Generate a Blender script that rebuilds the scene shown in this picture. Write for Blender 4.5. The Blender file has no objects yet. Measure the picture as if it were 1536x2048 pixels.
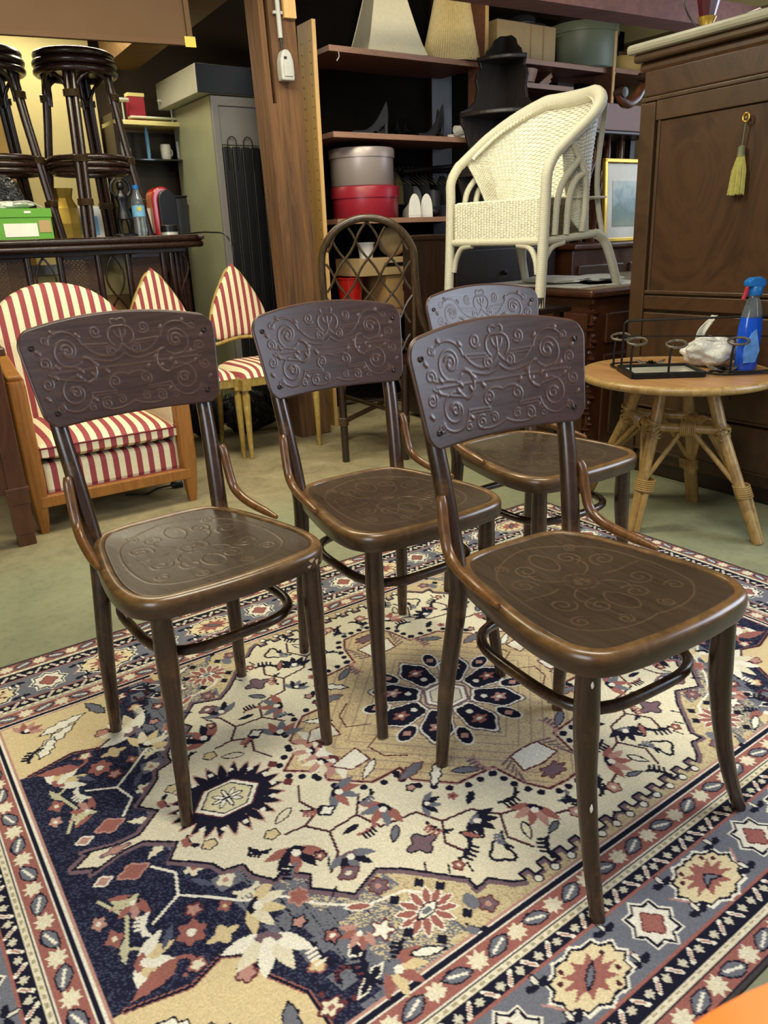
import bpy, bmesh, math, random
import numpy as np
from math import sin, cos, pi, radians, sqrt, atan2, hypot
from mathutils import Vector, Matrix

random.seed(7)
rng = np.random.default_rng(11)
SC = bpy.context.scene
COL = SC.collection

# ------------------------------------------------------------------ camera
CAM_H, PITCH, ROLL, FPX = 1.0593, 0.3538, 0.0371, 1497.3
cam = bpy.data.cameras.new('camera')
cam.sensor_fit = 'VERTICAL'
cam.sensor_height = 24.0
cam.lens = FPX / 2048.0 * 24.0
cam.clip_start = 0.02
cam.dof.use_dof = True
cam.dof.focus_distance = 1.9
cam.dof.aperture_fstop = cam.lens / 2.4        # ~2.4 mm opening, like a phone lens
cam_ob = bpy.data.objects.new('camera', cam)
COL.objects.link(cam_ob)
cam_ob.matrix_world = (Matrix.Translation((0, 0, CAM_H)) @ Matrix.Rotation(pi / 2 - PITCH, 4, 'X')
                       @ Matrix.Rotation(-ROLL, 4, 'Z'))
SC.camera = cam_ob

# ------------------------------------------------------------------ world, lamps, exposure
world = bpy.data.worlds.new('world')
SC.world = world
world.use_nodes = True
world.node_tree.nodes['Background'].inputs[0].default_value = (0.62, 0.70, 0.85, 1)
world.node_tree.nodes['Background'].inputs[1].default_value = 0.22


def area(name, loc, target, sx, sy, power, col):
    l = bpy.data.lights.new(name, 'AREA')
    l.shape = 'RECTANGLE'
    l.size, l.size_y = sx, sy
    l.energy = power
    l.color = col
    o = bpy.data.objects.new(name, l)
    COL.objects.link(o)
    o.location = loc
    d = Vector(target) - Vector(loc)
    o.rotation_euler = d.to_track_quat('-Z', 'Y').to_euler()
    return o


area('ceiling_tube_light', (-1.45, 4.75, 2.30), (-1.40, 4.55, 0), 1.2, 0.25, 18, (1.0, 0.93, 0.68))
area('ceiling_tube_light', (-0.75, 2.75, 2.50), (-0.75, 3.0, 0), 1.5, 0.25, 40, (1.0, 0.92, 0.66))
area('ceiling_tube_light', (0.45, 1.05, 2.50), (0.45, 1.2, 0), 1.5, 0.25, 34, (1.0, 0.95, 0.80))
area('ceiling_tube_light', (0.25, 3.35, 2.55), (0.35, 4.6, 1.2), 1.4, 0.25, 20, (1.0, 0.95, 0.78))  # added lamp, tilted at the shelving to brighten lampshades and wicker top
area('window_daylight', (3.05, 4.85, 1.75), (1.2, 4.0, 1.2), 1.2, 1.2, 18, (0.72, 0.83, 1.0))
area('window_daylight', (3.18, 1.80, 1.60), (0.0, 1.75, 0.75), 1.5, 1.2, 44, (0.70, 0.82, 1.0))
area('doorway_daylight', (-1.5, -1.6, 1.7), (0.0, 3.6, 1.3), 1.6, 1.6, 46, (0.88, 0.93, 1.0))
SC.view_settings.view_transform = 'Standard'
SC.view_settings.look = 'None'
SC.view_settings.exposure = 0.45
SC.view_settings.gamma = 1.0
SC.view_settings.use_curve_mapping = False
SC.cycles.max_bounces = 6
SC.cycles.diffuse_bounces = 3
SC.cycles.glossy_bounces = 3
SC.cycles.transmission_bounces = 5
SC.cycles.caustics_reflective = False
SC.cycles.caustics_refractive = False

# ------------------------------------------------------------------ materials
MATS = {}


def S(r, g, b):
    def f(c):
        c /= 255.0
        return c / 12.92 if c <= 0.04045 else ((c + 0.055) / 1.055) ** 2.4
    return (f(r), f(g), f(b), 1.0)


def newmat(name):
    m = bpy.data.materials.new(name)
    m.use_nodes = True
    nt = m.node_tree
    return m, nt, nt.nodes['Principled BSDF']


def nd(nt, typ, **kw):
    n = nt.nodes.new(typ)
    for k, v in kw.items():
        if k in n.inputs:
            n.inputs[k].default_value = v
        else:
            setattr(n, k, v)
    return n


def ramp(nt, fac, stops):
    r = nt.nodes.new('ShaderNodeValToRGB')
    e = r.color_ramp.elements
    while len(e) < len(stops):
        e.new(0.5)
    for i, (p, c) in enumerate(stops):
        e[i].position = p
        e[i].color = c
    nt.links.new(fac, r.inputs[0])
    return r


def bump(nt, b, src, strength=0.2, dist=0.002):
    n = nt.nodes.new('ShaderNodeBump')
    n.inputs['Strength'].default_value = strength
    n.inputs['Distance'].default_value = dist
    nt.links.new(src, n.inputs['Height'])
    nt.links.new(n.outputs[0], b.inputs['Normal'])
    return n


def wood(name, c1, c2, scale=(30, 30, 3), rough=0.4, c3=None, bmp=0.15, coat=0.0, dist=1.5, wear=None, spec=0.5):
    """streaky wood: noise stretched along one axis"""
    m, nt, b = newmat(name)
    tc = nd(nt, 'ShaderNodeTexCoord')
    mp = nd(nt, 'ShaderNodeMapping')
    mp.inputs['Scale'].default_value = scale
    nt.links.new(tc.outputs['Object'], mp.inputs[0])
    n1 = nd(nt, 'ShaderNodeTexNoise', Scale=1.0, Detail=6.0, Roughness=0.65, Distortion=dist)
    nt.links.new(mp.outputs[0], n1.inputs['Vector'])
    st = [(0.3, c1), (0.7, c2)] if c3 is None else [(0.28, c1), (0.52, c2), (0.75, c3)]
    r = ramp(nt, n1.outputs[0], st)
    out = r.outputs[0]
    if wear is not None:
        n2 = nd(nt, 'ShaderNodeTexNoise', Scale=14.0, Detail=5.0, Roughness=0.7)
        nt.links.new(tc.outputs['Object'], n2.inputs['Vector'])
        r2 = ramp(nt, n2.outputs[0], [(0.52, (0, 0, 0, 1)), (0.75, (1, 1, 1, 1))])
        mx = nd(nt, 'ShaderNodeMix', data_type='RGBA')
        nt.links.new(r2.outputs[0], mx.inputs[0])
        nt.links.new(out, mx.inputs[6])
        mx.inputs[7].default_value = wear
        out = mx.outputs[2]
    nt.links.new(out, b.inputs['Base Color'])
    rr = nd(nt, 'ShaderNodeMapRange')
    rr.inputs['To Min'].default_value = max(0.05, rough - 0.1)
    rr.inputs['To Max'].default_value = min(1, rough + 0.12)
    nt.links.new(n1.outputs[0], rr.inputs[0])
    nt.links.new(rr.outputs[0], b.inputs['Roughness'])
    b.inputs['Coat Weight'].default_value = coat
    b.inputs['Coat Roughness'].default_value = 0.25
    b.inputs['Specular IOR Level'].default_value = spec
    if bmp:
        bump(nt, b, n1.outputs[0], bmp, 0.002)
    MATS[name] = m
    return m


def plain(name, col, rough=0.5, metal=0.0, var=0.12, nscale=8.0, bmp=0.0, trans=0.0, coat=0.0, alpha=1.0, ior=1.45, emit=None):
    m, nt, b = newmat(name)
    tc = nd(nt, 'ShaderNodeTexCoord')
    n1 = nd(nt, 'ShaderNodeTexNoise', Scale=nscale, Detail=5.0, Roughness=0.6)
    nt.links.new(tc.outputs['Object'], n1.inputs['Vector'])
    c1 = tuple(max(0, c * (1 - var)) for c in col[:3]) + (1,)
    c2 = tuple(min(1, c * (1 + var)) for c in col[:3]) + (1,)
    r = ramp(nt, n1.outputs[0], [(0.3, c1), (0.7, c2)])
    nt.links.new(r.outputs[0], b.inputs['Base Color'])
    b.inputs['Roughness'].default_value = rough
    b.inputs['Metallic'].default_value = metal
    b.inputs['Transmission Weight'].default_value = trans
    b.inputs['Coat Weight'].default_value = coat
    b.inputs['IOR'].default_value = ior
    b.inputs['Alpha'].default_value = alpha
    if bmp:
        bump(nt, b, n1.outputs[0], bmp, 0.003)
    MATS[name] = m
    return m


def stripes(name, c1, c2, axis=0, period=0.05, rough=0.8, rot=0.0, phase=0.0):
    """woven stripes running across one object axis"""
    m, nt, b = newmat(name)
    tc = nd(nt, 'ShaderNodeTexCoord')
    sp = nd(nt, 'ShaderNodeSeparateXYZ')
    nt.links.new(tc.outputs['Object'], sp.inputs[0])
    a = nd(nt, 'ShaderNodeMath', operation='MULTIPLY_ADD')
    nt.links.new(sp.outputs[axis], a.inputs[0])
    a.inputs[1].default_value = 1.0 / period
    a.inputs[2].default_value = 100.0 + phase
    f = nd(nt, 'ShaderNodeMath', operation='FRACT')
    nt.links.new(a.outputs[0], f.inputs[0])
    r = ramp(nt, f.outputs[0], [(0.0, c1), (0.46, c2), (0.98, c1)])
    r.color_ramp.interpolation = 'CONSTANT'
    nz = nd(nt, 'ShaderNodeTexNoise', Scale=160.0, Detail=2.0)
    nt.links.new(tc.outputs['Object'], nz.inputs['Vector'])
    mx = nd(nt, 'ShaderNodeMix', data_type='RGBA', blend_type='MULTIPLY')
    mx.inputs[0].default_value = 0.35
    nt.links.new(r.outputs[0], mx.inputs[6])
    rz = ramp(nt, nz.outputs[0], [(0.3, (0.7, 0.7, 0.7, 1)), (0.7, (1, 1, 1, 1))])
    nt.links.new(rz.outputs[0], mx.inputs[7])
    nt.links.new(mx.outputs[2], b.inputs['Base Color'])
    b.inputs['Roughness'].default_value = rough
    bump(nt, b, nz.outputs[0], 0.2, 0.001)
    MATS[name] = m
    return m


# ------------------------------------------------------------------ geometry helpers
def catmull(pts, n=8, closed=False):
    P = [Vector(p) for p in pts]
    out = []
    m = len(P)
    segs = m if closed else m - 1
    for i in range(segs):
        if closed:
            a, b, c, d = P[(i - 1) % m], P[i], P[(i + 1) % m], P[(i + 2) % m]
        else:
            b, c = P[i], P[i + 1]
            a = P[i - 1] if i > 0 else b * 2 - c
            d = P[i + 2] if i + 2 < m else c * 2 - b
        for k in range(n):
            t = k / n
            out.append(0.5 * ((2 * b) + (c - a) * t + (2 * a - 5 * b + 4 * c - d) * t * t
                              + (3 * b - a - 3 * c + d) * t ** 3))
    if not closed:
        out.append(P[-1])
    return out


class MB:
    def __init__(self):
        self.v, self.f, self.s = [], [], []

    def add(self, vs, fs, smooth=False):
        o = len(self.v)
        self.v += [tuple(p) for p in vs]
        self.f += [tuple(i + o for i in q) for q in fs]
        self.s += [smooth] * len(fs)
        return self

    def box(self, c, d, M=None):
        x, y, z = d[0] / 2, d[1] / 2, d[2] / 2
        vs = [Vector((sx * x, sy * y, sz * z)) for sx in (-1, 1) for sy in (-1, 1) for sz in (-1, 1)]
        if M is not None:
            vs = [M @ p for p in vs]
        vs = [p + Vector(c) for p in vs]
        return self.add(vs, [(0, 1, 3, 2), (4, 6, 7, 5), (0, 4, 5, 1), (2, 3, 7, 6), (0, 2, 6, 4), (1, 5, 7, 3)])

    def bar(self, a, b, w, h, up=(0, 0, 1)):
        """rectangular bar from a to b, w sideways, h along up"""
        a, b = Vector(a), Vector(b)
        d = (b - a).normalized()
        u = Vector(up)
        s = d.cross(u).normalized()
        u = s.cross(d).normalized()
        vs = []
        for p in (a, b):
            for i, j in ((-1, -1), (1, -1), (1, 1), (-1, 1)):
                vs.append(p + s * (i * w / 2) + u * (j * h / 2))
        return self.add(vs, [(0, 1, 2, 3), (7, 6, 5, 4), (0, 4, 5, 1), (1, 5, 6, 2), (2, 6, 7, 3), (3, 7, 4, 0)])

    def tube(self, pts, r, n=10, closed=False, caps=True, flat=None):
        P = [Vector(p) for p in pts]
        m = len(P)
        R = list(r) if hasattr(r, '__len__') else [r] * m
        if len(R) != m:
            R = list(np.interp(np.linspace(0, 1, m), np.linspace(0, 1, len(R)), R))
        T = []
        for i in range(m):
            if closed:
                t = P[(i + 1) % m] - P[i - 1]
            else:
                t = P[min(i + 1, m - 1)] - P[max(i - 1, 0)]
            T.append(t.normalized() if t.length > 1e-9 else Vector((0, 0, 1)))
        ref = Vector((0, 0, 1)) if abs(T[0].z) < 0.9 else Vector((1, 0, 0))
        N = (ref - T[0] * ref.dot(T[0])).normalized()
        vs = []
        for i in range(m):
            if i:
                N = (N - T[i] * N.dot(T[i]))
                N = N.normalized() if N.length > 1e-9 else T[i].orthogonal().normalized()
            B = T[i].cross(N)
            for k in range(n):
                a = 2 * pi * k / n
                vs.append(P[i] + (N * cos(a) + B * sin(a)) * R[i])
        fs = []
        for i in range(m if closed else m - 1):
            j = (i + 1) % m
            for k in range(n):
                l = (k + 1) % n
                fs.append((i * n + k, i * n + l, j * n + l, j * n + k))
        self.add(vs, fs, True)
        if caps and not closed:
            o = len(self.v) - len(vs)
            self.f.append(tuple(o + k for k in reversed(range(n))))
            self.f.append(tuple(o + (m - 1) * n + k for k in range(n)))
            self.s += [False, False]
        return self

    def lathe(self, prof, n=24, o=(0, 0, 0), M=None, smooth=True, cap=True, sx=1.0, sy=1.0):
        vs, fs = [], []
        m = len(prof)
        for r, z in prof:
            for k in range(n):
                a = 2 * pi * k / n
                p = Vector((r * cos(a) * sx, r * sin(a) * sy, z))
                if M is not None:
                    p = M @ p
                vs.append(p + Vector(o))
        for i in range(m - 1):
            for k in range(n):
                l = (k + 1) % n
                fs.append((i * n + k, i * n + l, (i + 1) * n + l, (i + 1) * n + k))
        self.add(vs, fs, smooth)
        if cap:
            b = len(self.v) - len(vs)
            self.f.append(tuple(b + k for k in reversed(range(n))))
            self.f.append(tuple(b + (m - 1) * n + k for k in range(n)))
            self.s += [False, False]
        return self

    def prism(self, poly, t, M=None, o=(0, 0, 0)):
        """2-D polygon (x, y) thickened by t along local z, then moved by M"""
        n = len(poly)
        vs = [Vector((p[0], p[1], -t / 2)) for p in poly] + [Vector((p[0], p[1], t / 2)) for p in poly]
        if M is not None:
            vs = [M @ p for p in vs]
        vs = [p + Vector(o) for p in vs]
        fs = [tuple(reversed(range(n))), tuple(range(n, 2 * n))]
        fs += [(i, (i + 1) % n, n + (i + 1) % n, n + i) for i in range(n)]
        return self.add(vs, fs)

    def grid(self, A, closeu=False, closev=False, smooth=True, flip=False):
        A = np.asarray(A, float)
        nu, nv = A.shape[:2]
        fs = []
        for i in range(nu if closeu else nu - 1):
            for j in range(nv if closev else nv - 1):
                a, b = i * nv + j, ((i + 1) % nu) * nv + j
                c, d = ((i + 1) % nu) * nv + (j + 1) % nv, i * nv + (j + 1) % nv
                fs.append((d, c, b, a) if flip else (a, b, c, d))
        return self.add(A.reshape(-1, 3), fs, smooth)

    def mesh(self, name):
        me = bpy.data.meshes.new(name)
        me.from_pydata(self.v, [], self.f)
        me.polygons.foreach_set('use_smooth', self.s)
        me.update()
        if len(self.v) < 4000 and any(self.s):
            me.set_sharp_from_angle(angle=radians(50))
        return me

    def build(self, name, mat, parent=None, bevel=0.0, subsurf=0):
        me = self.mesh(name)
        return link(name, me, mat, parent, bevel, subsurf)


def link(name, me, mat, parent=None, bevel=0.0, subsurf=0):
    if mat is not None and not me.materials:
        me.materials.append(MATS[mat] if isinstance(mat, str) else mat)
    o = bpy.data.objects.new(name, me)
    COL.objects.link(o)
    if parent is not None:
        o.parent = parent
    if bevel:
        md = o.modifiers.new('bevel', 'BEVEL')
        md.width = bevel
        md.segments = 2
        md.limit_method = 'ANGLE'
        md.angle_limit = radians(40)
    if subsurf:
        md = o.modifiers.new('subsurf', 'SUBSURF')
        md.levels = md.render_levels = subsurf
    return o


def tag(o, label=None, cat=None, group=None, kind=None):
    if label:
        o['label'] = label
    if cat:
        o['category'] = cat
    if group:
        o['group'] = group
    if kind:
        o['kind'] = kind
    return o


def thing(name, label, cat, loc=(0, 0, 0), rz=0.0, group=None):
    o = bpy.data.objects.new(name, None)
    o.empty_display_size = 0.05
    COL.objects.link(o)
    o.location = loc
    o.rotation_euler = (0, 0, rz)
    return tag(o, label, cat, group)


def copy_tree(o, parent=None):
    c = o.copy()
    COL.objects.link(c)
    c.parent = parent
    for ch in [k for k in bpy.data.objects if k.parent == o]:
        copy_tree(ch, c)
    return c


def arc2(cx, cy, r, a0, a1, n):
    return [(cx + r * cos(a0 + (a1 - a0) * i / n), cy + r * sin(a0 + (a1 - a0) * i / n)) for i in range(n + 1)]


def RX(a):
    return Matrix.Rotation(a, 4, 'X')


def RZ(a):
    return Matrix.Rotation(a, 4, 'Z')


RA = radians(33.5)                       # the room is turned 33.5 degrees to the lens
SU = Vector((cos(RA), sin(RA), 0))       # along the back wall
TU = Vector((-sin(RA), cos(RA), 0))      # towards the back wall


def room(s, t, z=0.0):
    return SU * s + TU * t + Vector((0, 0, z))
# ------------------------------------------------------------------ shared materials
wood('chair_dark', S(34, 21, 13), S(62, 39, 22), (60, 60, 6), 0.28, coat=0.35, bmp=0.06, wear=S(98, 66, 32))
wood('chair_ring', S(78, 48, 22), S(124, 82, 40), (40, 40, 10), 0.30, coat=0.35, bmp=0.06, wear=S(60, 36, 20))
wood('oak_post', S(56, 36, 18), S(98, 66, 36), (34, 34, 1.8), 0.8, S(124, 86, 48), 1.0)
wood('pine_board', S(150, 112, 52), S(186, 146, 80), (40, 40, 2), 0.55, bmp=0.1)
wood('pine_edge', S(206, 160, 96), S(222, 180, 118), (40, 40, 3), 0.6, bmp=0.05)
wood('dark_wood', S(24, 14, 9), S(44, 26, 16), (30, 30, 4), 0.4, coat=0.15, bmp=0.05)
wood('walnut', S(44, 26, 12), S(70, 44, 21), (7, 3.0, 1.8), 0.42, S(30, 18, 9), 0.04, coat=0.2, dist=3.0)
wood('walnut_trim', S(54, 36, 20), S(78, 54, 31), (30, 4, 4), 0.4, bmp=0.04, coat=0.2)
wood('mahogany', S(60, 30, 16), S(92, 50, 26), (8, 8, 3), 0.35, bmp=0.04, coat=0.3)
wood('shelf_wood', S(92, 56, 42), S(124, 80, 62), (6, 40, 40), 0.5, bmp=0.04)
wood('shelf_edge', S(150, 110, 88), S(176, 134, 108), (6, 40, 40), 0.5, bmp=0.02)
wood('beech_wood', S(130, 80, 28), S(160, 104, 42), (40, 40, 4), 0.42, bmp=0.06, coat=0.15)
wood('gilt_wood', S(128, 102, 42), S(176, 146, 74), (40, 40, 12), 0.5, bmp=0.15, wear=S(196, 178, 120))
wood('rattan_dark', S(24, 13, 10), S(50, 27, 19), (40, 40, 14), 0.28, coat=0.4, bmp=0.12)
wood('rattan_olive', S(40, 28, 17), S(78, 58, 34), (40, 40, 14), 0.32, coat=0.3, bmp=0.12)
wood('rattan_light', S(134, 104, 56), S(178, 146, 86), (30, 30, 10), 0.38, coat=0.2, bmp=0.12, wear=S(112, 76, 36))
wood('table_veneer', S(152, 108, 64), S(176, 132, 84), (18, 4, 4), 0.42, bmp=0.03, coat=0.15)
wood('beam_wood', S(80, 56, 26), S(110, 80, 40), (3, 20, 20), 0.8, bmp=0.4)
wood('beam_red', S(104, 66, 58), S(134, 90, 78), (3, 20, 20), 0.75, bmp=0.4)

# ------------------------------------------------------------------ room shell
m, nt, b = newmat('concrete_floor')
tc = nd(nt, 'ShaderNodeTexCoord')
n1 = nd(nt, 'ShaderNodeTexNoise', Scale=1.3, Detail=7.0, Roughness=0.62)
n2 = nd(nt, 'ShaderNodeTexNoise', Scale=38.0, Detail=6.0, Roughness=0.75)
n3 = nd(nt, 'ShaderNodeTexNoise', Scale=6.0, Detail=8.0, Roughness=0.7, Distortion=0.6)
for n in (n1, n2, n3):
    nt.links.new(tc.outputs['Object'], n.inputs['Vector'])
sx = nd(nt, 'ShaderNodeSeparateXYZ')
nt.links.new(tc.outputs['Object'], sx.inputs[0])
# green floor paint, worn away in a broad path further back (object y is room depth)
mr = nd(nt, 'ShaderNodeMapRange')
mr.inputs['From Min'].default_value = 2.35
mr.inputs['From Max'].default_value = 3.3
nt.links.new(sx.outputs[1], mr.inputs[0])
ad = nd(nt, 'ShaderNodeMath', operation='MULTIPLY_ADD')
nt.links.new(n1.outputs[0], ad.inputs[0])
ad.inputs[1].default_value = 0.7
nt.links.new(mr.outputs[0], ad.inputs[2])
pm = ramp(nt, ad.outputs[0], [(0.75, (0, 0, 0, 1)), (1.0, (1, 1, 1, 1))])
pm.color_ramp.elements[0].position = 0.62
gr = ramp(nt, n3.outputs[0], [(0.3, S(124, 126, 98)), (0.7, S(146, 146, 114))])
tn = ramp(nt, n3.outputs[0], [(0.3, S(116, 106, 78)), (0.5, S(144, 132, 100)), (0.75, S(164, 152, 118))])
mx = nd(nt, 'ShaderNodeMix', data_type='RGBA')
nt.links.new(pm.outputs[0], mx.inputs[0])
nt.links.new(gr.outputs[0], mx.inputs[6])
nt.links.new(tn.outputs[0], mx.inputs[7])
mm = nd(nt, 'ShaderNodeMix', data_type='RGBA', blend_type='MULTIPLY')
mm.inputs[0].default_value = 0.5
sp = ramp(nt, n2.outputs[0], [(0.3, (0.55, 0.55, 0.52, 1)), (0.5, (1, 1, 1, 1))])
nt.links.new(mx.outputs[2], mm.inputs[6])
nt.links.new(sp.outputs[0], mm.inputs[7])
nt.links.new(mm.outputs[2], b.inputs['Base Color'])
b.inputs['Roughness'].default_value = 0.62
bump(nt, b, n2.outputs[0], 0.25, 0.003)
MATS['concrete_floor'] = m

plain('cream_wall', S(196, 180, 128), 0.85, var=0.08, nscale=3, bmp=0.05)
plain('dark_wall', S(58, 46, 36), 0.9, var=0.25, nscale=3, bmp=0.1)
plain('ceiling_boards', S(92, 70, 40), 0.85, var=0.2, nscale=4)
plain('hardboard', S(98, 72, 47), 0.8, var=0.06, nscale=3)


def structure(name, mb, mat):
    return tag(mb.build(name, mat), kind='structure')


fl = MB().box((1.9, 2.0, -0.05), (10.0, 7.4, 0.1))
fo = structure('floor', fl, 'concrete_floor')
fo.rotation_euler[2] = RA
TB = 5.35
w = MB().box((1.9, TB + 0.06, 1.3), (10.0, 0.12, 2.6))
structure('wall_back', w, 'dark_wall').rotation_euler[2] = RA
w = MB().box((-3.06, 2.0, 1.3), (0.12, 7.4, 2.6))
structure('wall_left', w, 'cream_wall').rotation_euler[2] = RA
# right-hand wall with a daylight window facing the rug
w = MB()
WX = 3.86
w.box((WX, 0.35, 0.475), (0.12, 3.3, 0.95))
w.box((WX, 0.35, 2.43), (0.12, 3.3, 0.34))
w.box((WX, -1.16, 1.6), (0.12, 0.28, 1.32))
w.box((WX, 1.27, 1.6), (0.12, 1.46, 1.32))
structure('wall_right', w, 'cream_wall').rotation_euler[2] = RA
w = MB()
for a_, b2 in (((WX, -1.02, 0.95), (WX, 0.54, 0.95)), ((WX, -1.02, 2.26), (WX, 0.54, 2.26)), ((WX, -1.02, 0.93), (WX, -1.02, 2.28)), ((WX, 0.54, 0.93), (WX, 0.54, 2.28)), ((WX, -0.24, 0.95), (WX, -0.24, 2.26))):
    w.bar(a_, b2, 0.06, 0.06, (1, 0, 0))
w.bar((5.3, 1.7, 0.98), (5.3, 3.4, 0.98), 0.06, 0.06, (1, 0, 0)) if False else None
structure('window_1', w, 'pine_board').rotation_euler[2] = RA
w = MB()
w.box((5.46, 3.4, 0.5), (0.12, 3.9, 1.0))
w.box((5.46, 3.4, 2.48), (0.12, 3.9, 0.24))
w.box((5.46, 4.3, 1.7), (0.12, 2.1, 1.4))
w.box((5.46, 1.6, 1.7), (0.12, 0.3, 1.4))
structure('trim_4', w, 'cream_wall').rotation_euler[2] = RA
w = MB()
for a_, b2 in (((5.46, 1.75, 1.0), (5.46, 3.25, 1.0)), ((5.46, 1.75, 2.36), (5.46, 3.25, 2.36)), ((5.46, 1.75, 1.0), (5.46, 1.75, 2.36)), ((5.46, 3.25, 1.0), (5.46, 3.25, 2.36)), ((5.46, 2.5, 1.0), (5.46, 2.5, 2.36))):
    w.bar(a_, b2, 0.06, 0.06, (1, 0, 0))
structure('window_2', w, 'pine_board').rotation_euler[2] = RA
co = structure('ceiling', MB().box((1.9, 2.0, 2.72), (10.0, 7.4, 0.06)), 'dark_wall')
co.rotation_euler[2] = RA
plank = MB().box((0, 0, 0), (10.0, 0.36, 0.04)).mesh('plank')
for i in range(20):
    o = link('plank', plank, 'ceiling_boards', co)
    o.location = (1.9, -1.5 + i * 0.37, 2.665)

# ------------------------------------------------------------------ rug
HP, HQ = 1.215, 0.845
STEP = 0.0026
NP_, NQ_ = int(HP / STEP), int(HQ / STEP)
cp = (np.arange(NP_) + 0.5) * HP / NP_
cq = (np.arange(NQ_) + 0.5) * HQ / NQ_
PP, QQ = np.meshgrid(cp, cq, indexing='ij')
CV = np.zeros((NP_, NQ_, 3), np.float32)


def lin(*c):
    return np.array(S(*c)[:3], np.float32)


CREAM, IVORY, NAVY = lin(226, 217, 190), lin(236, 231, 214), lin(26, 26, 44)
PINK, ROSE, GREY = lin(156, 100, 92), lin(186, 142, 130), lin(112, 114, 124)
TAN, GOLD, WINE, DUST = lin(204, 188, 150), lin(216, 196, 152), lin(104, 54, 58), lin(118, 96, 104)
CV[:] = CREAM


def window(x0, x1, y0, y1):
    i0, i1 = max(0, int(x0 / HP * NP_) - 1), min(NP_, int(x1 / HP * NP_) + 2)
    j0, j1 = max(0, int(y0 / HQ * NQ_) - 1), min(NQ_, int(y1 / HQ * NQ_) + 2)
    return i0, i1, j0, j1


def inpoly(P, Q, poly):
    r = np.zeros(P.shape, bool)
    n = len(poly)
    for k in range(n):
        (x1, y1), (x2, y2) = poly[k], poly[(k + 1) % n]
        c_ = ((y1 > Q) != (y2 > Q))
        if y1 != y2:
            r ^= c_ & (P < (x2 - x1) * (Q - y1) / (y2 - y1) + x1)
    return r


def fillp(poly, col):
    xs, ys = [p[0] for p in poly], [p[1] for p in poly]
    i0, i1, j0, j1 = window(min(xs), max(xs), min(ys), max(ys))
    if i1 <= i0 or j1 <= j0:
        return
    m_ = inpoly(PP[i0:i1, j0:j1], QQ[i0:i1, j0:j1], poly)
    CV[i0:i1, j0:j1][m_] = col


def stroke(pts, wd, col, closed=False):
    n = len(pts)
    for k in range(n if closed else n - 1):
        (x1, y1), (x2, y2) = pts[k], pts[(k + 1) % n]
        i0, i1, j0, j1 = window(min(x1, x2) - wd, max(x1, x2) + wd, min(y1, y2) - wd, max(y1, y2) + wd)
        if i1 <= i0 or j1 <= j0:
            continue
        P, Q = PP[i0:i1, j0:j1], QQ[i0:i1, j0:j1]
        dx, dy = x2 - x1, y2 - y1
        L = dx * dx + dy * dy + 1e-12
        t = np.clip(((P - x1) * dx + (Q - y1) * dy) / L, 0, 1)
        d = np.hypot(P - x1 - t * dx, Q - y1 - t * dy)
        CV[i0:i1, j0:j1][d < wd / 2] = col


def shape(cx, cy, ang, pts, sw=False):
    ca, sa = cos(ang), sin(ang)
    o = [(cx + x * ca - y * sa, cy + x * sa + y * ca) for x, y in pts]
    return o


def rosette(cx, cy, rx, ry, n, depth, col, line=None, lw=0.0035, ang=0.0, core=None):
    pts = []
    for k in range(n * 6):
        a = 2 * pi * k / (n * 6)
        r_ = 1 - depth * (0.5 - 0.5 * cos(n * a))
        pts.append((rx * r_ * cos(a + ang), ry * r_ * sin(a + ang)))
    pts = [(cx + x, cy + y) for x, y in pts]
    fillp(pts, col)
    if line is not None:
        stroke(pts, lw, line, True)
    if core is not None:
        disc(cx, cy, rx * 0.3, ry * 0.3, core)


def disc(cx, cy, rx, ry, col):
    fillp([(cx + rx * cos(a), cy + ry * sin(a)) for a in np.linspace(0, 2 * pi, 14)[:-1]], col)


def leaf(cx, cy, ang, L, W, col, line=None, lw=0.003, teeth=0):
    pts = []
    for s_ in (1, -1):
        for k in range(9):
            t = k / 8 if s_ == 1 else 1 - k / 8
            w_ = W * sin(pi * t) ** 0.8 * (1 - 0.35 * t)
            if teeth and k % 2:
                w_ *= 1 - teeth
            pts.append((L * (t - 0.5), s_ * w_))
    pts = shape(cx, cy, ang, pts)
    fillp(pts, col)
    if line is not None:
        stroke(pts, lw, line, True)


def lotus(cx, cy, ang, r_, c1, c2, c3):
    """palmette: fan of pointed petals"""
    for k, da in enumerate((-1.15, -0.6, 0, 0.6, 1.15)):
        leaf(cx + 0.6 * r_ * cos(ang + da), cy + 0.6 * r_ * sin(ang + da), ang + da, r_ * 1.1, r_ * 0.24, c1 if k % 2 == 0 else c2)
    leaf(cx + 0.1 * r_ * cos(ang), cy + 0.1 * r_ * sin(ang), ang + pi / 2, r_ * 0.7, r_ * 0.2, c3)
    disc(cx + 0.25 * r_ * cos(ang), cy + 0.25 * r_ * sin(ang), r_ * 0.16, r_ * 0.16, IVORY)


def sprig(cx, cy, ang, L, col, col2=None):
    """curled leaf with side barbs"""
    pts = [(cx + L * t * cos(ang + 0.9 * t), cy + L * t * sin(ang + 0.9 * t)) for t in np.linspace(0, 1, 7)]
    stroke(pts, 0.007, col)
    for k in (1, 2, 3, 4):
        x, y = pts[k]
        for s_ in (1, -1):
            a = ang + s_ * 0.9
            stroke([(x, y), (x + 0.28 * L * cos(a), y + 0.28 * L * sin(a))], 0.006, col2 if (col2 is not None and s_ < 0) else col)


# -- border bands by distance from the edge
D = np.minimum(HP - PP, HQ - QQ)


def band(d0, d1, col):
    CV[(D >= d0) & (D < d1)] = col


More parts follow.
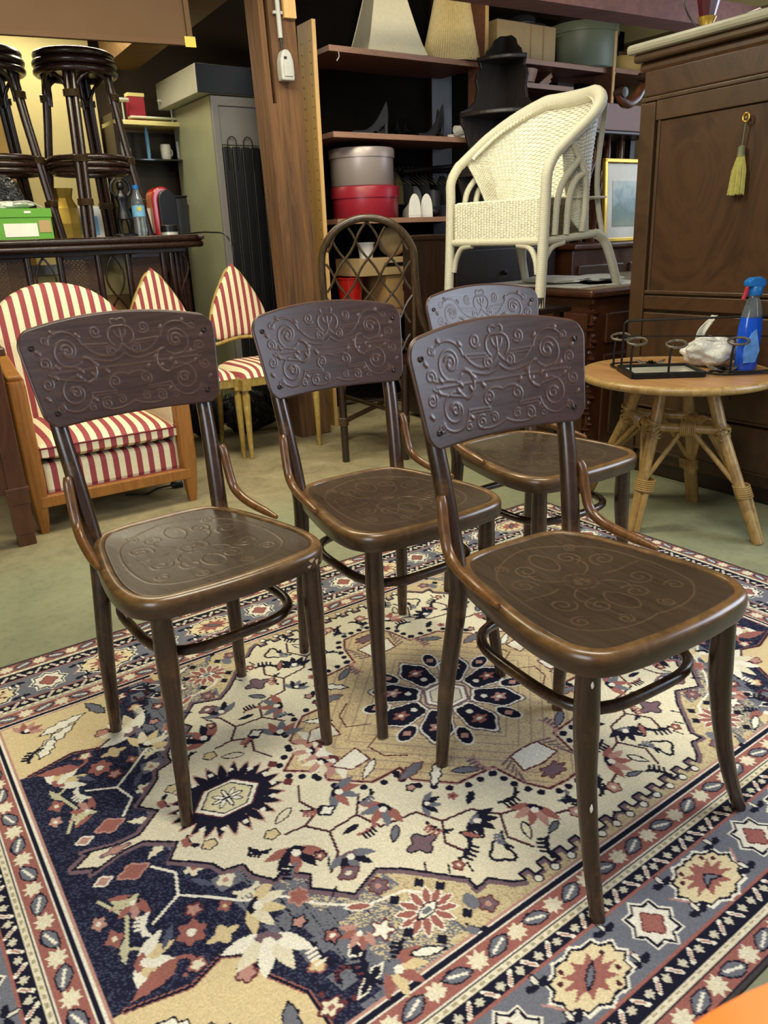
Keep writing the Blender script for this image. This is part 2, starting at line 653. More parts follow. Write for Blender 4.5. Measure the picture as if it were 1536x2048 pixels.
FB = 0.312
band(0.0, 0.007, lin(70, 66, 66))
band(0.007, 0.010, NAVY)
band(0.010, 0.046, PINK)
band(0.046, 0.050, NAVY)
band(0.050, 0.061, CREAM)
band(0.061, 0.064, NAVY)
band(0.064, 0.094, NAVY)
band(0.094, 0.098, PINK)
band(0.098, 0.203, GREY)
band(0.203, 0.207, PINK)
band(0.207, 0.231, NAVY)
band(0.231, 0.234, NAVY)
band(0.234, 0.244, CREAM)
band(0.244, 0.248, NAVY)
band(0.248, 0.250, IVORY)
band(0.250, 0.292, PINK)
band(0.292, 0.295, IVORY)
band(0.295, 0.303, NAVY)
band(0.303, 0.306, IVORY)
band(0.306, FB, ROSE)


def star_pts(n, rx, ry, k, rot=0.0):
    return [((rx if i % 2 == 0 else rx * k) * cos(pi * i / n + rot), (ry if i % 2 == 0 else ry * k) * sin(pi * i / n + rot)) for i in range(2 * n)]


class Side:
    def __init__(self, short):
        self.short = short
        self.end = (HQ if short else HP)

    def pt(self, a, d):
        return (HP - d, a) if self.short else (a, HQ - d)

    def pts(self, a, d, l):
        return [self.pt(a + x, d + y) for x, y in l]


for sd in (Side(False), Side(True)):
    # flower and leaf bands
    for dc in (0.271, 0.028):
        k = 0
        a = 0.0
        lim = sd.end - dc
        while a < lim - 0.01:
            fl_ = [(0.021 * cos(t) * (1 if i % 2 else 0.58), 0.018 * sin(t) * (1 if i % 2 else 0.58)) for i, t in enumerate(np.linspace(0, 2 * pi, 17)[:-1])]
            fillp(sd.pts(a, dc, fl_), CREAM)
            al = a + 0.042
            if al < lim - 0.012:
                s_ = 1 if k % 2 else -1
                lf = [(0.025 * x - s_ * 0.35 * y * 0.012, 0.0125 * y + s_ * 0.35 * x * 0.022) for x, y in
                      [(-1, 0), (-0.6, 0.7), (-0.1, 1), (0.5, 0.7), (1, 0), (0.5, -0.7), (-0.1, -1), (-0.6, -0.7)]]
                fillp(sd.pts(al, dc, lf), GREY)
                stroke(sd.pts(al, dc, lf), 0.003, NAVY, True)
                stroke(sd.pts(al, dc, [(-0.014, -s_ * 0.005), (0.013, s_ * 0.005)]), 0.0045, IVORY)
            a += 0.084
            k += 1
    # vine bands: cream buds and pink slashes on navy
    for dc in (0.079, 0.2195):
        a = 0.012
        k = 0
        while a < sd.end - dc:
            if k % 2 == 0:
                o_ = [(0.010 * cos(t) * (1 if i % 2 else 0.6), 0.009 * sin(t) * (1 if i % 2 else 0.6)) for i, t in enumerate(np.linspace(0, 2 * pi, 13)[:-1])]
                fillp(sd.pts(a, dc, o_), lin(206, 200, 178))
            else:
                z_ = -1 if (k // 2) % 2 else 1
                stroke(sd.pts(a, dc, [(-0.007, -0.009 * z_), (0.0, 0.0), (0.007, 0.009 * z_)]), 0.007, IVORY)
                stroke(sd.pts(a, dc, [(-0.005, -0.006 * z_), (0.005, 0.006 * z_)]), 0.0035, ROSE)
            a += 0.0205
            k += 1
    # grey ticks in the cream lines
    for dc in (0.0555, 0.239):
        a = 0.008
        while a < sd.end - dc:
            stroke(sd.pts(a, dc, [(-0.003, 0), (0.003, 0)]), 0.004, lin(168, 160, 130))
            a += 0.018
    # main border: ovals and eight-pointed stars in turn
    k = 0
    a = 0.0
    while a < sd.end - 0.09:
        if k % 2 == 0:
            ov = star_pts(12, 0.084, 0.054, 0.86, pi / 24)
            fillp(sd.pts(a, 0.150, ov), IVORY)
            ov = star_pts(12, 0.076, 0.047, 0.86, pi / 24)
            fillp(sd.pts(a, 0.150, ov), lin(222, 206, 166))
            stroke(sd.pts(a, 0.150, ov), 0.0042, NAVY, True)
            fl_ = star_pts(10, 0.055, 0.034, 0.55, 0.2)
            fillp(sd.pts(a, 0.150, fl_), PINK)
            lf = [(0.006 * x + 0.021 * y, 0.003 * x - 0.014 * y) for x, y in [(0, -1), (0.9, -0.4), (1, 0.2), (0, 1), (-0.9, 0.4), (-1, -0.2)]]
            fillp(sd.pts(a, 0.150, lf), GREY)
            stroke(sd.pts(a, 0.150, lf), 0.003, NAVY, True)
            for x, y in ((-0.045, -0.015), (-0.045, 0.015), (0.045, 0.018), (0.03, 0.03), (-0.025, -0.033)):
                ds = [(x + 0.005 * cos(t), y + 0.005 * sin(t)) for t in np.linspace(0, 2 * pi, 9)[:-1]]
                fillp(sd.pts(a, 0.150, ds), WINE * 0.6)
        else:
            st = star_pts(8, 0.050, 0.050, 0.76, 0)
            fillp(sd.pts(a, 0.150, st), IVORY)
            st = star_pts(8, 0.043, 0.043, 0.74, 0)
            fillp(sd.pts(a, 0.150, st), IVORY * 0.93)
            stroke(sd.pts(a, 0.150, st), 0.004, NAVY, True)
            fl_ = [(0.023 * (1 - 0.3 * (0.5 - 0.5 * cos(4 * t))) * cos(t), 0.023 * (1 - 0.3 * (0.5 - 0.5 * cos(4 * t))) * sin(t)) for t in np.linspace(0, 2 * pi, 33)[:-1]]
            fillp(sd.pts(a, 0.150, fl_), PINK)
            stroke(sd.pts(a, 0.150, fl_), 0.003, WINE, True)
        # little sprigs between
        for s_, dd in ((0.083, 0.116), (0.083, 0.184), (0.066, 0.150)):
            if dd == 0.150:
                stroke(sd.pts(a + 0.08, dd, [(-0.010, -0.012), (0.0, 0.0), (0.010, 0.012)]), 0.004, ROSE)
                continue
            for t in (0.3, 1.7, 2.9):
                x0, y0 = 0.012 * cos(t), 0.012 * sin(t)
                ell = [(s_ - 0.010 + x0 + 0.010 * cos(q) * cos(t) - 0.005 * sin(q) * sin(t), y0 + 0.010 * cos(q) * sin(t) + 0.005 * sin(q) * cos(t)) for q in np.linspace(0, 2 * pi, 11)[:-1]]
                fillp(sd.pts(a, dd, ell), NAVY if t != 1.7 else IVORY * 0.9)
                stroke(sd.pts(a, dd, ell), 0.0025, NAVY, True)
        a += 0.152
        k += 1
# corner star
cst = [(HP - 0.150 + x, HQ - 0.150 + y) for x, y in star_pts(8, 0.05, 0.05, 0.76)]
fillp(cst, IVORY)
stroke(cst, 0.004, NAVY, True)
disc(HP - 0.15, HQ - 0.15, 0.022, 0.022, PINK)

# -- the field
FP, FQ = HP - FB, HQ - FB
field = (PP < FP) & (QQ < FQ)
# spandrel ground: tan in the middle, grey, then navy at the ends
jag = 0.02 * np.sign(np.sin(QQ * 90))
zone = PP + 0.25 * (QQ - 0.3) + jag
CV[field] = TAN
speck = rng.random(PP.shape)
CV[field & (speck < 0.22)] = lin(176, 156, 116)
mg = field & (zone > 0.47)
CV[mg] = GREY
CV[mg & (speck < 0.10)] = lin(84, 84, 100)
CV[mg & (np.sin(PP * 240) > 0.94) & (speck < 0.6)] = NAVY
md_ = field & (zone > 0.475) & (zone < 0.56) & (speck < 0.45)
CV[md_] = TAN
mn = field & (zone > 0.64)
CV[mn] = lin(30, 31, 54)
CV[mn & (speck < 0.26)] = lin(66, 70, 92)
# corner leaf in gold
CL = [(0.885, 0.322), (0.79, 0.345), (0.735, 0.325), (0.705, 0.345), (0.69, 0.40), (0.655, 0.46), (0.655, FQ), (FP, FQ), (FP, 0.322)]
fillp(CL, GOLD)
stroke(CL[:7], 0.009, PINK)
stroke(CL[:7], 0.005, NAVY)
for (x, y, a, L) in ((0.80, 0.43, 2.6, 0.11), (0.78, 0.47, 2.9, 0.12), (0.83, 0.40, 2.2, 0.08)):
    leaf(x, y, a, L, 0.022, IVORY, NAVY, 0.003, 0.45)
rosette(0.715, 0.375, 0.018, 0.018, 5, 0.3, ROSE, WINE)
leaf(0.70, 0.49, 1.2, 0.08, 0.018, GREY, NAVY, 0.003, 0.3)
lotus(0.86, 0.49, 2.3, 0.04, ROSE, PINK, NAVY)
sprig(0.875, 0.37, 1.5, 0.05, NAVY)
# flowers on the navy and grey ground
stroke([(0.80, 0.20), (0.745, 0.17), (0.70, 0.21), (0.66, 0.25), (0.60, 0.285), (0.56, 0.335)], 0.005, IVORY)
stroke([(0.745, 0.17), (0.73, 0.12), (0.76, 0.08)], 0.005, IVORY)
stroke([(0.86, 0.10), (0.83, 0.16), (0.85, 0.22), (0.81, 0.25)], 0.006, lin(200, 196, 160))
stroke([(0.56, 0.335), (0.50, 0.385), (0.43, 0.40), (0.39, 0.44)], 0.005, IVORY)
lotus(0.805, 0.13, 0.6, 0.042, PINK, ROSE, NAVY)
lotus(0.845, 0.255, 2.6, 0.055, IVORY, GOLD, PINK)
lotus(0.655, 0.265, 2.4, 0.055, GOLD, CREAM, NAVY)
lotus(0.655, 0.335, 1.0, 0.07, IVORY, CREAM, DUST)
rosette(0.755, 0.255, 0.026, 0.026, 6, 0.28, PINK, None, core=IVORY)
rosette(0.79, 0.07, 0.028, 0.020, 4, 0.3, PINK, ROSE)
rosette(0.70, 0.13, 0.020, 0.020, 5, 0.4, CREAM, None, core=PINK)
rosette(0.86, 0.19, 0.016, 0.02, 4, 0.4, PINK, None, core=CREAM)
rosette(0.58, 0.30, 0.020, 0.020, 6, 0.3, PINK, ROSE)
rosette(0.715, 0.29, 0.028, 0.02, 4, 0.5, GOLD, None)
rosette(0.62, 0.43, 0.018, 0.014, 4, 0.3, GOLD, PINK)
rosette(0.665, 0.19, 0.018, 0.018, 4, 0.3, CREAM, None, core=ROSE)
leaf(0.83, 0.30, 0.3, 0.09, 0.02, PINK, None, 0.003, 0.3)
for t in range(26):                      # scrolls
    a = t * 0.24
    r_ = 0.045 * (1 - t / 34)
    disc(0.81 + r_ * cos(a + 2), 0.30 + r_ * 0.5 * sin(a + 2), 0.004, 0.004, PINK)
    r2 = 0.042 * (1 - t / 32)
    disc(0.60 + r2 * cos(a), 0.475 + r2 * sin(a), 0.005, 0.005, NAVY if t % 2 else WINE)
rosette(0.872, 0.145, 0.013, 0.016, 5, 0.35, ROSE, None, core=IVORY)
rosette(0.735, 0.215, 0.015, 0.015, 5, 0.35, ROSE, WINE)
rosette(0.84, 0.06, 0.016, 0.012, 4, 0.3, ROSE, IVORY)
rosette(0.77, 0.315, 0.014, 0.012, 5, 0.3, CREAM, PINK)
rosette(0.69, 0.24, 0.013, 0.013, 4, 0.35, PINK, None, core=GOLD)
rosette(0.605, 0.345, 0.015, 0.013, 5, 0.35, ROSE, NAVY)
rosette(0.64, 0.50, 0.022, 0.016, 5, 0.4, CREAM, WINE, core=PINK)
rosette(0.56, 0.445, 0.014, 0.014, 5, 0.35, NAVY, IVORY)
leaf(0.735, 0.045, 0.5, 0.06, 0.013, CREAM, None, 0.003, 0.35)
leaf(0.855, 0.225, 1.3, 0.05, 0.010, lin(196, 192, 160), None, 0.003, 0.4)
leaf(0.70, 0.17, 2.2, 0.05, 0.009, lin(84, 88, 108), None, 0.003, 0.3)
leaf(0.79, 0.24, 0.9, 0.05, 0.009, lin(84, 88, 108), None, 0.003, 0.3)
leaf(0.57, 0.50, 0.4, 0.07, 0.012, NAVY, IVORY, 0.0025, 0.3)
leaf(0.51, 0.335 + 0.045, 2.6, 0.05, 0.010, PINK, IVORY, 0.0025, 0.2)
sprig(0.80, 0.175, 0.4, 0.045, IVORY)
sprig(0.665, 0.225, 2.2, 0.045, CREAM)
sprig(0.84, 0.115, 2.0, 0.04, lin(200, 196, 160))
sprig(0.605, 0.395, 0.9, 0.05, NAVY, IVORY)
sprig(0.49, 0.475, 0.2, 0.045, NAVY)
sprig(0.39, 0.515, 1.4, 0.03, NAVY, GREY)
# palmettes on the tan ground
for k in range(12):
    a = 2 * pi * k / 12
    leaf(0.425 + 0.036 * cos(a), 0.455 + 0.028 * sin(a), a, 0.04, 0.010, PINK, IVORY, 0.0025)
leaf(0.425, 0.455, 0.2, 0.05, 0.012, IVORY, NAVY, 0.003)
disc(0.425, 0.455, 0.010, 0.006, GREY)
for x, y in ((0.40, 0.402), (0.455, 0.405), (0.375, 0.43), (0.475, 0.47), (0.44, 0.512), (0.375, 0.50)):
    rosette(x, y, 0.011, 0.011, 4, 0.3, NAVY)
rosette(0.46, 0.365, 0.019, 0.019, 6, 0.3, DUST, WINE, core=ROSE)
rosette(0.335, 0.507, 0.018, 0.018, 5, 0.3, DUST, WINE, core=ROSE)
disc(0.355, 0.485, 0.012, 0.018, GREY)
rosette(0.505, 0.44, 0.022, 0.022, 5, 0.5, IVORY, WINE)
lotus(0.53, 0.42, 0.4, 0.035, ROSE, PINK, GREY)
lotus(0.53, 0.50, 2.0, 0.05, PINK, GOLD, GREY)
rosette(0.575, 0.40, 0.015, 0.015, 5, 0.3, PINK, NAVY, core=IVORY)
sprig(0.55, 0.455, 0.5, 0.06, NAVY)
leaf(0.47, 0.515, 2.7, 0.06, 0.010, IVORY, NAVY)

# cream medallion
BND = [(0.876, 0.0), (0.842, 0.020), (0.850, 0.028), (0.797, 0.012), (0.752, 0.010), (0.700, 0.052), (0.728, 0.086), (0.669, 0.142),
       (0.660, 0.168), (0.626, 0.177), (0.622, 0.209), (0.595, 0.246), (0.578, 0.235), (0.540, 0.272), (0.556, 0.297), (0.501, 0.354),
       (0.441, 0.331), (0.402, 0.362), (0.326, 0.448), (0.330, 0.472), (0.299, 0.468), (0.270, 0.500)]
x = 0.250
while x > 0.0:
    BND += [(x, 0.511), (x, 0.495), (max(0, x - 0.021), 0.495), (max(0, x - 0.021), 0.511)]
    x -= 0.042
BND += [(0.0, 0.5)]
cream = BND + [(-0.05, 0.5), (-0.05, -0.05), (0.876, -0.05)]
stroke([(px + 0.004, py + 0.005) for px, py in BND], 0.010, DUST)
fillp(cream, CREAM)
stroke(BND, 0.0052, NAVY)
x = 0.24
while x > -0.01:
    rosette(x - 0.01, 0.521, 0.009, 0.009, 4, 0.1, IVORY, NAVY, 0.003)
    x -= 0.042
# pendant
rosette(0.80, 0.0, 0.03, 0.010, 4, 0.4, ROSE, DUST)
# fringe hexagon flower
for k in range(13):
    a = pi * (k + 0.0) / 12
    rr = 0.105 + 0.018 * (k % 2)
    leaf(0.575 + 0.088 * cos(a) * 0.95, 0.080 * sin(a) * 0.95, a, 0.075, 0.013, ROSE)
    leaf(0.575 + 0.085 * cos(a) * 0.95, 0.076 * sin(a) * 0.95, a, 0.066, 0.0125, NAVY)
fillp([(0.575 + 0.083 * cos(a), 0.064 * sin(a)) for a in np.linspace(0, 2 * pi, 17)[:-1]], NAVY)
for k in range(7):
    a = pi * (k + 0.5) / 7
    disc(0.575 + 0.096 * cos(a), 0.083 * sin(a), 0.006, 0.006, IVORY)
hx = [(0.072, 0), (0.032, 0.048), (-0.032, 0.048), (-0.072, 0), (-0.032, -0.048), (0.032, -0.048)]
for s_, c_ in ((1.0, WINE), (0.94, IVORY), (0.80, NAVY), (0.74, lin(214, 206, 170))):
    fillp([(0.575 + s_ * px, s_ * py) for px, py in hx], c_)
for k in range(8):
    a = 2 * pi * k / 8
    leaf(0.575 + 0.02 * cos(a), 0.014 * sin(a), a, 0.03, 0.006, IVORY, NAVY, 0.0022)

# inner beaded medallion
MED = [(0.445, 0.0), (0.382, 0.052), (0.386, 0.082), (0.318, 0.143), (0.247, 0.142), (0.249, 0.187), (0.182, 0.254), (0.092, 0.262),
       (0.076, 0.335), (0.049, 0.379), (0.0, 0.384)]
fillp(MED + [(-0.02, 0.384), (-0.02, -0.02), (0.445, -0.02)], lin(212, 192, 146))
mm_ = inpoly(PP, QQ, MED + [(-0.02, 0.384), (-0.02, -0.02), (0.445, -0.02)])
CV[mm_ & (speck < 0.2)] = lin(182, 150, 130)
CV[mm_ & (np.sin((PP + QQ) * 160) > 0.9)] = lin(170, 150, 128)
stroke(MED, 0.009, ROSE)
stroke(MED, 0.0045, WINE * 0.5)
acc = 0.0
for k in range(len(MED) - 1):
    (x1, y1), (x2, y2) = MED[k], MED[k + 1]
    L = hypot(x2 - x1, y2 - y1)
    nb = max(1, int(round(L / 0.0285)))
    nx, ny = (y2 - y1) / L, -(x2 - x1) / L
    if nx * x1 + ny * y1 < 0:
        nx, ny = -nx, -ny
    for j in range(nb):
        t = (j + 0.5) / nb
        disc(x1 + (x2 - x1) * t + nx * 0.016, y1 + (y2 - y1) * t + ny * 0.016, 0.0085, 0.0085, NAVY)
# motifs between rosette and bead line
lotus(0.335, 0.035, 0.1, 0.06, IVORY, ROSE, WINE)
lotus(0.36, 0.02, 0.4, 0.045, ROSE, CREAM, NAVY)
fillp([(0.285, 0.03), (0.36, 0.05), (0.33, 0.085), (0.28, 0.08)], IVORY)
stroke([(0.285, 0.03), (0.36, 0.05), (0.33, 0.085), (0.28, 0.08)], 0.004, WINE, True)
fillp([(-0.01, 0.255), (0.04, 0.26), (0.05, 0.31), (-0.01, 0.32)], IVORY)
stroke([(-0.01, 0.255), (0.04, 0.26), (0.05, 0.31), (-0.01, 0.32)], 0.005, WINE, True)
for k in range(6):
    stroke([(0.045 + 0.004 * k, 0.262 + 0.011 * k), (0.072 + 0.002 * (k % 2), 0.27 + 0.014 * k)], 0.005, DUST)
rosette(0.0, 0.345, 0.035, 0.022, 7, 0.4, DUST, WINE)
leaf(0.20, 0.205, 0.75, 0.09, 0.016, IVORY, NAVY, 0.004, 0.4)
leaf(0.235, 0.165, 0.2, 0.08, 0.018, GREY, WINE, 0.0035, 0.3)
leaf(0.30, 0.105, 0.6, 0.07, 0.012, IVORY, NAVY, 0.003, 0.2)
leaf(0.14, 0.235, 2.6, 0.07, 0.012, GREY, NAVY, 0.003)
sprig(0.10, 0.21, 0.8, 0.06, ROSE, DUST)
stroke([(0.21, 0.02), (0.26, 0.045), (0.25, 0.09), (0.21, 0.12)], 0.004, WINE)
# navy petal rosette
for k in range(5):
    a = pi * (k + 0.0) / 4
    for grow, c_ in ((1.22, DUST), (1.12, IVORY), (1.0, NAVY)):
        ex, ey = 0.128 * cos(a), 0.112 * sin(a)
        pts = []
        for q in np.linspace(0, 2 * pi, 25)[:-1]:
            w_ = 1 + 0.10 * cos(5 * q)
            pts.append((0.056 * grow * w_ * cos(q), 0.034 * grow * w_ * sin(q)))
        fillp(shape(ex, ey, a, pts), c_)
    rosette(0.136 * cos(a), 0.12 * sin(a), 0.024, 0.017, 5, 0.45, ROSE if k % 2 else PINK, None, core=IVORY)
    disc(0.098 * cos(a), 0.086 * sin(a), 0.008, 0.008, IVORY)
for k in range(4):
    a = pi * (k + 0.5) / 4
    for grow, c_ in ((1.2, IVORY), (1.0, NAVY)):
        pts = [(0.030 * grow * cos(q), 0.017 * grow * sin(q)) for q in np.linspace(0, 2 * pi, 17)[:-1]]
        fillp(shape(0.178 * cos(a), 0.158 * sin(a), a, pts), c_)
    rosette(0.178 * cos(a), 0.158 * sin(a), 0.012, 0.010, 4, 0.3, ROSE)
chx = [(0.056, 0), (0.028, 0.044), (-0.028, 0.044), (-0.056, 0), (-0.028, -0.044), (0.028, -0.044)]
for s_, c_ in ((1.15, DUST), (1.0, IVORY), (0.82, DUST), (0.74, lin(210, 200, 176))):
    fillp([(s_ * px, s_ * py) for px, py in chx], c_)
rosette(0, 0, 0.02, 0.018, 8, 0.4, WINE, None, core=IVORY)

# vines and flowers on the cream field
V1 = [(0.36, 0.155), (0.395, 0.20), (0.46, 0.205), (0.49, 0.165), (0.53, 0.16)]
V2 = [(0.395, 0.20), (0.375, 0.255), (0.30, 0.265), (0.275, 0.315), (0.305, 0.36), (0.285, 0.41)]
V3 = [(0.275, 0.315), (0.21, 0.325), (0.175, 0.37), (0.125, 0.385), (0.10, 0.43), (0.04, 0.45)]
V4 = [(0.46, 0.205), (0.475, 0.26), (0.51, 0.29)]
V5 = [(0.445, 0.06), (0.465, 0.10), (0.45, 0.145), (0.49, 0.165)]
V6 = [(0.175, 0.37), (0.205, 0.42), (0.185, 0.465)]
for V_ in (V1, V2, V3, V4, V5, V6):
    stroke(V_, 0.0052, WINE)
    stroke([(x_ + 0.0015, y_ + 0.001) for x_, y_ in V_], 0.0028, NAVY)
lotus(0.395, 0.115, 2.2, 0.05, GREY, PINK, NAVY)
lotus(0.53, 0.20, 1.1, 0.055, PINK, NAVY, NAVY)
lotus(0.335, 0.215, 0.4, 0.05, PINK, GREY, NAVY)
lotus(0.275, 0.255, 2.4, 0.035, GREY, NAVY, NAVY)
lotus(0.105, 0.395, 0.6, 0.05, PINK, ROSE, NAVY)
lotus(0.225, 0.345, 1.9, 0.045, NAVY, NAVY, GREY)
lotus(0.46, 0.27, 1.4, 0.045, GREY, NAVY, DUST)
rosette(0.34, 0.335, 0.034, 0.027, 4, 0.45, DUST, NAVY, 0.0035)
rosette(0.24, 0.44, 0.024, 0.03, 3, 0.4, CREAM, NAVY, 0.006)
rosette(0.055, 0.455, 0.016, 0.016, 5, 0.2, ROSE, WINE, core=CREAM)
rosette(0.485, 0.31, 0.022, 0.016, 4, 0.25, DUST, WINE, core=CREAM)
rosette(0.215, 0.275, 0.013, 0.011, 5, 0.3, PINK, None, core=WINE)
rosette(0.455, 0.035, 0.012, 0.012, 4, 0.2, WINE)
rosette(0.55, 0.145, 0.016, 0.014, 5, 0.2, GOLD, NAVY, 0.003)
rosette(0.655, 0.095, 0.016, 0.013, 5, 0.2, GOLD, NAVY, 0.003)
rosette(0.435, 0.155, 0.018, 0.014, 4, 0.3, IVORY, NAVY, 0.005)
leaf(0.165, 0.43, 1.1, 0.045, 0.010, CREAM, NAVY, 0.004)
leaf(0.51, 0.115, 0.4, 0.05, 0.011, CREAM, NAVY, 0.003)
sprig(0.155, 0.345, 2.4, 0.055, NAVY)
sprig(0.145, 0.465, 0.2, 0.055, NAVY)
sprig(0.31, 0.405, 2.9, 0.06, NAVY)
sprig(0.55, 0.235, 0.2, 0.05, GREY, NAVY)
sprig(0.375, 0.175, 2.6, 0.045, NAVY, GREY)
sprig(0.68, 0.05, 0.9, 0.035, NAVY, PINK)
sprig(0.035, 0.42, 1.2, 0.04, NAVY)
sprig(0.60, 0.15, 1.5, 0.04, NAVY)
leaf(0.425, 0.225, 0.1, 0.04, 0.009, NAVY)
leaf(0.19, 0.30, 0.6, 0.045, 0.012, NAVY, None, 0.003, 0.3)
for (x_, y_, a_) in ((0.60, 0.245, 0.5), (0.505, 0.275, 1.0), (0.535, 0.335, 0.7), (0.375, 0.39, 1.0), (0.345, 0.42, 1.0), (0.31, 0.44, 1.3)):
    stroke([(x_, y_), (x_ - 0.02 * cos(a_), y_ - 0.02 * sin(a_))], 0.004, NAVY)

sprig(0.30, 0.30, 1.2, 0.05, NAVY, PINK)
sprig(0.42, 0.245, 2.5, 0.045, PINK, NAVY)
sprig(0.205, 0.405, 0.4, 0.04, NAVY, GREY)
sprig(0.475, 0.125, 1.9, 0.04, NAVY, PINK)
sprig(0.06, 0.415, 2.6, 0.035, GREY, NAVY)
leaf(0.365, 0.285, 0.8, 0.045, 0.010, GREY, NAVY, 0.003)
leaf(0.255, 0.375, 2.2, 0.045, 0.010, PINK, NAVY, 0.003, 0.25)
leaf(0.12, 0.455, 0.3, 0.04, 0.008, GREY, NAVY, 0.003)
rosette(0.505, 0.245, 0.013, 0.012, 5, 0.3, PINK, NAVY, core=CREAM)
rosette(0.32, 0.415, 0.012, 0.012, 5, 0.3, PINK, WINE, core=CREAM)
rosette(0.265, 0.205, 0.012, 0.011, 5, 0.3, ROSE, NAVY)
# worn, faded patches of pile
# mirror the quadrant into the whole rug: one coloured vertex per knot
half = np.concatenate([CV[::-1], CV], 0)
full = np.concatenate([half[:, ::-1], half], 1)
full = np.clip(full * (0.90 + 0.20 * rng.random(full.shape[:2] + (1,))), 0, 1)
NX, NY = full.shape[:2]
gx = (np.arange(NX) + 0.5) * (2 * HP / NX) - HP
gy = (np.arange(NY) + 0.5) * (2 * HQ / NY) - HQ
X, Y = np.meshgrid(gx, gy, indexing='ij')
Zr = 0.0055 + 0.0012 * rng.random((NX, NY)) + 0.0006 * np.sin(X * 9 + 1.3 * np.sin(Y * 4)) * np.sin(Y * 7)
co_ = np.stack([X, -Y, Zr], -1).reshape(-1, 3)      # local y points away from the lens
me = bpy.data.meshes.new('rug')
nv = NX * NY
ii, jj = np.meshgrid(np.arange(NX - 1), np.arange(NY - 1), indexing='ij')
a0 = (ii * NY + jj).ravel()
quad = np.stack([a0, a0 + 1, a0 + NY + 1, a0 + NY], 1).astype(np.int32)
ring = np.concatenate([np.arange(NX) * NY, (NX - 1) * NY + np.arange(1, NY), np.arange(NX - 2, -1, -1) * NY + NY - 1, np.arange(NY - 2, 0, -1)])
skirt = co_[ring].copy()
skirt[:, 2] = 0.0
rn = np.roll(np.arange(len(ring)), -1)
sq = np.stack([ring, ring[rn], nv + rn, nv + np.arange(len(ring))], 1).astype(np.int32)[:, ::-1]
allv = np.concatenate([co_, skirt]).astype(np.float32)
allq = np.concatenate([quad, sq]).astype(np.int32)
me.vertices.add(len(allv))
me.vertices.foreach_set('co', allv.ravel())
me.loops.add(allq.size)
me.loops.foreach_set('vertex_index', allq.ravel())
me.polygons.add(len(allq))
me.polygons.foreach_set('loop_start', np.arange(0, allq.size, 4, dtype=np.int32))
me.update(calc_edges=True)
att = me.color_attributes.new('knots', 'FLOAT_COLOR', 'POINT')
cl = np.ones((len(allv), 4), np.float32)
cl[:nv, :3] = full.reshape(-1, 3)
cl[nv:, :3] = lin(90, 84, 80)
att.data.foreach_set('color', cl.ravel())
m, nt, b = newmat('rug_pile')
at = nd(nt, 'ShaderNodeAttribute', attribute_name='knots')
tc = nd(nt, 'ShaderNodeTexCoord')
nz = nd(nt, 'ShaderNodeTexNoise', Scale=330.0, Detail=2.0)
nt.links.new(tc.outputs['Object'], nz.inputs['Vector'])
rz = ramp(nt, nz.outputs[0], [(0.3, (0.72, 0.72, 0.72, 1)), (0.65, (1, 1, 1, 1))])
mx = nd(nt, 'ShaderNodeMix', data_type='RGBA', blend_type='MULTIPLY')
mx.inputs[0].default_value = 0.8
nt.links.new(at.outputs['Color'], mx.inputs[6])
nt.links.new(rz.outputs[0], mx.inputs[7])
nt.links.new(mx.outputs[2], b.inputs['Base Color'])
b.inputs['Roughness'].default_value = 0.95
b.inputs['Specular IOR Level'].default_value = 0.15
bump(nt, b, nz.outputs[0], 0.5, 0.003)
rug = link('rug', me, m)
ra = radians(35.0)
rug.location = (cos(ra) * 1.0 - sin(ra) * 1.195, sin(ra) * 1.0 + cos(ra) * 1.195, 0.0)
rug.rotation_euler[2] = ra
tag(rug, 'cream, navy and rose patterned oriental rug lying under the four bentwood chairs', 'rug')
RZT = 0.0065                          # pile height
# ------------------------------------------------------------------ bentwood chairs
def spiral(cx, cy, r0, r1, a0, turns, n=40):
    return [(cx + (r0 + (r1 - r0) * t) * cos(a0 + turns * 2 * pi * t), cy + (r0 + (r1 - r0) * t) * sin(a0 + turns * 2 * pi * t)) for t in np.linspace(0, 1, n)]


def bez(a, b_, c_, d, n=24):
    o = []
    for t in np.linspace(0, 1, n):
        u = 1 - t
        o.append(tuple(u ** 3 * a[k] + 3 * u * u * t * b_[k] + 3 * u * t * t * c_[k] + t ** 3 * d[k] for k in (0, 1)))
    return o


def relief(X, Y, curves, wd, h):
    """height field of raised lines over scattered points"""
    H = np.zeros(X.shape)
    for cv, k in curves:
        cv = np.array(cv)
        x0, x1, y0, y1 = cv[:, 0].min() - 0.006, cv[:, 0].max() + 0.006, cv[:, 1].min() - 0.006, cv[:, 1].max() + 0.006
        idx = np.where((X > x0) & (X < x1) & (Y > y0) & (Y < y1))
        if not len(idx[0]):
            continue
        x, y = X[idx], Y[idx]
        d2 = np.full(x.shape, 1.0)
        for i in range(len(cv) - 1):
            p, q = cv[i], cv[i + 1]
            e = q - p
            L = e @ e + 1e-12
            t = np.clip(((x - p[0]) * e[0] + (y - p[1]) * e[1]) / L, 0, 1)
            d2 = np.minimum(d2, (x - p[0] - t * e[0]) ** 2 + (y - p[1] - t * e[1]) ** 2)
        H[idx] = np.maximum(H[idx], h * k * np.exp(-d2 / (wd * k) ** 2))
    return H


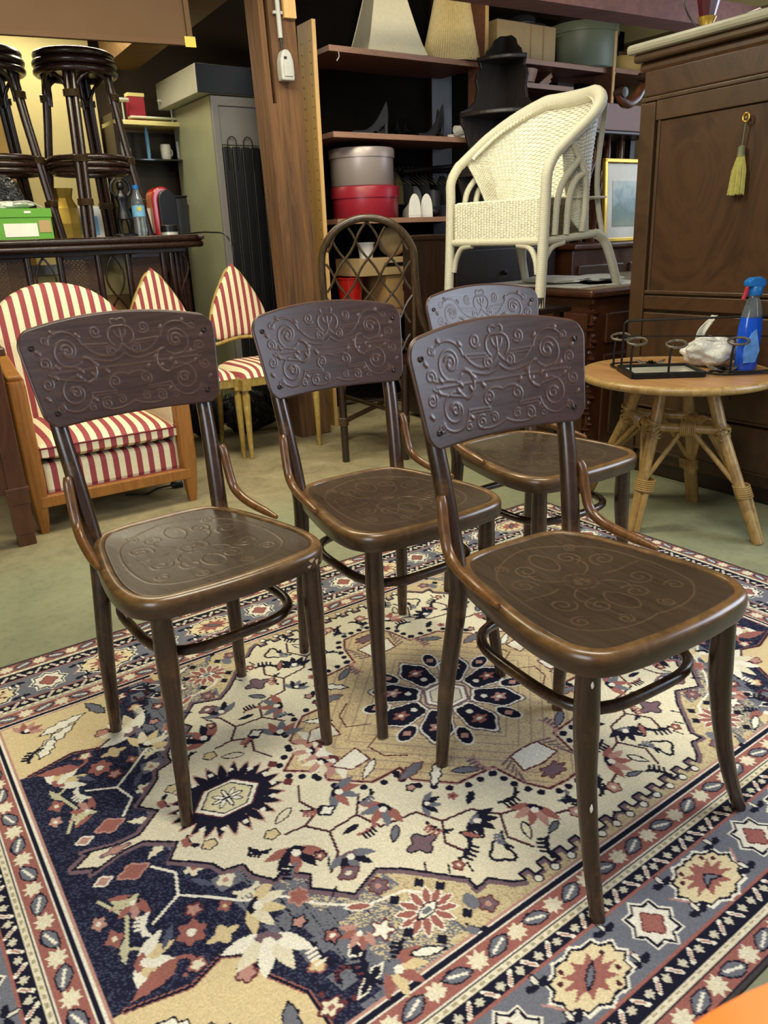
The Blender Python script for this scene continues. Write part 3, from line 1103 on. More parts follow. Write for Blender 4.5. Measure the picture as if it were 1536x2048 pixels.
# scrolls of the backrest, right half, z from the lower edge
half_back = [
    (spiral(0.118, 0.146, 0.034, 0.008, -2.4, 1.35), 1.0), (spiral(0.118, 0.146, 0.014, 0.003, 0.4, 1.2, 20), 1.2),
    (spiral(0.120, 0.064, 0.033, 0.007, 2.4, -1.35), 1.0), (spiral(0.120, 0.064, 0.013, 0.003, 0.4, 1.2, 20), 1.2),
    (spiral(0.168, 0.128, 0.012, 0.003, 3.6, -1.4, 22), 1.0), (spiral(0.172, 0.088, 0.012, 0.003, 2.6, 1.4, 22), 1.0),
    (spiral(0.160, 0.170, 0.009, 0.002, 4.0, -1.3, 18), 0.9), (spiral(0.158, 0.038, 0.010, 0.002, 2.2, 1.3, 18), 0.9),
    (spiral(0.052, 0.178, 0.013, 0.003, 3.9, 1.5, 24), 1.0), (spiral(0.026, 0.136, 0.012, 0.003, 1.6, -1.5, 24), 1.0),
    (spiral(0.034, 0.074, 0.014, 0.003, 5.2, 1.5, 24), 1.0), (spiral(0.060, 0.033, 0.013, 0.003, 2.2, -1.5, 24), 1.0),
    (spiral(0.028, 0.036, 0.010, 0.003, 0.8, 1.4, 20), 0.9), (spiral(0.092, 0.030, 0.009, 0.002, 2.0, -1.3, 18), 0.9),
    ([(0.0, 0.105), (0.16, 0.107)], 1.0), ([(0.03, 0.152), (0.082, 0.155)], 1.0), ([(0.035, 0.147), (0.075, 0.149)], 0.8),
    ([(0.036, 0.056), (0.088, 0.058)], 1.0), ([(0.036, 0.051), (0.082, 0.052)], 0.8),
    (bez((0.0, 0.185), (0.03, 0.19), (0.035, 0.16), (0.018, 0.148)), 1.1), (bez((0.0, 0.150), (0.02, 0.12), (0.055, 0.12), (0.082, 0.155)), 1.0),
    (bez((0.0, 0.13), (0.03, 0.10), (0.07, 0.13), (0.09, 0.13)), 1.0), (bez((0.085, 0.13), (0.060, 0.125), (0.060, 0.085), (0.088, 0.080)), 1.5),
    (bez((0.088, 0.080), (0.10, 0.09), (0.14, 0.085), (0.166, 0.106)), 1.0), (bez((0.085, 0.155), (0.095, 0.19), (0.14, 0.195), (0.158, 0.165)), 1.0),
    (bez((0.088, 0.055), (0.098, 0.02), (0.14, 0.018), (0.155, 0.045)), 1.0), (bez((0.10, 0.107), (0.12, 0.125), (0.15, 0.11), (0.165, 0.122)), 1.0),
    (bez((0.0, 0.085), (0.02, 0.095), (0.04, 0.09), (0.046, 0.074)), 1.0), (bez((0.0, 0.03), (0.02, 0.02), (0.05, 0.015), (0.07, 0.025)), 1.0),
    (bez((0.0, 0.197), (0.012, 0.205), (0.02, 0.196), (0.014, 0.19)), 1.0), ([(0.0, 0.155), (0.0, 0.178)], 1.1), (bez((0.0, 0.16), (0.01, 0.165), (0.012, 0.172), (0.012, 0.176)), 1.0),
]
for (x_, z_) in ((0.145, 0.118), (0.152, 0.098), (0.09, 0.175), (0.075, 0.095), (0.065, 0.115), (0.098, 0.105), (0.176, 0.15), (0.178, 0.06), (0.14, 0.185), (0.045, 0.098), (0.106, 0.095), (0.083, 0.045)):
    half_back.append(([(x_ - 0.002, z_ - 0.002), (x_ + 0.002, z_ + 0.002)], 1.8))
back_curves = half_back + [([(-x_, z_) for x_, z_ in c_], k) for c_, k in half_back]

WB, WT, ZB, ZTC, ZTM = 0.192, 0.2155, 0.694, 0.884, 0.9105


def panel_pt(s, t):
    """s -1..1 across, t 0..1 up; returns x, z of the backrest outline-fitted grid"""
    r_ = 0.034
    zmid = ZB + t * (0.5 * (ZTC + ZTM) - ZB)
    w_ = WB + (WT - WB) * t
    Hh = 0.19
    d = min(t, 1 - t) * Hh
    wr = w_ - r_ + sqrt(max(0.0, r_ * r_ - max(0.0, r_ - d) ** 2))
    x_ = s * wr
    ztop = ZTM - (ZTM - ZTC) * (x_ / WT) ** 2
    zbot = ZB + 0.006 * (1 - (x_ / WB) ** 2)
    return x_, zbot + t * (ztop - zbot)


def panel_y(x_, z_):
    return -0.014 - (z_ - 0.70) * 0.235 - 0.020 * (1 - (x_ / 0.21) ** 2)


nu, nvv = 252, 122
ss = np.linspace(-1, 1, nu)
tt = np.linspace(0, 1, nvv)
tt = 0.5 - 0.5 * np.cos(pi * tt) * (0.35) - 0.5 * (1 - 2 * tt) * 0.65
A = np.zeros((nu, nvv, 2))
for i, s_ in enumerate(ss):
    for j, t in enumerate(tt):
        A[i, j] = panel_pt(s_, t)
AX, AZ = A[..., 0], A[..., 1]
RH = relief(AX, AZ - ZB, back_curves, 0.0014, 1.0)
yy = -0.014 - (AZ - 0.70) * 0.235 - 0.020 * (1 - (AX / 0.21) ** 2)
edge = np.minimum(np.minimum(ss[:, None] + 1, 1 - ss[:, None]) * 0.2, np.minimum(tt, 1 - tt)[None] * 0.19)
rnd = 0.003 * np.clip(1 - edge / 0.004, 0, 1) ** 2
front = np.stack([AX, yy + RH * 0.0008 - rnd, AZ], -1)
back = np.stack([AX, yy - 0.0075 + rnd, AZ], -1)[::6, ::6]


def relief_mat(name, c1, c2, hi, rough, scale):
    m, nt, b = newmat(name)
    tc = nd(nt, 'ShaderNodeTexCoord')
    mp = nd(nt, 'ShaderNodeMapping')
    mp.inputs['Scale'].default_value = scale
    nt.links.new(tc.outputs['Object'], mp.inputs[0])
    n1 = nd(nt, 'ShaderNodeTexNoise', Scale=1.0, Detail=8.0, Roughness=0.7, Distortion=0.6)
    nt.links.new(mp.outputs[0], n1.inputs['Vector'])
    r = ramp(nt, n1.outputs[0], [(0.3, c1), (0.7, c2)])
    at = nd(nt, 'ShaderNodeAttribute', attribute_name='relief')
    mx = nd(nt, 'ShaderNodeMix', data_type='RGBA')
    mu = nd(nt, 'ShaderNodeMath', operation='MULTIPLY')
    nt.links.new(at.outputs['Fac'], mu.inputs[0])
    mu.inputs[1].default_value = 0.75
    nt.links.new(mu.outputs[0], mx.inputs[0])
    nt.links.new(r.outputs[0], mx.inputs[6])
    mx.inputs[7].default_value = hi
    nt.links.new(mx.outputs[2], b.inputs['Base Color'])
    rr = nd(nt, 'ShaderNodeMapRange')
    rr.inputs['To Min'].default_value = rough - 0.06
    rr.inputs['To Max'].default_value = rough + 0.14
    nt.links.new(n1.outputs[0], rr.inputs[0])
    nt.links.new(rr.outputs[0], b.inputs['Roughness'])
    bump(nt, b, n1.outputs[0], 0.22, 0.001)
    MATS[name] = m
    return m


relief_mat('chair_back_panel', S(46, 30, 24), S(66, 44, 36), S(80, 56, 45), 0.29, (9, 9, 90))
relief_mat('chair_seat_panel', S(46, 35, 25), S(68, 53, 38), S(96, 76, 54), 0.25, (110, 8, 8))


m, nt, b = newmat('seat_rim_wood')
tc = nd(nt, 'ShaderNodeTexCoord')
mp = nd(nt, 'ShaderNodeMapping')
mp.inputs['Scale'].default_value = (26, 26, 60)
nt.links.new(tc.outputs['Object'], mp.inputs[0])
n1 = nd(nt, 'ShaderNodeTexNoise', Scale=1.0, Detail=6.0, Roughness=0.65, Distortion=0.8)
nt.links.new(mp.outputs[0], n1.inputs['Vector'])
n2 = nd(nt, 'ShaderNodeTexNoise', Scale=22.0, Detail=4.0)
nt.links.new(tc.outputs['Object'], n2.inputs['Vector'])
dk_ = ramp(nt, n1.outputs[0], [(0.3, S(42, 28, 17)), (0.7, S(70, 48, 28))])
lt_ = ramp(nt, n1.outputs[0], [(0.3, S(88, 62, 34)), (0.7, S(124, 92, 52))])
sp_ = nd(nt, 'ShaderNodeSeparateXYZ')
nt.links.new(tc.outputs['Object'], sp_.inputs[0])
wr_ = nd(nt, 'ShaderNodeMapRange')          # varnish rubbed off along the upper edge
wr_.inputs['From Min'].default_value = 0.450
wr_.inputs['From Max'].default_value = 0.466
nt.links.new(sp_.outputs[2], wr_.inputs[0])
ml_ = nd(nt, 'ShaderNodeMath', operation='MULTIPLY')
rp_ = ramp(nt, n2.outputs[0], [(0.30, (0.25, 0.25, 0.25, 1)), (0.55, (1, 1, 1, 1))])
nt.links.new(wr_.outputs[0], ml_.inputs[0])
nt.links.new(rp_.outputs[0], ml_.inputs[1])
mx = nd(nt, 'ShaderNodeMix', data_type='RGBA')
nt.links.new(ml_.outputs[0], mx.inputs[0])
nt.links.new(dk_.outputs[0], mx.inputs[6])
nt.links.new(lt_.outputs[0], mx.inputs[7])
nt.links.new(mx.outputs[2], b.inputs['Base Color'])
b.inputs['Roughness'].default_value = 0.3
b.inputs['Coat Weight'].default_value = 0.3
b.inputs['Coat Roughness'].default_value = 0.2
bump(nt, b, n1.outputs[0], 0.06, 0.001)
MATS['seat_rim_wood'] = m


def with_relief(mb, name, H, off, count, rim_from=None):
    me_ = mb.mesh(name)
    at_ = me_.attributes.new('relief', 'FLOAT', 'POINT')
    v_ = np.zeros(len(me_.vertices), np.float32)
    v_[off:off + count] = H.ravel()
    if rim_from is not None:
        v_[rim_from[0]:rim_from[1]] = 1.5
    at_.data.foreach_set('value', v_)
    return me_


pm_ = MB()
pm_.grid(front, flip=True)
nf = len(pm_.v)
# rim between front and back faces
loop = [(i, 0) for i in range(nu)] + [(nu - 1, j) for j in range(1, nvv)] + [(i, nvv - 1) for i in range(nu - 2, -1, -1)] + [(0, j) for j in range(nvv - 2, 0, -1)]
rimf = [front[i, j] for i, j in loop]
rimb = [np.array([AX[i, j], yy[i, j] - 0.0075, AZ[i, j]]) for i, j in loop]
nl = len(loop)
pm_.add(rimf + rimb, [(k, (k + 1) % nl, nl + (k + 1) % nl, nl + k) for k in range(nl)], True)
nrim = len(pm_.v)
pm_.grid(back)
EH = np.maximum(RH, 1.4 * np.clip(1 - edge / 0.0035, 0, 1))
back_mesh = with_relief(pm_, 'backrest', EH, 0, nf, (nf, nrim))

# seat outline
oh = [(0.0, -0.036), (0.08, -0.033), (0.135, -0.012), (0.168, 0.045), (0.189, 0.13), (0.206, 0.22), (0.212, 0.29), (0.203, 0.346), (0.167, 0.386), (0.09, 0.400), (0.0, 0.404)]
oc = oh + [(-x_, y_) for x_, y_ in oh[-2:0:-1]]
OUT = [(p.x, p.y) for p in catmull([(x_, y_, 0) for x_, y_ in oc], 10, True)]
NO = len(OUT)
ON = []
for i in range(NO):
    (x1, y1), (x2, y2) = OUT[i - 1], OUT[(i + 1) % NO]
    l = hypot(x2 - x1, y2 - y1)
    ON.append((-(y2 - y1) / l, (x2 - x1) / l))        # inward normal


def inset(d):
    return [(x_ + nx * d, y_ + ny * d) for (x_, y_), (nx, ny) in zip(OUT, ON)]


sec = [(0.0235, 0.461), (0.0225, 0.467), (0.0195, 0.4695), (0.012, 0.4695), (0.0065, 0.468), (0.002, 0.463), (0.0, 0.456), (0.0005, 0.434), (0.003, 0.429), (0.026, 0.427)]
RG = np.zeros((NO, len(sec), 3))
for k, (d, z_) in enumerate(sec):
    for i, (x_, y_) in enumerate(inset(d)):
        RG[i, k] = (x_, y_, z_)
ring_mb = MB().grid(RG, closeu=True, closev=True)
ring_mesh = ring_mb.mesh('seat_ring')
# pressed plywood seat
half_seat = [
    (spiral(0.0, 0.17, 0.030, 0.030, 0, 1, 40), 0.8), (spiral(0.0, 0.17, 0.016, 0.004, 0, 2, 40), 0.9), (spiral(0.045, 0.255, 0.026, 0.005, 4.2, 1.5), 1),
    (spiral(0.095, 0.22, 0.026, 0.005, 3.2, -1.5), 1), (spiral(0.10, 0.13, 0.027, 0.005, 2.6, 1.5), 1), (spiral(0.052, 0.085, 0.025, 0.005, 1.6, -1.5), 1),
    (spiral(0.115, 0.28, 0.018, 0.004, 3.8, 1.4, 26), 1), (spiral(0.05, 0.315, 0.016, 0.004, 4.5, -1.4, 26), 1), (spiral(0.09, 0.055, 0.015, 0.004, 1.8, 1.4, 26), 1),
    (bez((0.0, 0.30), (0.03, 0.29), (0.03, 0.24), (0.0, 0.225)), 1), (bez((0.0, 0.115), (0.03, 0.10), (0.03, 0.05), (0.0, 0.04)), 1),
    (bez((0.0, 0.335), (0.06, 0.35), (0.12, 0.33), (0.145, 0.29)), 1), (bez((0.145, 0.29), (0.16, 0.25), (0.155, 0.17), (0.135, 0.11)), 1),
    (bez((0.135, 0.11), (0.12, 0.06), (0.06, 0.02), (0.0, 0.015)), 1), (bez((0.03, 0.19), (0.06, 0.2), (0.065, 0.23), (0.05, 0.24)), 1),
    (bez((0.03, 0.15), (0.06, 0.14), (0.07, 0.11), (0.06, 0.1)), 1), (bez((0.055, 0.17), (0.09, 0.185), (0.12, 0.17), (0.14, 0.18)), 1),
]
seat_curves = half_seat + [([(-x_, y_) for x_, y_ in c_], k) for c_, k in half_seat]
NR = 84
inn = np.array(inset(0.0215))
SEG = NO * 2
inn2 = np.array([(inn[i // 2] if i % 2 == 0 else 0.5 * (inn[i // 2] + inn[(i // 2 + 1) % NO])) for i in range(SEG)])
ctr = np.array([0.0, 0.175])
kk = np.linspace(1, 0.0, NR) ** 0.8
SX = ctr[0] + (inn2[None, :, 0] - ctr[0]) * kk[:, None]
SY = ctr[1] + (inn2[None, :, 1] - ctr[1]) * kk[:, None]
SH = relief(SX, SY, seat_curves, 0.0013, 1.0)
SZ = 0.4670 - 0.010 * (1 - kk[:, None] ** 2.5) + 0.0008 * SH - 0.003 * np.exp(-((kk[:, None] - 1) / 0.012) ** 2)
sm_ = MB().grid(np.stack([SX, SY, SZ], -1).transpose(1, 0, 2), closeu=True)
seat_mesh = with_relief(sm_, 'seat', SH.T, 0, SX.size)


def bentwood_chair(pose, feet, panel_dz, label, tops=None):
    px, py, th = pose
    t = thing('bentwood_chair', label, 'chair', (px, py, RZT), th, 'set of four bentwood chairs on the rug')
    p = link('backrest', back_mesh, 'chair_back_panel', t)
    p.location.z = panel_dz
    for x_, z_ in ((0.186, 0.855), (-0.186, 0.855), (0.166, 0.725), (-0.166, 0.725)):
        y_ = panel_y(x_, z_)
        q = MB().lathe([(0.0055, 0.0), (0.0052, 0.0022), (0.004, 0.003), (0.0035, 0.0012), (0.0, 0.0012)], 12, (x_, y_ + 0.0006, z_), RX(-pi / 2 + 0.22))
        q.build('screw', 'dark_wood', p)
    link('seat_ring', ring_mesh, 'seat_rim_wood', t)
    link('seat', seat_mesh, 'chair_seat_panel', t)
    # front legs, sabre-curved at the foot
    for k, s_ in ((0, 1), (1, -1)):
        fx, fy = feet[k]
        lx, ly = (s_ * 0.160, 0.350) if tops is None else tops[k]
        pts, rr = [], []
        for i in range(13):
            z_ = 0.432 * (1 - i / 12)
            g = (i / 12) ** 2.1
            pts.append((lx + (fx - lx) * g, ly + (fy - ly) * g, z_))
            u = i / 12
            rr.append(0.0185 + 0.0022 * sin(pi * min(1, u / 0.45)) - 0.0062 * max(0, (u - 0.25) / 0.75))
        MB().tube(pts, rr, 14).build('front_leg', 'chair_dark', t)
    for k, s_ in ((2, 1), (3, -1)):
        bx, by = feet[k]
        pts = catmull([(bx, by, 0), (bx - s_ * 0.006, by + 0.012, 0.2), (s_ * 0.150, 0.004, 0.40), (s_ * 0.150, -0.003, 0.475),
                       (s_ * 0.157, -0.026, 0.60), (s_ * 0.162, -0.047, 0.69), (s_ * 0.166, -0.078, 0.80), (s_ * 0.168, -0.095, 0.855)], 5)
        MB().tube(pts, [0.013, 0.0165, 0.0185, 0.0192, 0.0188, 0.018, 0.017, 0.0145, 0.012], 14).build('back_post', 'chair_dark', t)
        br = catmull([(s_ * 0.175, -0.013, 0.606), (s_ * 0.178, -0.007, 0.592), (s_ * 0.180, 0.002, 0.550), (s_ * 0.182, 0.016, 0.510),
                      (s_ * 0.186, 0.046, 0.490), (s_ * 0.191, 0.092, 0.480), (s_ * 0.196, 0.138, 0.475), (s_ * 0.199, 0.176, 0.471)], 6)
        MB().tube(br, [0.0085, 0.0105, 0.0105, 0.0105, 0.0105, 0.0095, 0.005], 12).build('side_bracket', 'chair_ring', t)
    hp = []
    for i in range(48):
        a = 2 * pi * i / 48
        ca, sa = cos(a), sin(a)
        k = (abs(ca) ** 3.6 + abs(sa) ** 3.6) ** (-1 / 3.6)
        y_ = 0.176 + 0.166 * k * sa
        hp.append(((0.158 - 0.012 * (0.35 - y_) / 0.35) * k * ca, y_, 0.322))
    MB().tube(hp, 0.0105, 10, True).build('leg_hoop', 'chair_dark', t)
    return t


chair_a = bentwood_chair((-0.5056, 1.5826, 3.8075), [(0.183, 0.400), (-0.162, 0.377), (0.180, 0.013), (-0.153, 0.003)], 0.012,
               'leftmost bentwood chair, in front of the striped armchair, pale chips on its seat rim', [(0.156, 0.352), (-0.164, 0.360)])
bentwood_chair((-0.0847, 1.8554, 3.7239), [(0.199, 0.418), (-0.180, 0.391), (0.163, -0.018), (-0.175, -0.032)], -0.004,
               'bentwood chair in the middle, between the leftmost and the nearest bentwood chair')
chair_c = bentwood_chair((0.2603, 1.3608, 3.6945), [(0.187, 0.420), (-0.227, 0.395), (0.167, -0.031), (-0.172, -0.035)], -0.006,
               'bentwood chair nearest the lens, front legs on the rug border at right', [(0.164, 0.345), (-0.138, 0.368)])
bentwood_chair((0.3437, 2.1914, 3.7182), [(0.190, 0.405), (-0.185, 0.395), (0.168, -0.022), (-0.168, -0.022)], 0.0,
               'bentwood chair at the back of the four, beside the round rattan table')

# bare wood chips on the rim of the left chair, white flecks on a leg of the nearest one
plain('bare_wood', S(188, 158, 122), 0.7)
plain('white_fleck', S(226, 224, 218), 0.6, var=0.03)
for (tx, ty, z_, a_, b_) in ((-0.150, 0.392, 0.452, 0.008, 0.004), (-0.160, 0.389, 0.444, 0.005, 0.006), (-0.142, 0.394, 0.441, 0.005, 0.003)):
    k = min(range(NO), key=lambda i: hypot(OUT[i][0] - tx, OUT[i][1] - ty))
    (x_, y_), (nx, ny) = OUT[k], ON[k]
    pts = []
    for i in range(9):
        q = 2 * pi * i / 9
        w_ = 1 + 0.3 * sin(3 * q)
        pts.append((x_ - nx * 0.0006 + ny * a_ * w_ * cos(q), y_ - ny * 0.0006 - nx * a_ * w_ * cos(q), z_ + b_ * w_ * sin(q)))
    MB().add(pts, [tuple(range(9))]).build('chip', 'bare_wood', chair_a)
for z_, h_ in ((0.408, 0.006), (0.195, 0.008)):
    u = 1 - z_ / 0.432
    g = u ** 2.1
    cx_, cy_ = 0.164 + (0.187 - 0.164) * g, 0.345 + (0.420 - 0.345) * g
    MB().lathe([(0.001, -h_), (0.0022, -h_ * 0.5), (0.0026, 0.0), (0.0015, h_ * 0.6), (0.0006, h_)], 8, (cx_ + 0.009, cy_ + 0.0175, z_)).build('paint_fleck', 'white_fleck', chair_c)
# ------------------------------------------------------------------ more materials
RED_ST, CRM_ST = S(150, 62, 66), S(232, 220, 182)
stripes('stripe_cloth', RED_ST, CRM_ST, 0, 0.0475, 0.75)
plain('red_piping', S(112, 32, 38), 0.7)
plain('steel', S(204, 204, 188), 0.38, 0.4, 0.08, 5)
plain('steel_matt', S(164, 164, 132), 0.42, 0.3, 0.08, 4)
plain('grey_panel', S(128, 124, 120), 0.45, 0.2, 0.06, 4)
plain('black_panel', S(22, 22, 25), 0.42, 0.0, 0.2)
plain('black_plastic', S(16, 16, 18), 0.35, 0.0, 0.2)
m, nt, b = newmat('bin_bag')
b.inputs['Base Color'].default_value = S(22, 23, 26)
b.inputs['Roughness'].default_value = 0.18
tc = nd(nt, 'ShaderNodeTexCoord')
n1 = nd(nt, 'ShaderNodeTexNoise', Scale=16.0, Detail=4.0, Distortion=2.0)
nt.links.new(tc.outputs['Object'], n1.inputs['Vector'])
bump(nt, b, n1.outputs[0], 1.0, 0.03)
MATS['bin_bag'] = m
plain('void_shade', S(20, 17, 14), 0.95, 0.0, 0.2)  # shade of the void behind the shelves, put into the colour
MATS['void_shade'].node_tree.nodes['Principled BSDF'].inputs['Specular IOR Level'].default_value = 0.05
plain('navy_board', S(30, 36, 44), 0.6, 0.0, 0.1)
plain('grey_plastic', S(176, 174, 166), 0.45)
plain('white_plastic', S(226, 226, 222), 0.4, var=0.04)
plain('paper_white', S(232, 228, 214), 0.8, var=0.05, bmp=0.1)
plain('paper_kraft', S(176, 148, 104), 0.8, var=0.08, bmp=0.1)
plain('cardboard', S(170, 134, 86), 0.85, var=0.08)
plain('lampshade_cloth', S(238, 226, 190), 0.85, var=0.05, nscale=60)
plain('lampshade_cord', S(228, 204, 144), 0.6, var=0.12, nscale=60)
plain('red_card', S(158, 36, 52), 0.35, var=0.06)
plain('green_card', S(96, 158, 52), 0.6, var=0.05)
plain('hatbox_green', S(116, 122, 100), 0.45, var=0.05)
plain('hatbox_yellow', S(204, 164, 84), 0.6, var=0.08)
plain('shoe_black', S(52, 52, 56), 0.45, var=0.2)
plain('shoe_white', S(232, 228, 216), 0.6, var=0.04)
plain('cloth_olive', S(78, 66, 40), 0.95, var=0.15)
plain('cloth_black', S(22, 22, 26), 0.95, var=0.3)
plain('cloth_grey', S(86, 88, 92), 0.9, var=0.2)
plain('red_gloss', S(170, 28, 22), 0.18, var=0.05, coat=0.5)
plain('gold', S(196, 160, 70), 0.35, 0.8, 0.1)
plain('iron', S(34, 33, 32), 0.45, 0.6, 0.25, 40, 0.3)
plain('iron_worn', S(112, 106, 92), 0.42, 0.7, 0.3, 90, 0.3)
plain('mirror_glass', S(216, 214, 192), 0.12, 0.35, 0.04)
plain('marble', S(150, 146, 124), 0.35, var=0.10, nscale=6)
plain('yellow_tape', S(206, 190, 84), 0.7)
plain('blue_cap', S(24, 104, 176), 0.3, var=0.05)
plain('blue_liquid', S(14, 78, 196), 0.12, var=0.04, coat=0.4)
plain('bottle_clear', S(196, 214, 226), 0.08, var=0.02, trans=0.85)
plain('water_label', S(120, 178, 214), 0.5)
plain('spray_label', S(96, 150, 220), 0.45, var=0.3, nscale=30)
plain('cyan_tape', S(86, 178, 196), 0.6)
plain('tassel_thread', S(176, 168, 88), 0.8, var=0.2, nscale=80)
plain('tassel_cap', S(104, 106, 76), 0.7)
plain('orange_plastic', S(252, 128, 10), 0.45, var=0.03)
plain('statue_black', S(14, 13, 14), 0.3, var=0.2)
plain('carton_cream', S(238, 222, 150), 0.8, var=0.06)
plain('smoke_glass', S(70, 74, 76), 0.1, var=0.05, trans=0.6)
plain('dark_red_lacquer', S(70, 20, 26), 0.3)


def RT(name, label, cat, s, t, z=0.0, rz=0.0, group=None):
    """thing standing at room position s, t; its local x runs along the back wall"""
    return thing(name, label, cat, room(s, t, z), RA + rz, group)


# ------------------------------------------------------------------ timber post with what hangs on it
LEAN = -0.030
po = RT('timber_post', 'old brown timber post with a long slot, standing behind the chairs', 'post', 1.906, 3.69)
po.rotation_euler = (0, LEAN, RA)
m_ = MB().box((0.120, 0.07, 1.33), (0.14, 0.14, 2.66))
m_.box((0.025, 0.07, 0.84), (0.05, 0.14, 1.68))
m_.box((0.025, 0.10, 2.17), (0.05, 0.08, 0.981))
m_.box((0.014, 0.03, 2.17), (0.028, 0.06, 0.981))
m_.build('timber', 'oak_post', po)
m_ = MB().box((0.155, -0.012, 2.34), (0.065, 0.024, 0.60))
m_.build('batten', 'pine_edge', po, 0.002)
cd = RT('cable_conduit', 'grey plastic cable conduit running down the timber post to a socket', 'conduit', 1.906, 3.69)
cd.rotation_euler = (0, LEAN, RA)
MB().tube([(0.092, -0.016, 2.6), (0.094, -0.016, 1.955)], 0.0115, 12).build('pipe', 'grey_plastic', cd)
MB().tube([(0.094, -0.016, 1.96), (0.095, -0.018, 1.90)], 0.006, 8).build('cable', 'black_plastic', cd)
k_ = MB().box((0.0935, -0.010, 2.06), (0.05, 0.018, 0.014))
k_.build('clip', 'grey_plastic', cd, 0.003)
so = RT('wall_socket', 'beige rounded plug socket fixed to the timber post', 'socket', 1.906, 3.69)
so.rotation_euler = (0, LEAN, RA)
prof = [(-0.034, -0.065), (0.034, -0.065), (0.036, -0.02), (0.034, 0.02), (0.024, 0.05), (0.012, 0.066), (-0.012, 0.066), (-0.024, 0.05), (-0.034, 0.02), (-0.036, -0.02)]
MB().prism(prof, 0.05, Matrix.Translation((0.100, -0.027, 1.838)) @ RX(pi / 2)).build('housing', 'grey_plastic', so, 0.008)
MB().box((0.100, -0.054, 1.815), (0.044, 0.006, 0.05)).build('cover', 'grey_plastic', so, 0.002)
MB().box((0.090, -0.0535, 1.868), (0.014, 0.004, 0.010)).build('switch', 'black_plastic', so)

# ------------------------------------------------------------------ ceiling beams and hanging board
bm = MB().bar(room(1.62, 5.2, 2.16), room(2.02, 2.1, 2.52), 0.20, 0.20)
tag(structure('trim_1', bm, 'beam_wood'), None)
bm = MB().bar(room(2.4, 3.30, 2.20), room(6.4, 3.30, 2.28), 0.18, 0.14)
structure('trim_2', bm, 'beam_red')
hb = RT('hanging_board', 'brown hardboard sheet with lath edging hanging above the rattan bar', 'board', -0.3, 4.05, 1.895)
hb.rotation_euler = (0, -0.0376, RA)
MB().box((0.97, 0.0, 0.32), (1.94, 0.012, 0.64)).build('sheet', 'hardboard', hb)
MB().box((0.97, -0.014, 0.012), (1.96, 0.018, 0.026)).build('lath', 'hardboard', hb, 0.002)
MB().box((1.935, -0.014, 0.33), (0.026, 0.018, 0.61)).build('lath', 'hardboard', hb, 0.002)
MB().box((1.93, -0.025, 0.014), (0.055, 0.004, 0.045)).build('tape', 'yellow_tape', hb)

# ------------------------------------------------------------------ steel cabinet
stc = RT('steel_cabinet', 'tall stainless steel cabinet with black ribbed front behind the timber post', 'cabinet', 1.90, 4.5)
MB().box((0.31, 0.32, 0.92), (0.62, 0.62, 1.84)).build('body', 'steel_matt', stc, 0.004)
MB().box((0.30, 0.31, 1.915), (0.76, 0.66, 0.145)).build('cap', 'steel', stc, 0.004)
MB().box((0.30, -0.026, 1.915), (0.757, 0.012, 0.142)).build('fascia', 'navy_board', stc, 0.002)
MB().lathe([(0.0, 0), (0.012, 0.0), (0.012, 0.02), (0.0, 0.02)], 10, (0.36, -0.04, 1.93), RX(pi / 2)).build('hook', 'gold', stc)
f_ = MB()
for c_, d_ in (((0.31, 0.0, 1.81), (0.62, 0.03, 0.05)), ((0.02, 0.0, 0.92), (0.04, 0.03, 1.74)), ((0.60, 0.0, 0.92), (0.04, 0.03, 1.74))):
    f_.box(c_, d_)
f_.build('door_frame', 'grey_panel', stc, 0.003)
MB().box((0.31, 0.002, 1.685), (0.54, 0.012, 0.20)).build('door_panel', 'grey_panel', stc, 0.003)
for i in range(9):
    MB().box((0.070 + i * 0.060, -0.004, 0.80), (0.052, 0.022, 1.55)).build('rib', 'black_panel', stc, 0.006)
for x_ in (0.10, 0.20):
    MB().tube(catmull([(x_ - 0.028, -0.02, 1.45), (x_ - 0.028, -0.022, 1.585), (x_ - 0.014, -0.024, 1.622), (x_ + 0.014, -0.024, 1.622), (x_ + 0.028, -0.022, 1.585), (x_ + 0.028, -0.02, 1.45)], 5), 0.003, 6).build('wire_loop', 'black_plastic', stc)
MB().box((0.305, -0.020, 1.66), (0.02, 0.014, 0.06)).build('latch', 'white_plastic', stc, 0.003)
MB().box((0.555, -0.02, 1.60), (0.03, 0.006, 0.075)).build('tape', 'cyan_tape', stc)

# ------------------------------------------------------------------ rattan bar
bar = RT('rattan_bar', 'dark rattan bar counter with cane panels and looped rods behind the striped armchair', 'bar', -0.45, 4.22)
TOPZ = 1.098
MB().box((1.02, 0.26, TOPZ - 0.012), (2.14, 0.66, 0.022)).build('counter_top', 'rattan_dark', bar, 0.006)
for dz in (-0.014, -0.046):
    MB().tube([(-0.05, -0.085, TOPZ + dz), (1.98, -0.085, TOPZ + dz), (2.07, -0.05, TOPZ + dz), (2.11, 0.05, TOPZ + dz), (2.11, 0.55, TOPZ + dz)], 0.017, 10).build('edge_rod', 'rattan_dark', bar)
MB().bar((0, 0, 1.030), (2.0, 0, 1.030), 0.04, 0.035).build('top_rail', 'rattan_dark', bar, 0.006)
MB().bar((0, 0, 0.06), (2.0, 0, 0.06), 0.04, 0.05).build('bottom_rail', 'rattan_dark', bar, 0.006)
STL = [0.82, 0.99, 1.16, 1.33, 1.50, 1.67, 1.84]
STL = [0.835, 1.165, 1.185, 1.325, 1.535, 1.665, 1.88]
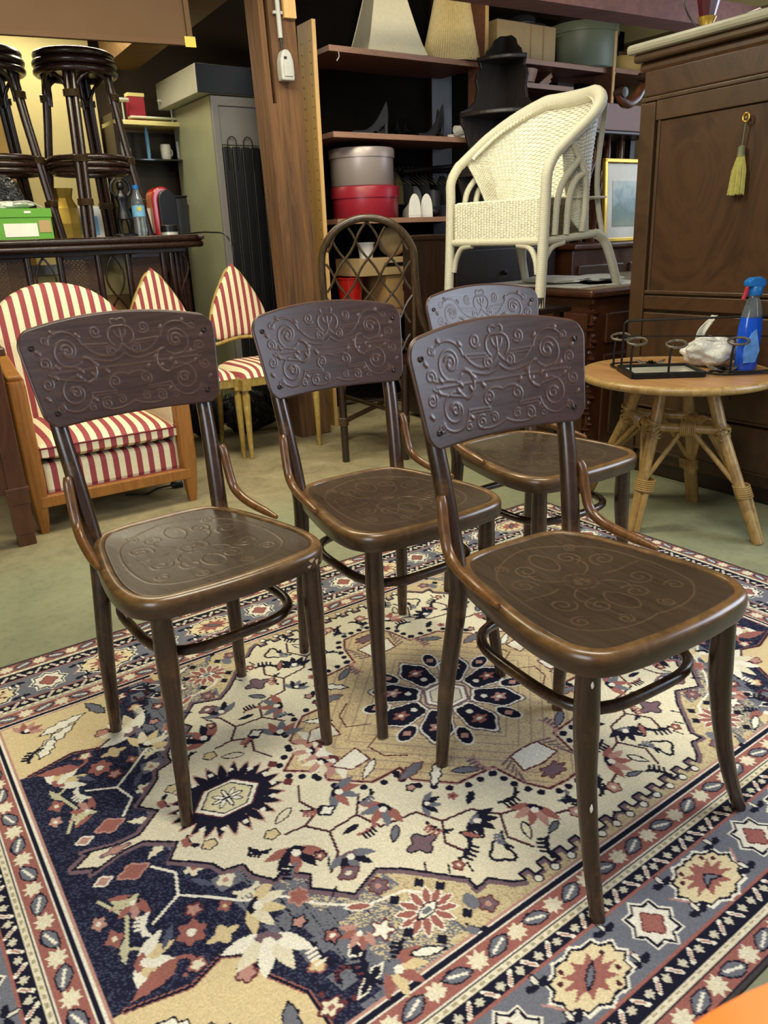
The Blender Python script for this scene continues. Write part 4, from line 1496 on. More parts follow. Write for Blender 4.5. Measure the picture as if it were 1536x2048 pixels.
# stiles between cane panel and loop gap, left to right (bar local x = s + 0.45)
xs = [0.56, 0.74, 0.84, 0.98, 1.18, 1.32, 1.525, 1.665, 1.885, 2.00]
xs = [0.985, 1.165, 1.195]
stiles = [0.30, 0.47, 0.64, 0.82, 0.985]
panels = []
x_ = -0.24
cane_x, gap_x = [], []
for k in range(7):
    c0 = 1.335 + (k - 4) * 0.342          # left edge of a cane panel
    if c0 < -0.1 or c0 > 1.75:
        continue
    cane_x.append(c0)
    gap_x.append(c0 + 0.205)
allst = sorted(set([round(c0, 3) for c0 in cane_x] + [round(c0 + 0.19, 3) for c0 in cane_x]))
for x_ in allst:
    MB().tube([(x_, 0, 0.06), (x_, 0, 1.03)], 0.017, 10).build('stile', 'rattan_dark', bar)
for x_ in (1.92, 1.955, 1.985, 2.01):
    MB().tube([(x_, 0.02 + (x_ - 1.92) * 0.6, 0.0), (x_, 0.02 + (x_ - 1.92) * 0.6, 1.06)], 0.018, 10).build('corner_pole', 'rattan_dark', bar)


def cane_mesh(w_, h_):
    mb = MB()
    stp = 0.0215
    n_ = int(w_ / stp)
    q = int(h_ / stp)
    for i in range(n_ + 1):
        for d in (-0.0032, 0.0032):
            mb.bar((i * stp + d, 0, 0), (i * stp + d, 0, h_), 0.0042, 0.0016, (0, 1, 0))
    for j in range(q + 1):
        for d in (-0.0032, 0.0032):
            mb.bar((0, 0.0012, j * stp + d), (w_, 0.0012, j * stp + d), 0.0042, 0.0016, (0, 1, 0))
    for s_ in (1, -1):
        for j in range(-n_ - 1, q + n_ + 2):
            z0, z1 = j * stp, j * stp + s_ * w_
            x0, x1 = 0.0, w_
            if max(z0, z1) < 0 or min(z0, z1) > h_:
                continue
            def cl_(xa, za, xb, zb):
                t0, t1 = 0.0, 1.0
                dz_ = zb - za
                for lo, sg in ((0, 1), (h_, -1)):
                    pass
                ta, tb = sorted(((0 - za) / dz_, (h_ - za) / dz_))
                t0, t1 = max(0, ta), min(1, tb)
                return (xa + (xb - xa) * t0, za + dz_ * t0, xa + (xb - xa) * t1, za + dz_ * t1, t1 - t0)
            xa, za, xb, zb, ok = cl_(x0, z0, x1, z1)
            if ok > 0.02:
                mb.bar((xa, -0.001 * s_, za), (xb, -0.001 * s_, zb), 0.0046, 0.0014, (0, 1, 0))
    return mb.mesh('cane_panel')


cane = cane_mesh(0.165, 0.92)
plain('cane', S(64, 40, 26), 0.5, var=0.2, nscale=40)
for c0 in cane_x:
    o = link('cane_panel', cane, 'cane', bar)
    o.location = (c0 + 0.0125, 0.002, 0.09)
    o['kind'] = 'stuff'
    fr = MB()
    fr.bar((c0 + 0.02, 0, 0.09), (c0 + 0.17, 0, 0.09), 0.02, 0.02)
    fr.bar((c0 + 0.02, 0, 1.005), (c0 + 0.17, 0, 1.005), 0.02, 0.02)
    fr.build('panel_frame', 'rattan_dark', bar)
for g0 in gap_x:
    if g0 > 1.75:
        continue
    cxg = g0 + 0.060
    for s_ in (1, -1):
        pts = []
        for i in range(61):
            z_ = 1.012 - i * 0.0152
            ph = i * 0.0152 / 0.215 * pi
            pts.append((cxg + s_ * 0.048 * abs(sin(ph / 1.0 + 0.0)) ** 0.85 * (1 if int(ph / pi) % 2 == 0 else -1), 0.006 * s_, z_))
        MB().tube(pts, 0.0055, 7).build('loop_rod', 'rattan_dark', bar)
pts = catmull([(1.965, -0.006, 1.02), (2.0, -0.008, 0.93), (1.945, -0.01, 0.78), (2.0, -0.01, 0.62), (1.955, -0.01, 0.5)], 6)
MB().tube(pts, 0.006, 7).build('loop_rod', 'rattan_dark', bar)
ctn = RT('carton', 'pale yellow carton seen through the looped gap left of the bar', 'box', 0.86, 4.50)
MB().box((0, -0.0, 0.46), (0.26, 0.16, 0.92)).build('sides', 'carton_cream', ctn, 0.004)
MB().box((0, -0.083, 0.95), (0.24, 0.004, 0.05)).build('flap', 'paper_white', ctn)
MB().box((0, -0.083, 0.80), (0.24, 0.004, 0.12)).build('label', 'yellow_tape', ctn)
ctn = RT('carton', 'pale yellow carton above a plywood sheet seen through the bar gap further right', 'box', 1.20, 4.50)
MB().box((0, 0.0, 0.40), (0.22, 0.16, 0.80)).build('sides', 'cardboard', ctn, 0.004)
MB().box((0.0, 0.0, 0.92), (0.22, 0.15, 0.24)).build('upper_box', 'carton_cream', ctn, 0.004)
MB().box((0.0, -0.078, 0.99), (0.12, 0.004, 0.05)).build('label', 'paper_white', ctn)


def bar_stool(name, s, t, label, rot):
    st_ = RT(name, label, 'stool', s, t, TOPZ, rot, 'bar stools standing on the rattan bar')
    H = 0.875
    # seat: three stacked hoops and a disc
    for dz, r_ in ((0.0, 0.178), (-0.036, 0.186), (-0.072, 0.186)):
        MB().tube([(r_ * cos(a), r_ * sin(a), H - 0.02 + dz) for a in np.linspace(0, 2 * pi, 33)[:-1]], 0.0185, 9, True).build('seat_hoop', 'rattan_dark', st_)
    MB().lathe([(0.165, H - 0.09), (0.165, H - 0.004), (0.15, H)], 32).build('seat', 'rattan_dark', st_)
    for k in range(4):
        a = pi / 4 + k * pi / 2
        ca, sa = cos(a), sin(a)
        tx, ty = -sa, ca
        for d in (-0.016, 0.016):
            MB().tube([(0.150 * ca + d * tx, 0.150 * sa + d * ty, H - 0.09), (0.180 * ca + d * tx, 0.180 * sa + d * ty, 0.55), (0.262 * ca + d * tx, 0.262 * sa + d * ty, 0.0)], 0.0165, 9).build('leg', 'rattan_dark', st_)
        # wraps
        for zz, rr in ((0.66, 0.171), (0.365, 0.208), (0.16, 0.239)):
            w_ = MB()
            for q in range(4):
                pts = [(rr * ca + 0.037 * cos(b2) * tx + 0.021 * sin(b2) * ca, rr * sa + 0.037 * cos(b2) * ty + 0.021 * sin(b2) * sa, zz + q * 0.008) for b2 in np.linspace(0, 2 * pi, 15)[:-1]]
                w_.tube(pts, 0.0042, 5, True)
            w_.build('binding', 'rattan_olive', st_)
        # arches under the seat
        a2 = a + pi / 2
        p0 = Vector((0.168 * ca, 0.168 * sa, 0.64))
        p1 = Vector((0.168 * cos(a2), 0.168 * sin(a2), 0.64))
        mid = (p0 + p1) / 2
        up = Vector((mid.x * 1.30, mid.y * 1.30, H - 0.098))
        q0, q1 = p0 * 0.74 + p1 * 0.26, p0 * 0.26 + p1 * 0.74
        q0, q1 = Vector((q0.x * 1.2, q0.y * 1.2, H - 0.130)), Vector((q1.x * 1.2, q1.y * 1.2, H - 0.130))
        MB().tube(catmull([p0 + (p1 - p0) * 0.10, p0 + (p1 - p0) * 0.12 + Vector((0, 0, 0.05)), q0, up,
                           q1, p0 + (p1 - p0) * 0.88 + Vector((0, 0, 0.05)), p0 + (p1 - p0) * 0.90], 5), 0.0095, 8).build('arch_rod', 'rattan_dark', st_)
    for dz, r_ in ((0.0, 0.196), (-0.030, 0.200), (-0.058, 0.196)):
        MB().tube([(r_ * cos(a), r_ * sin(a), 0.385 + dz) for a in np.linspace(0, 2 * pi, 33)[:-1]], 0.0145, 8, True).build('foot_ring', 'rattan_dark', st_)
    return st_


bar_stool('bar_stool', 1.17, 4.45, 'dark rattan bar stool on the bar beside the water bottle', 0.32)
bar_stool('bar_stool', 0.745, 4.54, 'dark rattan bar stool on the bar, cut by the left picture edge', 0.15)

# things on the bar
gb = RT('shoe_box', 'bright green shoe box with white labels on the bar', 'box', 0.735, 4.235, TOPZ)
MB().box((0.0, 0.0, 0.052), (0.27, 0.14, 0.104)).build('base', 'green_card', gb, 0.002)
MB().box((0.0, 0.0, 0.122), (0.28, 0.15, 0.04)).build('lid', 'green_card', gb, 0.002)
MB().box((-0.01, -0.0715, 0.045), (0.15, 0.003, 0.06)).build('label', 'paper_white', gb)
MB().box((0.10, -0.0715, 0.060), (0.055, 0.003, 0.055)).build('label', 'paper_kraft', gb)
MB().box((0.03, -0.0765, 0.125), (0.03, 0.003, 0.010)).build('lettering', 'paper_white', gb)


def blob(rx, ry, rz, seed, amp=0.18, nu_=22, nv_=14, flat=True):
    r2 = np.random.default_rng(seed)
    ph = r2.random(12) * 6.28
    A_ = np.zeros((nu_, nv_, 3))
    for i in range(nu_):
        for j in range(nv_):
            th, fi = 2 * pi * i / nu_, pi * j / (nv_ - 1)
            d = 1 + amp * (sin(3 * th + ph[0]) * sin(2 * fi + ph[1]) + 0.6 * sin(5 * th + 2 * fi + ph[2]) + 0.5 * sin(7 * th - 5 * fi + ph[3]) * sin(fi) + 0.4 * sin(11 * fi + ph[4]) * sin(4 * th + ph[5]))
            z_ = rz * (1 - cos(fi)) if False else rz * (1 - cos(pi - fi))
            A_[i, j] = (rx * d * sin(fi) * cos(th), ry * d * sin(fi) * sin(th), max(0.0, rz * (1 + cos(fi) * (0.9 + 0.1 * d))))
    return MB().grid(A_, closeu=True)


bg = RT('paper_bundle', 'crumpled cream wrapping paper lying on the green shoe box', 'paper', 0.70, 4.26, TOPZ + 0.143)
blob(0.11, 0.05, 0.018, 3, 0.25).build('sheet', 'paper_white', bg)
MB().tube(catmull([(0.02, -0.05, 0.03), (0.09, -0.045, 0.032), (0.15, -0.03, 0.005)], 6), 0.004, 6).build('strap', 'grey_plastic', bg)
bg = RT('foil_bag', 'shiny black and silver bag slumped behind the green shoe box', 'bag', 0.70, 4.42, TOPZ)
blob(0.13, 0.09, 0.155, 5, 0.12, 30, 20).build('bag_body', 'bin_bag', bg)
gd = RT('gold_bag', 'creased gold gift bag standing behind the bar stool legs', 'bag', 1.04, 4.62, TOPZ)
MB().lathe([(0.075, 0), (0.082, 0.08), (0.074, 0.16), (0.05, 0.21), (0.062, 0.26)], 9, sx=1, sy=0.6, smooth=False).build('bag_body', 'gold', gd)
fp = RT('framed_print', 'small white framed landscape print propped on the bar behind the stool', 'picture', 1.125, 4.66, TOPZ)
fp.rotation_euler = (-0.12, 0, RA)
MB().box((0, 0, 0.085), (0.24, 0.014, 0.17)).build('frame', 'white_plastic', fp, 0.003)
MB().box((0.01, -0.009, 0.07), (0.17, 0.004, 0.10)).build('print', 'water_label', fp)

stt = RT('figurine', 'small black figurine with raised arms standing on the bar', 'statue', 1.265, 4.30, TOPZ)
MB().lathe([(0.062, 0), (0.062, 0.012), (0.05, 0.018)], 20, sy=0.7).build('base', 'statue_black', stt)
fig = MB()
fig.tube(catmull([(-0.022, 0, 0.015), (-0.026, 0.004, 0.06), (-0.02, 0, 0.115)], 5), [0.008, 0.012, 0.017], 10)
fig.tube(catmull([(0.022, 0, 0.015), (0.02, -0.006, 0.06), (0.014, 0, 0.115)], 5), [0.008, 0.012, 0.017], 10)
fig.lathe([(0.012, 0.085), (0.044, 0.09), (0.036, 0.12), (0.024, 0.155), (0.032, 0.19), (0.034, 0.205), (0.013, 0.222), (0.013, 0.232)], 16, sy=0.7)
fig.lathe([(0.006, 0.228), (0.018, 0.236), (0.021, 0.252), (0.016, 0.27), (0.004, 0.277)], 14)
for s_ in (1, -1):
    fig.tube(catmull([(s_ * 0.03, 0, 0.2), (s_ * 0.048, 0, 0.225), (s_ * 0.046, 0, 0.26), (s_ * 0.018, 0, 0.288)], 5), [0.011, 0.009, 0.008, 0.007], 8)
fig.build('figure', 'statue_black', stt)

wb = RT('water_bottle', 'clear plastic water bottle with blue cap on the bar', 'bottle', 1.345, 4.30, TOPZ)
MB().lathe([(0.030, 0.0), (0.033, 0.01), (0.033, 0.06), (0.030, 0.075), (0.033, 0.09), (0.033, 0.16), (0.028, 0.19), (0.014, 0.225), (0.013, 0.238)], 20).build('bottle_body', 'bottle_clear', wb)
MB().lathe([(0.0335, 0.10), (0.0335, 0.155)], 20, cap=False).build('label', 'water_label', wb)
MB().lathe([(0.016, 0.236), (0.016, 0.256)], 16).build('cap', 'blue_cap', wb)
MB().lathe([(0.012, 0.0), (0.012, 0.002)], 14, (-0.004, -0.0325, 0.138), RX(pi / 2)).build('label_disc', 'yellow_tape', wb)
cf = RT('coffee_machine', 'small glossy red coffee machine with clear water tank on the bar', 'coffee machine', 1.56, 4.52, TOPZ)
pr = [(-0.06, 0), (0.06, 0), (0.06, 0.20)] + arc2(0, 0.20, 0.06, 0, pi, 10)[1:] + [(-0.06, 0.12)]
MB().prism(pr, 0.12, Matrix.Translation((-0.02, 0.0, 0.0)) @ RX(pi / 2)).build('housing', 'red_gloss', cf, 0.01)
pr2 = [(p[0] * 0.86, p[1] * 0.94) for p in pr]
MB().prism(pr2, 0.03, Matrix.Translation((0.0, -0.066, 0.0)) @ RX(pi / 2)).build('front', 'black_plastic', cf, 0.006)
MB().box((0.075, -0.02, 0.10), (0.085, 0.11, 0.2)).build('water_tank', 'smoke_glass', cf, 0.006)
MB().box((0.075, -0.02, 0.207), (0.09, 0.115, 0.012)).build('tank_lid', 'black_plastic', cf, 0.004)
MB().tube(catmull([(0.11, -0.05, 0.01), (0.17, -0.22, 0.012), (0.19, -0.43, -0.02), (0.205, -0.47, -0.2), (0.225, -0.47, -0.42)], 6), 0.004, 6).build('power_cable', 'black_plastic', cf)
jr = RT('round_tin', 'short round tin with black lid at the end of the bar', 'tin', 1.50, 4.30, TOPZ)
MB().lathe([(0.046, 0), (0.046, 0.022)], 24).build('tin_body', 'steel', jr)
MB().lathe([(0.048, 0.020), (0.048, 0.052), (0.044, 0.055)], 24).build('lid', 'black_plastic', jr)
cdp = RT('price_card', 'white upright price card on the bar beside the red coffee machine', 'card', 1.462, 4.52, TOPZ)
MB().box((0, 0, 0.075), (0.06, 0.01, 0.15)).build('card', 'paper_white', cdp, 0.001)
MB().box((0, 0.012, 0.01), (0.06, 0.05, 0.018)).build('foot', 'black_plastic', cdp, 0.001)

# ------------------------------------------------------------------ behind the bar
w = MB().box((0.55, 5.28, 1.3), (1.85, 0.06, 2.6))
structure('trim_3', w, 'cream_wall').rotation_euler[2] = RA
wsh = RT('wall_shelf', 'cream wall shelf with dark display boards behind the bar', 'shelf', 1.52, 5.02)
MB().box((0.25, 0.12, 1.752), (0.56, 0.24, 0.025)).build('board', 'carton_cream', wsh, 0.002)
MB().box((0.25, 0.235, 1.30), (0.56, 0.02, 0.85)).build('back_panel', 'dark_wood', wsh)
MB().box((0.25, 0.12, 1.28), (0.56, 0.24, 0.02)).build('lower_board', 'dark_wood', wsh)
MB().box((0.25, 0.12, 1.55), (0.54, 0.22, 0.008)).build('glass_board', 'smoke_glass', wsh)
for x_ in (-0.02, 0.53):
    MB().box((x_, 0.12, 0.9), (0.02, 0.24, 1.8)).build('side', 'dark_wood', wsh)
for i, (x_, w_, h_, mt, nm, lb) in enumerate(((0.04, 0.05, 0.10, 'white_plastic', 'cup', 'white cup on the glass board behind the bar, leftmost'), (0.30, 0.06, 0.09, 'paper_white', 'cup', 'cream cup on the glass board behind the bar'),
                                              (0.40, 0.05, 0.11, 'white_plastic', 'cup', 'white cup on the glass board nearest the steel cabinet'), (0.19, 0.022, 0.16, 'water_label', 'bottle', 'thin pale blue bottle on the glass board behind the bar'))):
    q = RT(nm, lb, nm, 1.52 + x_, 5.10, 1.554)
    MB().lathe([(w_ * 0.35, 0), (w_ * 0.5, h_ * 0.15), (w_ * 0.55, h_ * 0.8), (w_ * 0.5, h_)], 16).build('body', mt, q)
    if nm == 'cup':
        MB().tube(arc3 if False else [(w_ * 0.5 + 0.012 * sin(a), 0, h_ * 0.5 - 0.02 * cos(a)) for a in np.linspace(0.2, pi - 0.2, 7)], 0.004, 6).build('handle', mt, q)
    else:
        MB().lathe([(w_ * 0.4, h_), (w_ * 0.3, h_ + 0.03)], 12).build('neck', mt, q)
tr = RT('chrome_rack', 'chrome rack with two bars standing on the cream wall shelf', 'rack', 1.52, 5.08, 1.765)
MB().box((0.24, 0, 0.022), (0.30, 0.06, 0.012)).build('tray', 'steel', tr, 0.004)
for x_ in (-0.02 + 0.08, 0.36):
    MB().tube([(x_, 0, 0.0), (x_, 0, 0.12)], 0.005, 8).build('upright', 'steel', tr)
MB().tube([(0.28, 0, 0.12), (0.40, 0, 0.13)], 0.008, 8).build('bar', 'steel', tr)
MB().tube([(-0.02, 0, 0.115), (0.10, 0, 0.115)], 0.012, 8).build('bar', 'steel', tr)
rb = RT('red_tin', 'small red box beside the chrome rack on the cream shelf', 'box', 1.675, 5.13, 1.765)
MB().box((0, 0, 0.07), (0.10, 0.06, 0.14)).build('base', 'red_card', rb, 0.004)
MB().box((0, 0, 0.15), (0.104, 0.064, 0.02)).build('lid', 'carton_cream', rb, 0.002)

yb_ = RT('yellow_panel', 'tall yellow board leaning behind the left bar stool', 'board', 0.83, 4.95)
MB().box((0, 0, 1.0), (0.16, 0.02, 2.0)).build('board', 'hatbox_yellow', yb_, 0.002)
MB().box((0.0, -0.012, 1.97), (0.16, 0.006, 0.03)).build('edge_strip', 'paper_white', yb_)

# ------------------------------------------------------------------ striped armchair
ac = RT('striped_armchair', 'red and cream striped armchair with rounded back and fluted wooden legs', 'armchair', 0.715, 3.03)
HWI = 0.305


def fluted_post(name, x_, y_, top, back_lean=0.0):
    n_ = 40
    rows = []
    zs = [(0.0, 0.016), (0.05, 0.024), (0.16, 0.034), (0.20, 0.036), (top - 0.02, 0.034), (top, 0.030)]
    A_ = np.zeros((n_, len(zs) + 2, 3))
    for i in range(n_):
        a = 2 * pi * i / n_
        ca, sa = cos(a), sin(a)
        k = (abs(ca) ** 5 + abs(sa) ** 5) ** (-1 / 5)
        fl_ = 1 - 0.07 * (0.5 + 0.5 * cos(10 * a))
        for j, (z_, r_) in enumerate([(0.0, 0.0)] + zs + [(top, 0.0)]):
            A_[i, j] = (x_ + r_ * k * ca * fl_, y_ + r_ * k * sa * fl_ + back_lean * z_, z_)
    return MB().grid(A_, closeu=True).build(name, 'beech_wood', ac)


fluted_post('front_post', -HWI, 0.03, 0.60)
fluted_post('front_post', HWI, 0.03, 0.60)
for s_ in (-1, 1):
    MB().tube(catmull([(s_ * 0.27, 0.62, 0.0), (s_ * 0.27, 0.58, 0.2), (s_ * 0.27, 0.56, 0.4)], 4), [0.016, 0.026, 0.028], 12).build('back_leg', 'beech_wood', ac)
    # sloping padded arm
    MB().bar((s_ * HWI, 0.02, 0.605), (s_ * (HWI - 0.01), 0.56, 0.70), 0.055, 0.03).build('arm_rail', 'beech_wood', ac, 0.008)
    MB().box((s_ * 0.285, 0.30, 0.40), (0.035, 0.50, 0.42)).build('side_panel', 'stripe_cloth', ac, 0.012)
MB().bar((-HWI, 0.02, 0.130), (HWI, 0.02, 0.130), 0.045, 0.045).build('front_rail', 'beech_wood', ac, 0.004)
MB().box((0, 0.31, 0.205), (0.56, 0.55, 0.125)).build('seat_base', 'stripe_cloth', ac, 0.022)
MB().tube([(-0.272, 0.028, 0.150), (0.272, 0.028, 0.150)], 0.006, 8).build('piping', 'red_piping', ac)
# cushion with a crown
nxc, nyc = 24, 20
A_ = np.zeros((nxc, nyc, 3))
B_ = np.zeros((nxc, nyc, 3))
for i in range(nxc):
    for j in range(nyc):
        u, v_ = -1 + 2 * i / (nxc - 1), -1 + 2 * j / (nyc - 1)
        e = (1 - abs(u) ** 5) * (1 - abs(v_) ** 5)
        cr = 0.022 * (1 - u * u) * (1 - v_ * v_)
        A_[i, j] = (0.272 * u, 0.295 + 0.275 * v_, 0.335 + 0.028 * e ** 0.5 + cr)
        B_[i, j] = (0.272 * u, 0.295 + 0.275 * v_, 0.300 - 0.026 * e ** 0.5)
cu = MB().grid(A_)
cu.grid(B_, flip=True)
lp = [(i, 0) for i in range(nxc)] + [(nxc - 1, j) for j in range(1, nyc)] + [(i, nyc - 1) for i in range(nxc - 2, -1, -1)] + [(0, j) for j in range(nyc - 2, 0, -1)]
nl2 = len(lp)
cu.add([A_[i, j] for i, j in lp] + [B_[i, j] for i, j in lp], [(nl2 + k, nl2 + (k + 1) % nl2, (k + 1) % nl2, k) for k in range(nl2)], False)
cu.build('seat_cushion', 'stripe_cloth', ac)
MB().tube([tuple(A_[i, j] + np.array([0, 0, 0.0])) for i, j in lp], 0.004, 6, True).build('cushion_piping', 'red_piping', ac)


def padded_back(outline, y0, lean, thick, name, mat, parent, bulge=0.03):
    """upholstered back: outline (x, z) polygon filled with a domed grid"""
    cx_ = sum(p[0] for p in outline) / len(outline)
    cz_ = sum(p[1] for p in outline) / len(outline)
    ks = [1.0, 0.97, 0.9, 0.75, 0.5, 0.25, 0.02]
    A_ = np.zeros((len(outline), len(ks) + 1, 3))
    for i, (x_, z_) in enumerate(outline):
        A_[i, 0] = (x_, y0 + lean * (z_ - 0.4) + thick, z_)
        for j, k in enumerate(ks):
            xx, zz = cx_ + (x_ - cx_) * k, cz_ + (z_ - cz_) * k
            A_[i, j + 1] = (xx, y0 + lean * (zz - 0.4) - bulge * sqrt(max(0, 1 - k ** 3)) , zz)
    mb = MB().grid(A_, closeu=True)
    n_ = len(outline)
    back_ = [(x_, y0 + lean * (z_ - 0.4) + thick, z_) for x_, z_ in outline]
    mb.add(back_, [tuple(range(n_))])
    return mb.build(name, mat, parent)


ol = [(-0.285, 0.30), (-0.29, 0.50), (-0.29, 0.66)]
for i in range(1, 16):
    a = pi - pi * i / 16
    ol.append((0.29 * cos(a), 0.68 + 0.235 * sin(a)))
ol += [(0.29, 0.66), (0.29, 0.50), (0.285, 0.30)]
padded_back(ol, 0.56, 0.16, 0.05, 'back_rest', 'stripe_cloth', ac, 0.035)

# ------------------------------------------------------------------ striped side chairs
stripes('stripe_chair_back', RED_ST, CRM_ST, 0, 0.040, 0.75, phase=0.25)


def side_chair(s, t, label):
    sc_ = RT('gilt_side_chair', label, 'chair', s, t, 0, 0, 'striped gilt side chairs')
    hw, dp = 0.21, 0.43
    for x_, y_ in ((-hw + 0.01, 0.02), (hw - 0.01, 0.02)):
        m2 = MB()
        n_ = 24
        A_ = np.zeros((n_, 5, 3))
        for i in range(n_):
            a = 2 * pi * i / n_
            f2 = 1 - 0.14 * (0.5 + 0.5 * cos(8 * a))
            for j, (z_, r_) in enumerate(((0.0, 0.010), (0.03, 0.012), (0.33, 0.021), (0.345, 0.015), (0.36, 0.02))):
                A_[i, j] = (x_ + r_ * cos(a) * f2, y_ + r_ * sin(a) * f2, z_)
        m2.grid(A_, closeu=True)
        m2.box((x_, y_, 0.385), (0.045, 0.045, 0.055))
        m2.build('front_leg', 'gilt_wood', sc_)
    for s_ in (-1, 1):
        MB().tube(catmull([(s_ * 0.18, dp + 0.03, 0), (s_ * 0.185, dp - 0.01, 0.22), (s_ * 0.185, dp - 0.02, 0.42)], 4), [0.011, 0.017, 0.019], 10).build('back_leg', 'gilt_wood', sc_)
    for a_, b2 in (((-hw, 0.015, 0.395), (hw, 0.015, 0.395)), ((-hw + 0.01, 0.02, 0.395), (-0.185, dp - 0.02, 0.395)), ((hw - 0.01, 0.02, 0.395), (0.185, dp - 0.02, 0.395)), ((-0.185, dp - 0.02, 0.395), (0.185, dp - 0.02, 0.395))):
        MB().bar(a_, b2, 0.022, 0.045).build('seat_rail', 'gilt_wood', sc_, 0.004)
    A_ = np.zeros((20, 20, 3))
    for i in range(20):
        for j in range(20):
            u, v_ = -1 + 2 * i / 19, -1 + 2 * j / 19
            A_[i, j] = (0.212 * u * (1 - 0.06 * (v_ + 1)), 0.218 + 0.215 * v_, 0.416 + 0.055 * ((1 - u ** 4) * (1 - v_ ** 4)) ** 0.5)
    MB().grid(A_).build('seat', 'stripe_chair_back', sc_)
    nl_ = MB()
    for i in range(30):
        nl_.lathe([(0.003, 0), (0.002, 0.002)], 6, (-0.205 + i * 0.0141, 0.003, 0.413), RX(pi / 2))
    o = nl_.build('nail_trim', 'gold', sc_)
    o['kind'] = 'stuff'
    # pointed arch back
    ol = []
    for i in range(12):
        u = i / 11
        ol.append((-0.17 * (1 - u ** 1.75), 0.60 + 0.345 * u))
    ol = ol + [(-x_, z_) for x_, z_ in reversed(ol[:-1])]
    bot = [(0.165, 0.57), (0.12, 0.555), (0.06, 0.567), (0.0, 0.572), (-0.06, 0.567), (-0.12, 0.555), (-0.165, 0.57)]
    padded_back(ol + bot, dp - 0.005, 0.13, 0.03, 'back_rest', 'stripe_chair_back', sc_, 0.018)
    MB().tube(catmull([(-0.183, dp - 0.02, 0.42), (-0.185, dp - 0.01, 0.53), (-0.14, dp, 0.545), (-0.07, dp, 0.56), (0, dp, 0.566), (0.07, dp, 0.56), (0.14, dp, 0.545), (0.185, dp - 0.01, 0.53), (0.183, dp - 0.02, 0.42)], 4), 0.010, 8).build('back_frame', 'gilt_wood', sc_)
    MB().tube(catmull([(x_, dp + 0.02 + 0.13 * (z_ - 0.4), z_) for x_, z_ in ol[::2]], 4), 0.009, 8).build('back_hoop', 'gilt_wood', sc_)
    return sc_


side_chair(1.70, 3.46, 'red striped gilt chair with pointed back, whole seat in view beside the post')
side_chair(1.275, 3.50, 'red striped gilt chair of which only the pointed back shows beside the armchair')

bb = RT('bin_bag', 'shiny black bin bag under the striped gilt chair', 'bag', 1.74, 4.03)
blob(0.16, 0.075, 0.125, 17, 0.24, 44, 30).build('bag_body', 'bin_bag', bb)
bb = RT('blue_bag', 'dark blue bag behind the legs of the striped gilt chair', 'bag', 1.50, 4.05)
blob(0.10, 0.06, 0.12, 12, 0.1, 26, 18).build('bag_body', 'navy_board', bb)
pl = RT('power_plug', 'black power plug with cord lying on the concrete under the armchair', 'plug', 1.0, 3.27)
MB().lathe([(0.010, 0), (0.018, 0.012), (0.020, 0.045), (0.019, 0.05)], 14, (0, 0, 0.02), Matrix.Rotation(pi / 2, 4, 'Y')).build('plug_body', 'black_plastic', pl)
MB().lathe([(0.0195, 0), (0.0195, 0.004)], 14, (0.05, 0, 0.02), Matrix.Rotation(pi / 2, 4, 'Y')).build('face', 'grey_plastic', pl)
MB().tube(catmull([(0.0, 0, 0.018), (-0.06, 0.03, 0.006), (-0.12, -0.01, 0.005), (-0.2, 0.04, 0.005)], 6), 0.004, 6).build('cord', 'black_plastic', pl)

# dark cabinet cut by the left edge
lc = RT('mahogany_cabinet', 'brown mahogany cabinet corner with block foot at the left picture edge', 'cabinet', 0.365, 2.955)
MB().box((-0.36, 0.03, 0.46), (0.72, 0.0 + 0.06, 0.50)).build('front_panel', 'mahogany', lc, 0.004)
MB().box((-0.36, 0.025, 0.725), (0.76, 0.10, 0.03)).build('top', 'mahogany', lc, 0.006)
MB().box((-0.033, 0.03, 0.46), (0.062, 0.075, 0.5)).build('corner_stile', 'mahogany', lc, 0.004)
for z0, z1, w_ in ((0.0, 0.045, 0.062), (0.045, 0.165, 0.068), (0.165, 0.215, 0.076), (0.215, 0.232, 0.082)):
    MB().box((-0.035, 0.03, (z0 + z1) / 2), (w_, w_, z1 - z0)).build('foot_block', 'mahogany', lc, 0.003)
MB().box((-0.66, 0.03, 0.11), (0.07, 0.07, 0.22)).build('foot', 'mahogany', lc, 0.003)

# ------------------------------------------------------------------ rattan chair with lattice back (back towards the lens)
rc = thing('rattan_lattice_chair', 'dark rattan chair with round hoop back of lattice rods beside the post', 'chair', (-0.03, 3.62, 0), 0.0)
hoop = [(-0.205, 0.03, 0.50), (-0.208, 0.0, 0.70), (-0.214, -0.02, 0.86)]
for i in range(1, 14):
    a = pi - pi * i / 14
    hoop.append((0.214 * cos(a), -0.02 - 0.04 * sin(a), 0.92 + 0.215 * sin(a) ** 0.9))
hoop += [(0.214, -0.02, 0.86), (0.235, 0.0, 0.70), (0.28, 0.05, 0.60), (0.30, 0.2, 0.56)]
MB().tube(catmull(hoop, 5), 0.0165, 12).build('back_hoop', 'rattan_olive', rc)
for s_ in (-1, 1):
    MB().tube([(s_ * 0.15, 0.0, 0.0), (s_ * 0.155, 0.0, 0.47)], 0.018, 12).build('rear_leg', 'rattan_dark', rc)
    MB().tube([(s_ * 0.17, 0.42, 0.0), (s_ * 0.17, 0.42, 0.45)], 0.018, 12).build('front_leg', 'rattan_dark', rc)
    bd = MB()
    for q in range(5):
        bd.tube([(s_ * 0.151 + 0.021 * cos(a), 0.021 * sin(a), 0.19 + q * 0.008) for a in np.linspace(0, 2 * pi, 13)[:-1]], 0.004, 5, True)
    bd.build('binding', 'rattan_olive', rc)
MB().tube([(-0.15, 0, 0.205), (0.17, 0.42, 0.26)], 0.013, 8).build('cross_stretcher', 'rattan_olive', rc)
